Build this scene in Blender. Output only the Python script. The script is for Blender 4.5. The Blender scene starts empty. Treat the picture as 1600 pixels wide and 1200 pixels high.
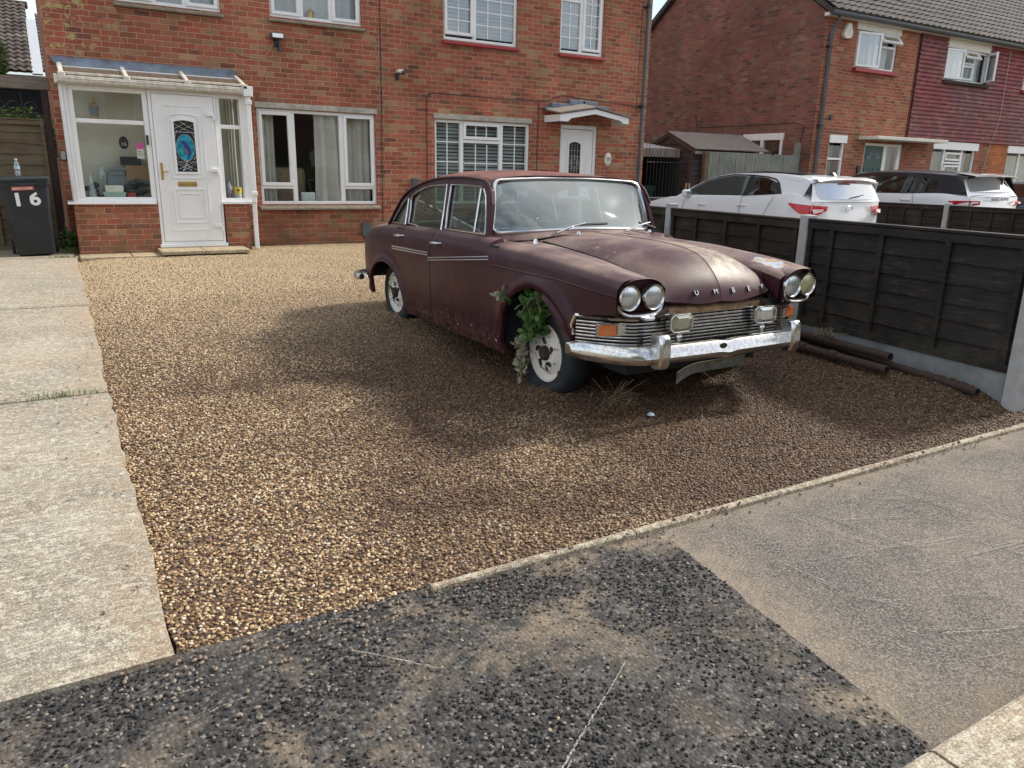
import bpy, bmesh, math, random
from math import sin, cos, pi, radians, sqrt, exp
from mathutils import Vector, Matrix, noise
from mathutils.geometry import tessellate_polygon
random.seed(7)
S = bpy.context.scene
COL = S.collection
# ---------------------------------------------------------------- camera
cam_d = bpy.data.cameras.new('camera'); cam = bpy.data.objects.new('camera', cam_d); COL.objects.link(cam)
S.camera = cam
cam_d.sensor_width = 36.0; cam_d.lens = 36.0*1184.47/1600.0; cam_d.clip_end = 1000; cam_d.clip_start = 0.05
_r = Vector((0.86301308, -0.50477558, 0.02024936)); _u = Vector((0.11894922, 0.24199669, 0.9629583)); _f = Vector((0.49097811, 0.82863696, -0.26888897))
cam.matrix_world = Matrix(((_r.x, _u.x, -_f.x, 0), (_r.y, _u.y, -_f.y, 0), (_r.z, _u.z, -_f.z, 1.42), (0, 0, 0, 1)))
# ---------------------------------------------------------------- sky and sun
SUN_EL = radians(41); SUN_AZ = Vector((1.0, -0.04))       # towards the sun, in plan
W = bpy.data.worlds.new('World'); S.world = W; W.use_nodes = True
wn = W.node_tree; wn.nodes.clear()
sky = wn.nodes.new('ShaderNodeTexSky'); sky.sky_type = 'NISHITA'; sky.sun_disc = False
sky.sun_elevation = SUN_EL; sky.sun_rotation = math.atan2(SUN_AZ.x, SUN_AZ.y)
sky.air_density = 1.1; sky.dust_density = 2.0
tc = wn.nodes.new('ShaderNodeTexCoord'); mp = wn.nodes.new('ShaderNodeMapping'); mp.inputs['Scale'].default_value = (1, 1, 2.6)
nz = wn.nodes.new('ShaderNodeTexNoise'); nz.inputs['Scale'].default_value = 2.3; nz.inputs['Detail'].default_value = 9; nz.inputs['Roughness'].default_value = .6
cr = wn.nodes.new('ShaderNodeValToRGB'); cr.color_ramp.elements[0].position = .40; cr.color_ramp.elements[1].position = .64
mx = wn.nodes.new('ShaderNodeMix'); mx.data_type = 'RGBA'
bgn = wn.nodes.new('ShaderNodeBackground'); bgn.inputs['Strength'].default_value = 0.125
wo = wn.nodes.new('ShaderNodeOutputWorld')
wn.links.new(tc.outputs['Generated'], mp.inputs['Vector']); wn.links.new(mp.outputs[0], nz.inputs['Vector'])
wn.links.new(nz.outputs['Fac'], cr.inputs['Fac']); wn.links.new(cr.outputs['Color'], mx.inputs[0])
cl = wn.nodes.new('ShaderNodeVectorMath'); cl.operation = 'MINIMUM'; cl.inputs[1].default_value = (8, 8, 8); wn.links.new(sky.outputs[0], cl.inputs[0]); wn.links.new(cl.outputs[0], mx.inputs[6]); mx.inputs[7].default_value = (8.2, 8.0, 7.7, 1)
wn.links.new(mx.outputs[2], bgn.inputs['Color']); wn.links.new(bgn.outputs[0], wo.inputs['Surface'])
sd = bpy.data.lights.new('sun', 'SUN'); sd.energy = 3.3; sd.angle = radians(7.0); sd.color = (1.0, .93, .82)
sun = bpy.data.objects.new('sun', sd); COL.objects.link(sun)
_d = Vector((SUN_AZ.x, SUN_AZ.y, 0)).normalized()*cos(SUN_EL) + Vector((0, 0, sin(SUN_EL)))
sun.rotation_euler = _d.to_track_quat('Z', 'Y').to_euler(); sun.location = (20, -10, 20)
S.view_settings.view_transform = 'Standard'; S.view_settings.look = 'None'; S.view_settings.gamma = 1
S.view_settings.exposure = 0.70
S.render.resolution_x = 1024; S.render.resolution_y = 768
S.cycles.max_bounces = 8; S.cycles.transparent_max_bounces = 16; S.cycles.glossy_bounces = 4; S.cycles.transmission_bounces = 4
S.cycles.sample_clamp_indirect = 6
# ---------------------------------------------------------------- node helper
class G:
    def __init__(s, name):
        s.m = bpy.data.materials.new(name); s.m.use_nodes = True; s.t = s.m.node_tree; s.t.nodes.clear()
        s.out = s.t.nodes.new('ShaderNodeOutputMaterial')
    def put(s, sock, v):
        if v is None: return
        if isinstance(v, bpy.types.NodeSocket): s.t.links.new(v, sock)
        elif isinstance(v, (tuple, list)) and sock.type == 'RGBA' and len(v) == 3: sock.default_value = (*v, 1)
        else: sock.default_value = v
    def n(s, ty, out=0, props=None, **k):
        nd = s.t.nodes.new('ShaderNode'+ty)
        for a, b in (props or {}).items(): setattr(nd, a, b)
        for a, b in k.items():
            key = int(a[1:]) if (a[0] == 'i' and a[1:].isdigit()) else a.replace('_', ' ')
            s.put(nd.inputs[key], b)
        return nd.outputs[out]
    def math(s, op, a, b=0.0, c=None, clamp=False):
        k = dict(i0=a, i1=b)
        if c is not None: k['i2'] = c
        return s.n('Math', props={'operation': op, 'use_clamp': clamp}, **k)
    def mix(s, f, a, b, mode='MIX'):
        return s.n('Mix', out=2, props={'data_type': 'RGBA', 'blend_type': mode}, i0=f, i6=a, i7=b)
    def fmix(s, f, a, b): return s.n('Mix', out=0, props={'data_type': 'FLOAT'}, i0=f, i2=a, i3=b)
    def pos(s): return s.n('NewGeometry', 0)
    def obj(s): return s.n('TexCoord', 3)
    def sep(s, v):
        nd = s.t.nodes.new('ShaderNodeSeparateXYZ'); s.put(nd.inputs[0], v); return nd.outputs
    def noise(s, v, scale=5, detail=3, rough=.5, dist=0, col=False):
        return s.n('TexNoise', 1 if col else 0, Vector=v, Scale=scale, Detail=detail, Roughness=rough, Distortion=dist)
    def vec(s, v, scale=(1, 1, 1), loc=(0, 0, 0), rot=(0, 0, 0)): return s.n('Mapping', Vector=v, Scale=scale, Location=loc, Rotation=rot)
    def ramp(s, f, *st, interp='LINEAR'):
        nd = s.t.nodes.new('ShaderNodeValToRGB'); s.put(nd.inputs[0], f); r = nd.color_ramp; r.interpolation = interp
        while len(r.elements) < len(st): r.elements.new(.5)
        for e, (p, c) in zip(r.elements, st):
            e.position = p; e.color = (c, c, c, 1) if isinstance(c, (int, float)) else (*c, 1)
        return nd.outputs[0]
    def bump(s, h, strength=.5, dist=.01): return s.n('Bump', Height=h, Strength=strength, Distance=dist)
    def bsdf(s, col, rough=.6, metal=0, normal=None, spec=.5, **k):
        o = s.n('BsdfPrincipled', Base_Color=col, Roughness=rough, Metallic=metal, Normal=normal, Specular_IOR_Level=spec, **k)
        s.t.links.new(o, s.out.inputs[0]); return s.m
    def surf(s, sh): s.t.links.new(sh, s.out.inputs[0]); return s.m

def plain(name, c, rough=.6, metal=0, var=.12, scale=8, bump=0, bscale=60, spec=.5, wsp=False):
    g = G(name); p = g.pos() if wsp else g.obj()
    n1 = g.noise(p, scale, 5, .6)
    f = g.ramp(n1, (.3, 1-var), (.7, 1+var*.6))
    col = g.mix(1.0, c, f, 'MULTIPLY')
    nb = g.bump(g.noise(p, bscale, 4, .6), bump, .004) if bump else None
    r = g.fmix(n1, max(rough-.08, 0), min(rough+.1, 1))
    return g.bsdf(col, r, metal, nb, spec)

def brick(name, pal, mortar, moss=True):
    g = G(name); P = g.pos(); N = g.n('NewGeometry', 1)
    ps = g.sep(P); ns = g.sep(N)
    side = g.math('GREATER_THAN', g.math('ABSOLUTE', ns[0]), .5)
    u = g.fmix(side, ps[0], ps[1]); z = ps[2]
    wob = g.noise(P, 9, 2)
    z2 = g.math('ADD', z, g.math('MULTIPLY', g.math('SUBTRACT', wob, .5), .008))
    rowf = g.math('DIVIDE', z2, .075); row = g.math('FLOOR', rowf); fz = g.math('FRACT', rowf)
    rr = g.n('TexWhiteNoise', 0, props={'noise_dimensions': '1D'}, W=g.math('MULTIPLY', row, 1.37))
    off = g.math('MULTIPLY', g.math('MODULO', row, 2), .1125)
    off = g.math('ADD', off, g.math('MULTIPLY', rr, .022))
    u2 = g.math('ADD', g.math('ADD', u, off), g.math('MULTIPLY', g.math('SUBTRACT', g.noise(P, 6.3, 1), .5), .012))
    cf = g.math('DIVIDE', g.math('ADD', u2, 30), .225); colm = g.math('FLOOR', cf); fu = g.math('FRACT', cf)
    idv = g.n('CombineXYZ', X=colm, Y=row, Z=side)
    wn1 = g.n('TexWhiteNoise', 0, Vector=idv); wn2 = g.n('TexWhiteNoise', 0, Vector=g.vec(idv, loc=(17.3, 5.1, 0)))
    big = g.noise(P, .55, 3)
    sel = g.math('ADD', g.math('MULTIPLY', wn1, .85), g.math('MULTIPLY', g.math('SUBTRACT', big, .42), .55), clamp=True)
    base = g.ramp(sel, *pal, interp='CONSTANT')
    tint = g.math('ADD', .78, g.math('MULTIPLY', wn2, .42))
    base = g.mix(1, base, tint, 'MULTIPLY')
    base = g.mix(g.ramp(g.noise(P, 34, 4, .65), (.45, 0.0), (.75, .45)), base, (.40, .27, .19))
    base = g.mix(g.ramp(g.noise(P, 60, 3, .6), (.55, 0.0), (.7, .35)), base, (.10, .045, .035))
    du = g.math('ABSOLUTE', g.math('SUBTRACT', fu, .5)); dz = g.math('ABSOLUTE', g.math('SUBTRACT', fz, .5))
    rag = g.math('MULTIPLY', g.math('SUBTRACT', g.noise(P, 70, 3, .7), .5), .05)
    mu = g.math('SMOOTH_MIN', g.math('MULTIPLY', g.math('SUBTRACT', .477, du), 3.0), g.math('SUBTRACT', .435, dz), .02)
    mu = g.math('ADD', mu, rag)
    mask = g.n('MapRange', Value=mu, From_Min=-.015, From_Max=.03)          # 1 = brick
    mcol = g.mix(g.noise(P, 14, 3), mortar, tuple(c*.72 for c in mortar))
    missing = g.ramp(g.noise(P, 3.1, 3, .6), (.66, 0.0), (.72, .8))
    mcol = g.mix(missing, mcol, (.12, .07, .05))
    col = g.mix(mask, mcol, base)
    stain = g.ramp(g.noise(g.vec(P, (1, 1, .45)), 1.1, 5, .62), (.35, .72), (.62, 1.05))
    col = g.mix(1, col, stain, 'MULTIPLY')
    if moss:
        low = g.n('MapRange', Value=z, From_Min=1.0, From_Max=.15)
        mm = g.math('MULTIPLY', low, g.ramp(g.noise(P, 5, 4), (.38, 0.0), (.62, .75)))
        col = g.mix(mm, col, (.13, .105, .055))
        lx = g.math('MULTIPLY', g.n('MapRange', Value=u, From_Min=1.3, From_Max=.5), g.n('MapRange', Value=z, From_Min=2.6, From_Max=3.0))
        li = g.math('MULTIPLY', lx, g.ramp(g.noise(P, 9, 4, .6), (.56, 0.0), (.62, .8)))
        col = g.mix(li, col, (.42, .40, .16))
    h = g.math('ADD', g.math('MULTIPLY', mask, 1.0), g.math('MULTIPLY', g.noise(P, 90, 3, .7), .35))
    return g.bsdf(col, g.fmix(mask, .95, .82), 0, g.bump(h, .9, .008), .3)

M = {}
PAL = ((0, (.26, .080, .046)), (.09, (.18, .062, .042)), (.13, (.33, .082, .048)), (.34, (.36, .102, .058)), (.54, (.30, .095, .057)), (.64, (.35, .130, .074)), (.76, (.30, .165, .085)), (.85, (.37, .21, .11)), (.94, (.23, .125, .068)))
PAL_SHADED = ((0, (.15, .060, .048)), (.12, (.095, .042, .036)), (.2, (.19, .062, .048)), (.42, (.21, .074, .056)), (.6, (.17, .078, .060)), (.76, (.18, .105, .078)), (.9, (.21, .125, .095)))
M['brick'] = brick('red_brick', PAL, (.60, .36, .23))
M['brick_shaded'] = brick('shaded_brick', PAL_SHADED, (.30, .18, .14), False)  # shade painted in: brick darkened for the gable the sun never reaches
M['brick_orange'] = brick('orange_brick', ((0, (.45, .14, .05)), (.5, (.50, .16, .055))), (.46, .17, .07), False)
def upvc():
    g = G('white_upvc'); p = g.pos()
    d = g.ramp(g.noise(g.vec(p, (1, 1, .6)), 3.2, 6, .7), (.50, 0.0), (.80, .40))
    return g.bsdf(g.mix(d, (.80, .81, .81), (.50, .49, .44)), .32, spec=.5)
M['upvc'] = upvc()
M['upvc_dirty'] = plain('weathered_upvc', (.60, .57, .50), .5, var=.35, scale=14)
M['moss'] = plain('roof_moss_dirt', (.16, .115, .075), .95, var=.5, scale=30, bump=.6, bscale=80)
M['lintel'] = plain('lintel_concrete', (.40, .38, .33), .9, var=.35, scale=9, bump=.4)
M['sill_stone'] = plain('stone_sill', (.26, .22, .165), .9, var=.4, scale=11, bump=.5)
M['red_sill'] = plain('red_painted_sill', (.34, .02, .03), .45, var=.2)
M['lead'] = plain('lead_flashing', (.14, .18, .235), .5, var=.45, scale=6, bump=.3, bscale=20)
M['black_plastic'] = plain('black_plastic', (.018, .02, .022), .42, var=.2)
M['grey_pipe'] = plain('dark_grey_pipe', (.075, .088, .10), .45, var=.25, scale=3)
M['cable'] = plain('cable_black', (.03, .024, .024), .6)
M['cable_pale'] = plain('cable_pale', (.45, .36, .31), .6)
M['gold'] = plain('brass', (.62, .43, .16), .3, .9, var=.2)
M['dark'] = plain('dark_room', (.02, .022, .026), .9)
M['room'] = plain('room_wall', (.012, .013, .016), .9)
M['cream'] = plain('cream_wall', (.54, .52, .42), .85, var=.06, scale=2)
def glass(name, tint=(1, 1, 1), base=.045, dirt=0.0, dirtc=(.5, .5, .47), rough=.0, dscale=3, wob=.0):
    g = G(name); p = g.pos()
    nrm = g.bump(g.noise(p, 1.7, 2), wob, .02) if wob else None
    fr = g.n('Fresnel', IOR=g.fmix(g.n('NewGeometry', 6), 1.52, .658), Normal=nrm)
    fr = g.math('MULTIPLY', fr, 1.0 + base*8, clamp=True)
    tr = g.n('BsdfTransparent', Color=tint); gl = g.n('BsdfGlossy', Color=(.95, .97, 1), Roughness=rough, Normal=nrm)
    m1 = g.n('MixShader', i0=fr, i1=tr, i2=gl)
    if dirt:
        df = g.n('BsdfDiffuse', Color=dirtc)
        f = g.ramp(g.noise(p, dscale, 6, .6, 1.0), (.25, dirt*.35), (.75, dirt))
        m1 = g.n('MixShader', i0=f, i1=m1, i2=df)
    return g.surf(m1)
M['glass'] = glass('window_glass', (.93, .96, .95), .03, .015, wob=.12)
M['roof_glass'] = glass('mossy_roof_glass', (.8, .8, .75), .04, .75, (.17, .12, .08), dscale=7)
M['glass_car'] = glass('dusty_car_glass', (.48, .58, .55), .05, .15, (.28, .30, .27))
M['screen'] = glass('dusty_windscreen_glass', (.52, .64, .66), .22, .34, (.42, .50, .50), rough=.05, dscale=2.2)
M['glass_dark'] = glass('tinted_glass', (.16, .22, .22), .12)
M['glass_ref'] = glass('sky_reflecting_glass', (.55, .62, .66), .5, .05, wob=.1)
M['blind'] = plain('grey_blind', (.30, .33, .32), .7, var=.1)
M['blind_pale'] = plain('pale_blind', (.42, .46, .49), .7, var=.1)
def curtain(name, c):
    g = G(name); p = g.obj()
    return g.bsdf(g.mix(g.noise(p, 25, 3), c, tuple(x*.8 for x in c)), .95)
M['curtain'] = curtain('beige_curtain', (.55, .53, .48)); M['net'] = curtain('pale_net', (.50, .54, .56)); M['curtain_grey'] = curtain('grey_curtain', (.34, .40, .40))
M['curtain_green'] = curtain('green_grey_curtain', (.16, .22, .20))
def floral():
    g = G('floral_fabric'); p = g.obj()
    return g.bsdf(g.ramp(g.noise(p, 14, 4, .6, 1.5), (.42, (.34, .25, .16)), (.52, (.19, .12, .07)), (.6, (.36, .27, .18))), .9)
M['floral'] = floral()
def wood(name, c1, c2, grain=(1.2, 1.2, 26), rough=.85, green=0.0, sc=3.0):
    g = G(name); p = g.pos(); oi = g.n('ObjectInfo', 5)
    q = g.vec(p, grain)
    a = g.noise(q, sc, 6, .65, .6); b = g.noise(p, 2.2, 4, .6)
    col = g.mix(g.ramp(a, (.35, 0.0), (.68, 1.0)), c1, c2)
    col = g.mix(g.ramp(b, (.4, 0.0), (.75, .5)), col, tuple(x*.45 for x in c1))
    if green: col = g.mix(g.ramp(g.noise(p, 4, 4), (.45, 0.0), (.7, green)), col, (.17, .16, .085))
    if 'fence' in name:
        col = g.mix(g.ramp(g.noise(g.vec(p, (1.5, 1.5, 9)), 4, 6, .75), (.56, 0.0), (.74, .45)), col, (.13, .105, .085))
        lo = g.math('MULTIPLY', g.n('MapRange', Value=g.sep(p)[2], From_Min=.62, From_Max=.22), g.ramp(g.noise(p, 6, 5, .7), (.42, 0.0), (.68, .40))); col = g.mix(lo, col, (.11, .105, .055))
    return g.bsdf(col, rough, 0, g.bump(a, .4, .004), .3)
M['fence_dark'] = wood('dark_fence_boards', (.0120, .0100, .0105), (.026, .0215, .0215), (1.3, 1.3, 24), .72, green=.06)
M['fence_dark2'] = wood('brown_black_fence_boards', (.015, .0105, .0085), (.034, .024, .020), (1.3, 1.3, 24), .8, green=.12)
M['fence_brown'] = wood('brown_fence_boards', (.10, .070, .045), (.20, .15, .10), (1.3, 1.3, 24), .9, green=.5)
M['timber_grey'] = wood('grey_timber', (.15, .16, .14), (.30, .31, .27), (24, 24, 1.2), .9, green=.2)
M['beam'] = wood('weathered_beam', (.13, .105, .085), (.25, .21, .17), (1.2, 20, 20), .9)
M['shed'] = wood('dark_shed_boards', (.06, .048, .046), (.11, .09, .085), (1.2, 1.2, 24), .85)
M['felt'] = plain('roofing_felt', (.20, .17, .145), .95, var=.2, bump=.5, bscale=120)
M['felt_grey'] = plain('grey_roof_sheet', (.30, .31, .32), .8, var=.15)
M['post'] = plain('concrete_post', (.36, .37, .37), .9, var=.25, scale=7, bump=.6, bscale=90)
M['gravel_board'] = plain('concrete_gravel_board', (.22, .24, .25), .9, var=.35, scale=4, bump=.5, bscale=60)
def concrete(name, c, dark, warm):
    g = G(name); p = g.pos()
    a = g.noise(p, 1.3, 6, .65); b = g.noise(g.vec(p, (5, 70, 3)), 1.0, 5, .7); c3 = g.noise(p, 150, 3, .7)
    col = g.mix(g.ramp(a, (.36, 0.0), (.66, 1.0)), c, dark)
    col = g.mix(g.ramp(g.noise(g.vec(p, loc=(7, 3, 0)), .9, 5, .6), (.42, 0.0), (.68, .75)), col, warm)
    col = g.mix(g.ramp(b, (.46, 0.0), (.58, .55)), col, tuple(x*.5 for x in dark))
    col = g.mix(g.ramp(g.noise(p, 34, 4, .7), (.50, 0.0), (.62, .55)), col, (.58, .55, .46))
    sp = g.ramp(c3, (.30, .45), (.5, 1.0), (.7, 1.35))
    col = g.mix(1, col, sp, 'MULTIPLY')
    if name == 'brushed_concrete':
        yy = g.sep(p)[1]; dj = None
        for q in (5.255, 8.28, 11.9):
            d_ = g.math('ABSOLUTE', g.math('SUBTRACT', yy, q)); dj = d_ if dj is None else g.math('MINIMUM', dj, d_)
        jm = g.math('MULTIPLY', g.n('MapRange', Value=dj, From_Min=.11, From_Max=.0), g.ramp(g.noise(p, 13, 6, .7), (.38, 0.0), (.62, .85)))
        xe = g.math('MULTIPLY', g.n('MapRange', Value=g.sep(p)[0], From_Min=-.12, From_Max=.14), g.ramp(g.noise(p, 7, 6, .7), (.40, 0.0), (.6, .6)))
        col = g.mix(xe, col, (.30, .21, .13)); col = g.mix(jm, col, (.12, .105, .07))
        oil = g.ramp(g.noise(g.vec(p, loc=(11, 2, 0)), .8, 6, .6), (.60, 0.0), (.70, .5)); col = g.mix(oil, col, (.13, .12, .10))
    v = g.n('TexVoronoi', 0, Vector=p, Scale=95)
    col = g.mix(g.ramp(v, (.18, .55), (.42, 0.0)), col, (.60, .56, .48))
    h = g.math('ADD', g.math('MULTIPLY', b, .5), g.math('ADD', c3, g.math('MULTIPLY', g.noise(p, 45, 3), .8)))
    return g.bsdf(col, .95, 0, g.bump(h, .8, .006), .25)
M['drive'] = concrete('brushed_concrete', (.37, .335, .265), (.20, .18, .145), (.35, .26, .17))
M['kerb'] = concrete('kerb_concrete', (.42, .38, .30), (.28, .25, .20), (.38, .28, .18))
M['edging'] = concrete('edging_concrete', (.34, .29, .215), (.20, .165, .12), (.30, .20, .12))
M['slab'] = concrete('paving_slab', (.40, .32, .20), (.27, .22, .14), (.42, .28, .14))
def pebble():
    g = G('river_pebbles'); r = g.n('ObjectInfo', 5); p = g.pos()
    col = g.ramp(r, (0, (.09, .048, .025)), (.14, (.16, .092, .045)), (.3, (.25, .155, .078)), (.48, (.34, .23, .12)), (.62, (.44, .32, .18)), (.76, (.56, .44, .27)), (.86, (.20, .155, .12)), (.93, (.64, .55, .42)), (.975, (.24, .12, .07)), interp='CONSTANT')
    ps = g.sep(p)
    dry = g.n('MapRange', Value=ps[1], From_Min=5.2, From_Max=9.0)  # pale dry tone near the house, with its sunlight painted in
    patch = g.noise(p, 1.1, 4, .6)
    damp_shade = g.math('MULTIPLY', g.math('SUBTRACT', 1, dry), g.ramp(g.math('ADD', patch, g.math('MULTIPLY', g.math('SUBTRACT', ps[0], 1.55), .17)), (.36, .0), (.60, 1.0)))  # browner damp tone plus fence shade painted into the pebbles towards the right
    col = g.mix(g.math('MULTIPLY', damp_shade, .86), col, g.mix(1, col, (.25, .165, .13), 'MULTIPLY'))
    col = g.mix(g.math('MULTIPLY', dry, .60), col, (.66, .52, .33))
    col = g.mix(g.ramp(g.noise(p, 160, 3), (.4, 0.0), (.7, .35)), col, g.mix(1, col, (.55, .5, .45), 'MULTIPLY'))
    return g.bsdf(col, .55, 0, None, .4)
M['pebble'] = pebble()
def gravelbed():
    g = G('gravel_bed'); p = g.pos()
    v = g.t.nodes.new('ShaderNodeTexVoronoi'); g.put(v.inputs['Vector'], p); v.inputs['Scale'].default_value = 60
    col = g.ramp(g.sep(v.outputs[1])[0], (0, (.07, .045, .028)), (.4, (.13, .09, .055)), (.8, (.24, .18, .11)))
    return g.bsdf(g.mix(g.ramp(v.outputs[0], (.3, 0.0), (.8, .8)), g.mix(1, col, (.6, .5, .45), 'MULTIPLY'), (.02, .013, .009)), .95, 0, g.bump(v.outputs[0], .8, -.01))
M['gravel_bed'] = gravelbed()
def tarmac():
    g = G('coarse_tarmac'); p = g.pos()
    v = g.t.nodes.new('ShaderNodeTexVoronoi'); g.put(v.inputs['Vector'], g.vec(p, (1, 1, .4))); v.inputs['Scale'].default_value = 70
    col = g.ramp(g.sep(v.outputs[1])[0], (0, (.023, .022, .022)), (.6, (.052, .050, .048)), (.92, (.12, .115, .11)))
    col = g.mix(g.ramp(v.outputs[0], (.35, 0.0), (.75, .7)), col, (.024, .023, .023))
    n1 = g.noise(p, 2.6, 7, .68, .4); n2 = g.noise(g.vec(p, loc=(4, 2, 0)), 1.1, 3)
    dust = g.math('MULTIPLY', g.ramp(n1, (.50, 0.0), (.66, 1.0)), g.ramp(n2, (.40, .15), (.6, 1.0)))
    col = g.mix(g.math('MULTIPLY', dust, .78), col, (.35, .27, .185))
    col = g.mix(g.ramp(g.noise(p, 3.7, 6, .6), (.52, 0.0), (.7, .35)), col, (.15, .135, .125))
    h = g.math('ADD', g.math('MULTIPLY', v.outputs[0], -1), g.math('MULTIPLY', g.noise(p, 180, 2), .4))
    return g.bsdf(col, .85, 0, g.bump(h, .8, .007), .3)
M['tarmac'] = tarmac()
M['chip'] = None
def chip():
    g = G('black_chippings'); r = g.n('ObjectInfo', 5); p = g.pos()
    col = g.ramp(r, (0, (.012, .0115, .011)), (.4, (.028, .027, .026)), (.7, (.062, .059, .055)), (.9, (.20, .185, .165)), (.985, (.30, .24, .17)), interp='CONSTANT')
    n1 = g.noise(p, 2.6, 7, .68, .4); dz = g.ramp(n1, (.51, 0.0), (.60, .6))
    col = g.mix(dz, col, (.22, .18, .13))
    return g.bsdf(col, .7, 0, g.bump(g.noise(p, 300, 2), .3, .002), .22)
M['chip'] = chip()
def asphalt():
    g = G('old_asphalt'); p = g.pos()
    fine = g.noise(p, 130, 5, .75); mid = g.noise(p, 1.4, 6, .6); v = g.n('TexVoronoi', 0, Vector=p, Scale=120)
    ag = g.t.nodes.new('ShaderNodeTexVoronoi'); g.put(ag.inputs['Vector'], p); ag.inputs['Scale'].default_value = 165; agc = g.sep(ag.outputs[1])[0]
    col = g.mix(mid, (.132, .117, .103), (.092, .083, .076))
    col = g.mix(1, col, g.ramp(agc, (0, .45), (.35, .85), (.7, 1.15), (.9, 1.6)), 'MULTIPLY')
    col = g.mix(g.ramp(g.noise(g.vec(p, loc=(1, 5, 0)), 3.3, 6, .7), (.56, 0.0), (.68, .45)), col, (.07, .063, .058))
    col = g.mix(g.ramp(g.noise(g.vec(p, loc=(3, 9, 0)), 1.6, 5, .6), (.46, 0.0), (.7, .45)), col, (.27, .225, .18))
    col = g.mix(1, col, g.ramp(fine, (.3, .30), (.5, 1.0), (.70, 1.9)), 'MULTIPLY')
    col = g.mix(g.ramp(v, (.12, .5), (.35, 0.0)), col, (.33, .30, .26))
    ps = g.sep(p); jd = g.math('SUBTRACT', ps[0], g.math('ADD', 1.687, g.math('MULTIPLY', ps[1], .155)))
    e1 = g.n('MapRange', Value=jd, From_Min=.34, From_Max=.0); e2 = g.n('MapRange', Value=ps[1], From_Min=2.02, From_Max=2.2); e3 = g.n('MapRange', Value=ps[1], From_Min=1.06, From_Max=.88)
    ed = g.math('MULTIPLY', g.math('MAXIMUM', e1, g.math('MAXIMUM', e2, e3)), g.ramp(g.noise(p, 9, 6, .7), (.32, .1), (.62, 1.0)))
    col = g.mix(g.math('MULTIPLY', ed, .5), col, g.mix(e3, (.33, .265, .19), (.20, .15, .09)))
    h = g.math('ADD', fine, g.math('MULTIPLY', v, -.8))
    return g.bsdf(col, .9, 0, g.bump(h, .8, .005), .3)
M['asphalt'] = asphalt()
M['scratch'] = plain('chalky_scrape', (.44, .41, .37), .95, var=.35, scale=60)
M['soil'] = plain('soil', (.12, .09, .06), 1, var=.5, scale=20, bump=.9, bscale=60, wsp=True)
def tile(name, cs, line=None):
    g = G(name); p = g.pos()
    n = g.noise(p, 3.0, 5, .65); f = g.noise(p, 40, 4, .7)
    col = g.ramp(g.math('ADD', g.math('MULTIPLY', n, .6), g.math('MULTIPLY', f, .4)), (.35, cs[0]), (.5, cs[1]), (.62, cs[2]))
    return g.bsdf(col, .85, 0, g.bump(f, .4, .006), .3)
M['roof_tile'] = tile('concrete_roof_tile', ((.030, .026, .026), (.062, .054, .052), (.105, .092, .088)))
M['roof_tile_mossy'] = tile('mossy_roof_tile', ((.025, .021, .018), (.060, .048, .042), (.15, .13, .11)))
def hung():
    g = G('red_hung_tile'); p = g.pos(); ps = g.sep(p)
    row = g.math('FLOOR', g.math('DIVIDE', ps[2], .102)); off = g.math('MULTIPLY', g.math('MODULO', row, 2), .085)
    cc = g.math('DIVIDE', g.math('ADD', ps[0], off), .17); idv = g.n('CombineXYZ', X=g.math('FLOOR', cc), Y=row)
    w = g.n('TexWhiteNoise', 0, Vector=idv)
    fade = g.ramp(g.noise(p, .5, 3, .5), (.4, 0.0), (.6, 1.0))
    a = g.ramp(w, (0, (.19, .028, .035)), (.5, (.24, .04, .045)), (.9, (.30, .07, .06)), interp='CONSTANT')
    b = g.ramp(w, (0, (.15, .07, .07)), (.5, (.20, .09, .085)), (.9, (.26, .12, .10)), interp='CONSTANT')
    col = g.mix(g.math('MULTIPLY', fade, .8), a, b)
    jt = g.ramp(g.math('ABSOLUTE', g.math('SUBTRACT', g.math('FRACT', cc), .5)), (.475, 0.0), (.49, .75))
    return g.bsdf(g.mix(jt, col, (.03, .012, .012)), .7, 0, g.bump(g.noise(p, 50, 3), .2, .004))
M['hung_tile'] = hung()
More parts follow.
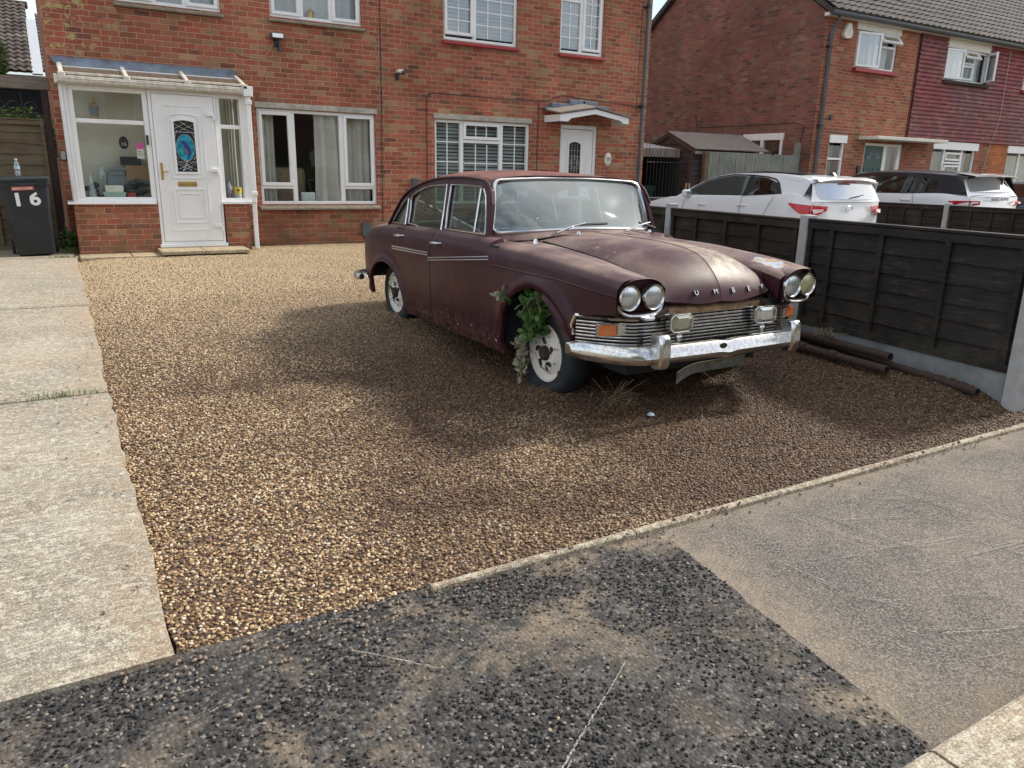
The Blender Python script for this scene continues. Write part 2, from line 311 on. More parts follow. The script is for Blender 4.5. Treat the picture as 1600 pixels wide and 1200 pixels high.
def carpaint(name='oxidised_maroon_paint', roof=False):
    g = G(name); p = g.pos(); nz_ = g.sep(g.n('NewGeometry', 1))[2]
    a = g.noise(p, 3.0, 7, .68, .5); b = g.noise(g.vec(p, (2, 2, .35)), 9, 5, .65); c = g.noise(p, 40, 4, .7)
    base = g.mix(g.ramp(a, (.35, 0.0), (.7, 1.0)), (.024, .0019, .0082), (.038, .0046, .0086))
    base = g.mix(g.ramp(b, (.56, 0.0), (.75, .20)), base, (.085, .026, .024))
    up = g.n('MapRange', Value=nz_, From_Min=.45, From_Max=1.0)
    if roof: dustc = g.mix(g.ramp(a, (.4, 0.0), (.65, 1.0)), (.27, .120, .080), (.10, .042, .033))
    else: dustc = g.mix(g.ramp(g.noise(p, 2.1, 5, .6), (.36, 0.0), (.60, 1.0)), (.085, .043, .048), (.26, .19, .16))
    k = g.math('MULTIPLY', up, g.ramp(g.noise(p, 6, 6, .7), (.25, .42), (.7, .95)))
    base = g.mix(k, base, dustc)
    lich = g.math('MULTIPLY', g.ramp(g.noise(p, 26, 5, .7), (.60, 0.0), (.68, .7)), g.math('MULTIPLY', up, g.ramp(g.noise(p, 1.6, 2), (.45, 0.0), (.6, 1.0))))
    base = g.mix(lich, base, (.40, .36, .26))
    rust = g.math('MULTIPLY', g.ramp(g.noise(p, 19, 5, .72), (.665, 0.0), (.70, 1.0)), g.ramp(g.noise(p, 2.6, 3), (.44, .15), (.6, 1.0)))
    base = g.mix(g.math('MULTIPLY', rust, .8), base, (.16, .065, .03))
    ps = g.sep(p)
    low = g.math('MULTIPLY', g.n('MapRange', Value=ps[2], From_Min=.42, From_Max=.20), g.ramp(g.noise(p, 24, 5, .7), (.5, 0.0), (.62, .6)))
    base = g.mix(low, base, (.20, .17, .135))
    chip_ = g.math('MULTIPLY', g.n('MapRange', Value=ps[2], From_Min=.5, From_Max=.28), g.ramp(g.noise(g.vec(p, (1, 1, 1.5)), 21, 2, .5), (.735, 0.0), (.745, 1.0)))
    base = g.mix(chip_, base, (.62, .60, .58))
    if not roof:                                                            # peeled patch of bare primer on the far front wing
        dx = g.math('DIVIDE', g.math('SUBTRACT', ps[0], 4.05), .085); dy = g.math('DIVIDE', g.math('SUBTRACT', ps[1], 3.50), .17)
        rr = g.math('ADD', g.math('ADD', g.math('POWER', dx, 2), g.math('POWER', dy, 2)), g.math('MULTIPLY', g.math('SUBTRACT', g.noise(p, 14, 4, .7), .5), 2.4))
        pm = g.ramp(rr, (.55, 1.0), (.75, 0.0))
        base = g.mix(pm, base, g.mix(g.ramp(g.noise(p, 16, 3), (.42, 0.0), (.58, 1.0)), (.34, .40, .46), (.36, .24, .14)))
        cx = g.math('MULTIPLY', g.ramp(g.math('ABSOLUTE', g.math('SUBTRACT', ps[0], 3.62)), (.10, 1.0), (.26, 0.0)), g.n('MapRange', Value=ps[1], From_Min=4.1, From_Max=3.5))
        cx = g.math('MULTIPLY', cx, g.ramp(g.noise(p, 9, 6, .7), (.38, 0.0), (.6, .8)))
        cx = g.math('MULTIPLY', cx, up)
        base = g.mix(cx, base, (.50, .44, .33))
    if not roof:
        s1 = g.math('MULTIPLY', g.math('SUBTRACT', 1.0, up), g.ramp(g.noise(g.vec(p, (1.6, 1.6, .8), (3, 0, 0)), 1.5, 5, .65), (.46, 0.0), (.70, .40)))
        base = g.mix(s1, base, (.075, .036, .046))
        st = g.math('MULTIPLY', g.ramp(g.noise(g.vec(p, (16, 16, .7)), 2.0, 4, .7), (.60, 0.0), (.72, .5)), g.n('MapRange', Value=ps[2], From_Min=.75, From_Max=.25))
        base = g.mix(st, base, (.15, .085, .06))
        sr = g.math('MULTIPLY', g.n('MapRange', Value=ps[2], From_Min=.34, From_Max=.20), g.ramp(g.noise(p, 11, 6, .75), (.46, 0.0), (.56, .9)))
        base = g.mix(sr, base, (.10, .045, .026))
    rg = g.math('ADD', g.math('ADD', .30, g.math('MULTIPLY', k, .30)), g.math('MULTIPLY', c, .14))
    return g.bsdf(base, rg, 0, g.bump(c, .10, .002), .28)
M['paint'] = carpaint(); M['paint_roof'] = carpaint('rusted_roof_paint', True)
def chrome(name, grime=.5, sc=30):
    g = G(name); p = g.pos(); up = g.n('MapRange', Value=g.sep(g.n('NewGeometry', 1))[2], From_Min=-.1, From_Max=.9)
    n = g.noise(p, sc, 6, .75); gr = g.math('MULTIPLY', g.ramp(n, (.42, 0.0), (.60, 1.0)), g.math('ADD', .25*grime, g.math('MULTIPLY', up, grime)), clamp=True)
    o1 = g.n('BsdfPrincipled', Base_Color=(.62, .64, .66), Metallic=1.0, Roughness=g.fmix(n, .08, .28))
    o2 = g.n('BsdfPrincipled', Base_Color=g.mix(g.noise(p, 12, 4), (.17, .12, .07), (.36, .31, .20)), Roughness=.8)
    return g.surf(g.n('MixShader', i0=gr, i1=o1, i2=o2))
M['chrome'] = chrome('pitted_chrome', .62, 38); M['chrome_dirty'] = chrome('grimy_grille_chrome', 1.15, 26); M['chrome_clean'] = chrome('dull_chrome', .22)
M['rubber'] = plain('perished_rubber', (.022, .025, .030), .75, var=.3, scale=10, bump=.5, bscale=50)
M['tyre'] = plain('tyre_rubber', (.010, .015, .020), .7, var=.35, scale=14, bump=.5, bscale=60)
def rim():
    g = G('rusty_white_rim'); p = g.obj()
    r = g.ramp(g.noise(p, 13, 6, .7), (.565, 0.0), (.61, 1.0)); 
    return g.bsdf(g.mix(r, g.mix(g.noise(p, 5, 4), (.74, .73, .69), (.52, .50, .44)), (.10, .05, .03)), .5, 0, g.bump(r, .3, .003))
M['rim'] = rim()
M['rust'] = plain('rust', (.045, .028, .022), .9, var=.5, scale=30, bump=.6)
M['rust_tan'] = plain('rusty_tan_panel', (.34, .22, .12), .85, var=.6, scale=16, bump=.5)
M['debris'] = plain('leaf_debris', (.13, .095, .06), 1, var=.7, scale=60, bump=1.0, bscale=90)
M['dash'] = plain('car_interior', (.05, .052, .05), .8); M['seat'] = plain('faded_seat', (.20, .19, .16), .9, var=.3)
M['lens'] = None
def lens(name, c, rough=.15, tr=.5, sc=40, stripes=True):
    g = G(name); p = g.obj()
    w = g.n('TexWave', 0, Vector=p, Scale=24, Distortion=.3) if stripes else g.noise(p, sc, 2)
    d = g.ramp(g.noise(p, 17, 5, .6), (.42, 0.0), (.66, .45))
    nb = g.bump(w, .35, .003)
    b = g.n('BsdfPrincipled', Base_Color=g.mix(d, c, (.30, .29, .22)), Roughness=rough, Metallic=tr, Normal=nb, Coat_Weight=1.0, Coat_Roughness=.05)
    return g.surf(b)
M['lens'] = lens('headlight_glass', (.62, .68, .72), .22, .85)
M['lens_yellow'] = lens('mossy_headlight_glass', (.50, .50, .30), .3, .6)
M['fog'] = lens('fog_lamp_glass', (.38, .40, .33), .2, .75, stripes=False)
M['fog_clear'] = lens('clear_fog_lamp_glass', (.62, .66, .68), .15, .85, stripes=False)
M['orange'] = lens('orange_lens', (.75, .16, .012), .2, .15)
M['clear'] = lens('clear_lens', (.6, .6, .58), .2, .3)
M['redlens'] = plain('red_lens', (.50, .012, .02), .12, var=.1); M['paleredlens'] = plain('pale_lens', (.75, .60, .58), .1)
def gloss(name, c, rough=.12, coat=1.0):
    g = G(name); return g.bsdf(c, rough+.2, 0, None, .4, Coat_Weight=coat, Coat_Roughness=.04)
M['white_paint'] = gloss('white_car_paint', (.74, .76, .79)); M['black_paint'] = gloss('black_car_paint', (.008, .009, .012), .12, .6); M['blue_paint'] = gloss('dark_blue_car_paint', (.02, .03, .055))
M['silver'] = plain('silver_badge', (.65, .66, .68), .2, 1.0, var=.05)
M['green_door'] = plain('green_door_paint', (.012, .075, .066), .45, var=.1)
M['green_bin'] = plain('green_bin_plastic', (.02, .07, .045), .55)
M['bin'] = plain('black_bin_plastic', (.013, .019, .024), .45, var=.3, scale=5)
M['white_ink'] = plain('white_vinyl', (.78, .79, .78), .5, var=.05); M['red_ink'] = plain('faded_red_sticker', (.60, .16, .12), .6, var=.3, scale=40)
M['pink'] = plain('pink_print', (.75, .10, .42), .6); M['blue_glass'] = plain('stained_blue_glass', (.03, .30, .42), .15, var=.6, scale=18); M['bird'] = plain('stained_dark_blue', (.015, .05, .22), .3); M['rustred'] = plain('stained_orange', (.30, .10, .06), .3)
M['pet'] = glass('clear_plastic', (.85, .92, .93), .3, .25, (.55, .62, .64)); M['label'] = plain('bottle_label', (.42, .55, .68), .5)
M['box_card'] = plain('cardboard', (.27, .17, .10), .9); M['basket'] = plain('pale_green_plastic', (.42, .58, .50), .5); M['dark_cloth'] = plain('dark_cloth', (.03, .04, .05), .9, var=.5)
M['red_box'] = plain('red_box', (.35, .03, .04), .5); M['vase'] = plain('speckled_vase', (.28, .28, .33), .5, var=.8, scale=50); M['yellow'] = plain('yellow_print', (.78, .60, .03), .5); M['cup'] = plain('white_pot', (.6, .6, .58), .5)
def leafm(name, a, b):
    g = G(name); r = g.n('ObjectInfo', 5); p = g.pos()
    col = g.mix(g.ramp(g.noise(p, 22, 3), (.35, 0.0), (.65, 1.0)), a, b)
    d = g.n('BsdfPrincipled', Base_Color=col, Roughness=.5, Specular_IOR_Level=.4); t = g.n('BsdfTranslucent', Color=b)
    return g.surf(g.n('MixShader', i0=.25, i1=d, i2=t))
M['leaf'] = leafm('bramble_leaf', (.035, .10, .025), (.12, .24, .07)); M['leaf_pale'] = leafm('wilted_leaf', (.22, .24, .15), (.38, .37, .27)); M['hedge'] = leafm('hedge_leaf', (.05, .10, .02), (.20, .30, .08))
M['straw'] = plain('dry_stalk', (.20, .155, .095), .9, var=.3); M['grass'] = leafm('grass_blade', (.09, .15, .04), (.22, .28, .09))
M['ivory'] = plain('ivory_plastic', (.66, .64, .55), .5); M['grey_box'] = plain('grey_meter_box', (.17, .20, .22), .6)
M['iron'] = plain('black_iron', (.012, .014, .016), .5); M['number_plate'] = plain('grimy_number_plate', (.13, .135, .115), .75, var=.6, scale=20)
# ---------------------------------------------------------------- mesh helper
class MB:
    def __init__(s): s.v = []; s.f = []; s.mi = []; s.cur = 0
    def add(s, vs, fs):
        o = len(s.v); s.v += [tuple(v) for v in vs]
        for f in fs: s.f.append(tuple(i+o for i in f)); s.mi.append(s.cur)
        return s
    def box(s, x0, x1, y0, y1, z0, z1, mat=None):
        vs = [(x, y, z) for z in (z0, z1) for y in (y0, y1) for x in (x0, x1)]
        if mat is not None: vs = [mat @ Vector(v) for v in vs]
        return s.add(vs, [(0, 2, 3, 1), (4, 5, 7, 6), (0, 1, 5, 4), (2, 6, 7, 3), (0, 4, 6, 2), (1, 3, 7, 5)])
    def grid(s, rows, flip=False, cyc=False):
        o = len(s.v); n = len(rows[0])
        for r in rows: s.v += [tuple(p) for p in r]
        for i in range(len(rows)-1):
            for j in range(n if cyc else n-1):
                k = (j+1) % n
                q = (o+i*n+j, o+i*n+k, o+(i+1)*n+k, o+(i+1)*n+j)
                s.f.append(q[::-1] if flip else q); s.mi.append(s.cur)
        return s
    def poly(s, pts): return s.add(pts, [tuple(range(len(pts)))])
    def tube(s, pts, r, n=8, cap=True, ry=None):
        pts = [Vector(p) for p in pts]; rows = []
        up = Vector((0, 0, 1)); prev = None
        for i, p in enumerate(pts):
            d = (pts[min(i+1, len(pts)-1)]-pts[max(i-1, 0)]).normalized()
            if prev is None: a = d.cross(up if abs(d.z) < .9 else Vector((1, 0, 0))).normalized()
            else: a = (prev - d*prev.dot(d)).normalized()
            prev = a; b = d.cross(a); rr = r[i] if isinstance(r, (list, tuple)) else r
            rows.append([p+a*cos(2*pi*k/n)*rr+b*sin(2*pi*k/n)*(ry or rr) for k in range(n)])
        s.grid(rows, cyc=True)
        if cap:
            o = len(s.v)-len(rows)*n
            s.f.append(tuple(o+k for k in range(n))); s.mi.append(s.cur)
            s.f.append(tuple(o+(len(rows)-1)*n+k for k in reversed(range(n)))); s.mi.append(s.cur)
        return s
    def lathe(s, prof, c=(0, 0, 0), axis='Z', n=24, mat=None):
        rows = []
        for (r, h) in prof:
            row = []
            for k in range(n):
                a = 2*pi*k/n; x, y = r*cos(a), r*sin(a)
                p = {'Z': (x, y, h), 'Y': (x, h, y), 'X': (h, x, y)}[axis]
                p = Vector(p)
                if mat is not None: p = mat @ p
                row.append(p+Vector(c))
            rows.append(row)
        return s.grid(rows, cyc=True)
    def prism(s, poly, y0, y1, plane='XZ'):
        def P(a, b, t): return {'XZ': (a, t, b), 'YZ': (t, a, b), 'XY': (a, b, t)}[plane]
        n = len(poly)
        tr = tessellate_polygon([[Vector((a, b, 0)) for a, b in poly]])
        s.add([P(a, b, y0) for a, b in poly]+[P(a, b, y1) for a, b in poly],
              [tuple(t) for t in tr]+[tuple(n+i for i in reversed(t)) for t in tr]+[(i, (i+1) % n, n+(i+1) % n, n+i) for i in range(n)])
        return s
LOC = {}
SPLIT = {'brick_base', 'side_board', 'pipe_bracket', 'panel_above_window', 'timber_infill', 'side_glass', 'washer_jet', 'gable_wall', 'window_sill', 'armrest', 'corner_post'}
def obj(name, mb, mat, *a, **k):
    if name not in SPLIT or len(mb.f) < 2: return obj1(name, mb, mat, *a, **k)
    par = list(range(len(mb.v)))
    def fd(i):
        while par[i] != i: par[i] = par[par[i]]; i = par[i]
        return i
    for f in mb.f:
        for i in f[1:]: par[fd(i)] = fd(f[0])
    gr_ = {}
    for f in mb.f: gr_.setdefault(fd(f[0]), []).append(f)
    o = None
    for fs in gr_.values():
        ids = sorted({i for f in fs for i in f}); mp_ = {i: n for n, i in enumerate(ids)}; q = MB(); q.add([mb.v[i] for i in ids], [tuple(mp_[i] for i in f) for f in fs]); o = obj1(name, q, mat, *a, **k)
    return o
def obj1(name, mb, mat, parent=None, smooth=False, bevel=0, solid=0, loc=None, weld=0, ang=40, world=True, sub=0, **tags):
    me = bpy.data.meshes.new(name); o = bpy.data.objects.new(name, me); COL.objects.link(o)
    org = Vector((0, 0, 0))
    if parent is not None:
        o.parent = parent
        if world: org = LOC.get(parent.name, Vector((0, 0, 0)))
        LOC[o.name] = org.copy() if world else Vector((0, 0, 0))
    elif loc is not None:
        org = Vector(loc); o.location = org; LOC[o.name] = org
    else: LOC[o.name] = org
    me.from_pydata([tuple(Vector(v)-org) for v in mb.v], [], mb.f)
    mats = mat if isinstance(mat, (list, tuple)) else [mat]
    for m_ in mats: me.materials.append(M[m_] if isinstance(m_, str) else m_)
    if len(mats) > 1: me.polygons.foreach_set('material_index', mb.mi)
    bm = bmesh.new(); bm.from_mesh(me)
    if weld: bmesh.ops.remove_doubles(bm, verts=bm.verts, dist=weld)
    bmesh.ops.recalc_face_normals(bm, faces=bm.faces); bm.to_mesh(me); bm.free()
    if smooth:
        me.shade_smooth()
        try: me.set_sharp_from_angle(angle=radians(ang))
        except Exception: pass
    if bevel:
        b = o.modifiers.new('bevel', 'BEVEL'); b.width = bevel; b.segments = 2; b.limit_method = 'ANGLE'; b.angle_limit = radians(40)
    if solid:
        b = o.modifiers.new('solid', 'SOLIDIFY'); b.thickness = solid; b.offset = -1
    for k, v in tags.items(): o[k] = v
    return o
def thing(name, label, cat, loc=(0, 0, 0), rotz=0, group=None):
    o = bpy.data.objects.new(name, None); COL.objects.link(o); o.location = loc; o.rotation_euler = (0, 0, rotz)
    o.empty_display_size = .2; o['label'] = label; o['category'] = cat
    if group: o['group'] = group
    LOC[o.name] = Vector(loc); return o
def dup(root, loc=None, rotz=None, label=None, par=None):
    c = root.copy(); COL.objects.link(c)
    if par is not None: c.parent = par
    if loc is not None: c.location = loc
    if rotz is not None: c.rotation_euler = (0, 0, rotz)
    if label: c['label'] = label
    for ch in list(root.children): dup(ch, par=c)
    return c
def text(name, body, size, parent, mat, matrix, depth=.003, spacing=1.0, **tags):
    cu = bpy.data.curves.new(name, 'FONT'); cu.body = body; cu.size = size; cu.extrude = depth; cu.align_x = 'CENTER'; cu.align_y = 'CENTER'; cu.space_character = spacing
    tmp = bpy.data.objects.new(name+'_t', cu); me = bpy.data.meshes.new_from_object(tmp)
    bpy.data.objects.remove(tmp); me.name = name
    o = bpy.data.objects.new(name, me); COL.objects.link(o); me.materials.clear(); me.materials.append(M[mat])
    org = LOC.get(parent.name, Vector()) if parent else Vector()
    me.transform(Matrix.Translation(-org) @ matrix)
    if parent: o.parent = parent
    LOC[o.name] = org.copy()
    for k, v in tags.items(): o[k] = v
    return o
FACE_S = Matrix.Rotation(pi/2, 4, 'X')       # text lying in XZ, read from -Y
def sm(t): t = min(1, max(0, t)); return t*t*(3-2*t)
def interp(xs, ys, x):
    if x <= xs[0]: return ys[0]
    if x >= xs[-1]: return ys[-1]
    n = len(xs)
    for i in range(n-1):
        if x <= xs[i+1]:
            h = xs[i+1]-xs[i]; t = (x-xs[i])/h
            def sl(k):
                if k == 0: return (ys[1]-ys[0])/(xs[1]-xs[0])
                if k == n-1: return (ys[-1]-ys[-2])/(xs[-1]-xs[-2])
                a = (ys[k]-ys[k-1])/(xs[k]-xs[k-1]); b = (ys[k+1]-ys[k])/(xs[k+1]-xs[k])
                if a*b <= 0: return 0
                return 2*a*b/(a+b)
            m0, m1 = sl(i)*h, sl(i+1)*h
            return (2*t**3-3*t*t+1)*ys[i]+(t**3-2*t*t+t)*m0+(-2*t**3+3*t*t)*ys[i+1]+(t**3-t*t)*m1
def g0(x, y):
    whl = .10*(exp(-((x-2.80)**2+(y-3.98)**2)/.11)+exp(-((x-4.05)**2+(y-3.98)**2)/.11)) + .055*(exp(-((x-2.8)**2+(y-6.7)**2)/.12)+exp(-((x-4.05)**2+(y-6.7)**2)/.12)) if 1.5 < x < 5.3 and 3 < y < 8 else 0
    return whl + .19*sm((y-3.2)/9.6) + .12*sm((x-4.0)/1.1)*sm((y-2.25)/.5)*(1-sm((y-7)/4)) - .0*x
def hn(x, y, s=1.0, a=1.0): return noise.noise(Vector((x*s, y*s, 3.1)))*a
# ================================================================ SETTING
def sheet(name, xs, ys, zf, mat, **tags):
    rows = [[(x, y, zf(x, y)) for x in xs] for y in ys]
    return obj(name, MB().grid(rows), mat, smooth=True, **tags)
def fr(a, b, step):
    n = max(1, int(round((b-a)/step))); return [a+(b-a)*i/n for i in range(n+1)]
sheet('ground', [-120, -40, -15]+fr(-8, 20, .8)+[26, 40, 80, 150], [-80, -30, -8, -3, 0, .6, .9]+fr(1.3, 16, .5)+[18, 22, 30, 60, 160],
      lambda x, y: (g0(x, y) if y > 1.0 else 0) - (.07 if y > 1.0 else .25), 'soil', kind='structure')
sheet('road', fr(-14, 24, 2), [-12, -6, -2, .72], lambda x, y: -.11, 'asphalt', kind='structure')
# gravel: bed plus tens of thousands of pebbles
def gn_scatter(o, name, density, mat, smin, smax, sink=.0, noise_scale=None, thr=.5, seed=0):
    ng = bpy.data.node_groups.new(name, 'GeometryNodeTree')
    ng.interface.new_socket('Geometry', in_out='INPUT', socket_type='NodeSocketGeometry'); ng.interface.new_socket('Geometry', in_out='OUTPUT', socket_type='NodeSocketGeometry')
    N = ng.nodes.new; L = ng.links.new
    gi = N('NodeGroupInput'); go = N('NodeGroupOutput')
    d = N('GeometryNodeDistributePointsOnFaces'); d.inputs['Density'].default_value = density; d.inputs['Seed'].default_value = seed
    at = N('GeometryNodeInputNamedAttribute'); at.data_type = 'FLOAT'; at.inputs['Name'].default_value = 'dens'
    mu = N('ShaderNodeMath'); mu.operation = 'MULTIPLY'; mu.inputs[1].default_value = density
    L(at.outputs[0], mu.inputs[0]); L(mu.outputs[0], d.inputs['Density'])
    if noise_scale:
        nt = N('ShaderNodeTexNoise'); nt.inputs['Scale'].default_value = noise_scale; nt.inputs['Detail'].default_value = 6
        ps = N('GeometryNodeInputPosition'); L(ps.outputs[0], nt.inputs['Vector'])
        mr = N('ShaderNodeMapRange'); mr.inputs['From Min'].default_value = thr-.05; mr.inputs['From Max'].default_value = thr+.06; mr.inputs['To Min'].default_value = 1.0; mr.inputs['To Max'].default_value = .12
        L(nt.outputs['Fac'], mr.inputs['Value']); m2 = N('ShaderNodeMath'); m2.operation = 'MULTIPLY'; L(mr.outputs[0], m2.inputs[0]); L(mu.outputs[0], m2.inputs[1]); L(m2.outputs[0], d.inputs['Density'])
    ico = N('GeometryNodeMeshIcoSphere'); ico.inputs['Radius'].default_value = 1.0; ico.inputs['Subdivisions'].default_value = 2
    sp = N('GeometryNodeSetPosition'); n2 = N('ShaderNodeTexNoise'); n2.inputs['Scale'].default_value = .9; ip = N('GeometryNodeInputPosition'); L(ip.outputs[0], n2.inputs['Vector'])
    vm = N('ShaderNodeVectorMath'); vm.operation = 'SUBTRACT'; vm.inputs[1].default_value = (.5, .5, .5); L(n2.outputs['Color'], vm.inputs[0])
    vs = N('ShaderNodeVectorMath'); vs.operation = 'SCALE'; vs.inputs['Scale'].default_value = .9; L(vm.outputs[0], vs.inputs[0]); L(vs.outputs[0], sp.inputs['Offset'])
    L(ico.outputs['Mesh'], sp.inputs['Geometry'])
    ss = N('GeometryNodeSetShadeSmooth'); L(sp.outputs[0], ss.inputs[0])
    smt = N('GeometryNodeSetMaterial'); smt.inputs['Material'].default_value = M[mat]; L(ss.outputs[0], smt.inputs[0])
    io = N('GeometryNodeInstanceOnPoints')
    L(d.outputs['Points'], io.inputs['Points']); L(smt.outputs[0], io.inputs['Instance'])
    rv = N('FunctionNodeRandomValue'); rv.data_type = 'FLOAT_VECTOR'; rv.inputs[0].default_value = (-.5, -.5, 0); rv.inputs[1].default_value = (.5, .5, 6.283); L(rv.outputs[0], io.inputs['Rotation'])
    r2 = N('FunctionNodeRandomValue'); r2.data_type = 'FLOAT_VECTOR'; r2.inputs[0].default_value = smin; r2.inputs[1].default_value = smax; r2.inputs['Seed'].default_value = 5; L(r2.outputs[0], io.inputs['Scale'])
    tr = N('GeometryNodeTranslateInstances'); tr.inputs['Local Space'].default_value = False; L(io.outputs[0], tr.inputs['Instances'])
    r3 = N('FunctionNodeRandomValue'); r3.data_type = 'FLOAT_VECTOR'; r3.inputs[0].default_value = (0, 0, sink-.003); r3.inputs[1].default_value = (0, 0, sink+.005); r3.inputs['Seed'].default_value = 9; L(r3.outputs[0], tr.inputs['Translation'])
    j = N('GeometryNodeJoinGeometry'); L(gi.outputs[0], d.inputs['Mesh']); L(tr.outputs[0], j.inputs[0]); L(gi.outputs[0], j.inputs[0]); L(j.outputs[0], go.inputs[0])
    m = o.modifiers.new(name, 'NODES'); m.node_group = ng
def drive_edge(y): return .155 + hn(1.7, y, 1.4, .035) + hn(5.5, y, 6, .020)
def front_edge(x): return 2.225 + hn(x, 9.1, 3.5, .03) if x < 1.0 else 2.215
GX = fr(0, 1, .02)
def gz(x, y): return g0(x, y) - .022 + hn(x, y, 1.6, .010) + .010*sm((x-.3)/.5) - .03*exp(-((x-.2)/.12)**2)*sm((hn(2.2, y, .8)+.25)/.3)
rows = []; yl = fr(0, 1, .008)
for j in yl:
    row = []
    for i in GX:
        y0 = 0; x = drive_edge(2+j*11)+i*(5.36-drive_edge(2+j*11)) if True else 0
        ya = front_edge(x); y = ya+j*(12.93-ya)
        row.append((x, y, gz(x, y)))
    rows.append(row)
gravel = obj('gravel', MB().grid(rows), 'gravel_bed', smooth=True, kind='stuff', label='brown and cream pea gravel covering the front drive', category='gravel')
at = gravel.data.attributes.new('dens', 'FLOAT', 'POINT')
for k, v in enumerate(gravel.data.vertices): at.data[k].value = 1.0 if v.co.y < 5 else .60
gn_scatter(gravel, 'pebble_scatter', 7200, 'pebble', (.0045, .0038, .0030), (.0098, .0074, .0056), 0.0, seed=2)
# concrete drive with worn joints
def drive(x0f, x1f, y0, y1, nm):
    xs = fr(0, 1, .04); ys = fr(y0, y1, .05); b = MB()
    def P(t, y):
        xa, xb = x0f, drive_edge(y)-.004 if x1f is None else x1f
        x = xa+t*(xb-xa); e = min(1, min(xb-x, y-y0, y1-y)/.02) if x > -2 else 1
        return (x, y, g0(x, y)+.012+hn(x, y, 1.2, .006)-.006*(1-max(0, e)))
    rows = [[P(t, y) for t in xs] for y in ys]; b.grid(rows)
    b.grid([[P(1, y) for y in ys], [(P(1, y)[0], y, g0(0, y)-.06) for y in ys]])
    b.grid([[P(t, y0) for t in xs], [(P(t, y0)[0], y0, -.06) for t in xs]])
    return obj('driveway_slab', b, 'drive', smooth=True, kind='structure')
ds = [2.19, 5.255, 8.28, 11.9, 13.2]
for a, b_ in zip(ds, ds[1:]): drive(-4.2, None, a+.008, b_-.008, '')
# pavement: coarse patch on the left, older asphalt on the right
def px_joint(y): return 2.02-(2.15-y)*.155+hn(4, y, 3, .022)+hn(9, y, 14, .012)
rows = [[(-6+t*(px_joint(y)+6), y, -.016+hn(t*8, y, 1.1, .006)) for t in fr(0, 1, .02)] for y in fr(.86, 2.235, .05)]
tm = obj('pavement', MB().grid(rows), 'tarmac', smooth=True, kind='structure')
at = tm.data.attributes.new('dens', 'FLOAT', 'POINT')
for k, v in enumerate(tm.data.vertices): at.data[k].value = (1.0 if v.co.x > -1.2 else 0.0)
gn_scatter(tm, 'chipping_scatter', 8500, 'chip', (.0028, .0025, .0020), (.0080, .0066, .0046), -.0015, noise_scale=2.6, thr=.49, seed=4)
rows = [[(px_joint(y)+t*(16-px_joint(y)), y, -.018+hn(t*14, y, 1.0, .005)) for t in [q*q for q in fr(0, 1, .02)]] for y in fr(.855, 2.205, .05)]
obj('pavement', MB().grid(rows), 'asphalt', smooth=True, kind='structure')
# chalky scrapes across the asphalt
random.seed(21)
b = MB()
def scrape(x, y, dx, dy, w):
    l = sqrt(dx*dx+dy*dy); ux, uy = dx/l, dy/l; n = int(l/.0018)
    for i in range(n):
        t = i/max(1, n-1)
        if random.random() > .55+.45*sin(pi*t)*(.5+.5*sin(9*t+x*7)): continue
        o = random.gauss(0, w*.9)+.004*sin(4*t+x); a_ = random.uniform(.003, .009); c = random.uniform(.35, .8)*w
        px_ = x+dx*t-uy*o; py_ = y+dy*t+ux*o
        b.add([(px_-ux*a_, py_-uy*a_, -.0085), (px_-uy*c, py_+ux*c, -.0085), (px_+ux*a_, py_+uy*a_, -.0085), (px_+uy*c, py_-ux*c, -.0085)], [(0, 1, 2, 3)])
for x, y, dx, dy in ((2.75, 1.95, .12, -.45), (2.62, 2.0, .10, -.32), (3.3, 1.95, .10, -.38), (3.15, 1.2, .42, -.12), (2.7, 1.62, .45, -.10), (2.35, 1.15, .26, -.10), (2.6, 1.0, .3, -.09), (3.45, 1.55, .05, -.33), (2.95, 1.42, .5, -.06), (3.9, 2.0, .35, -.35), (3.6, 1.1, .3, -.1), (2.25, 1.75, .05, -.25), (4.4, 1.9, .3, -.3), (3.1, 1.75, -.3, .12), (2.3, 1.42, .12, -.12)):
    scrape(x, y, dx, dy, .0013); scrape(x+.02, y+.012, dx*.6, dy*.6, .0007); scrape(x-.015+dx*.4, y-.02+dy*.4, dx*.5, dy*.5, .0008)
for _ in range(60):
    x = random.uniform(2.2, 4.6); y = random.uniform(.95, 2.1); scrape(x, y, random.uniform(.03, .16), random.uniform(-.12, -.01), .0007)
obj('scrape_marks', b, 'scratch', kind='structure')
b = MB()
for x, y, dx, dy in ((.62, 1.98, .2, -.2), (.9, 1.25, .42, .28), (.55, .98, .4, .3), (1.25, 1.1, .16, -.12), (1.35, 1.02, .2, -.1), (.2, 1.9, .1, .02)): scrape(x, y, dx, dy, .0013)
obj('scrape_marks', MB().add([(p[0], p[1], p[2]+.004) for p in b.v], b.f), 'scratch', kind='structure')
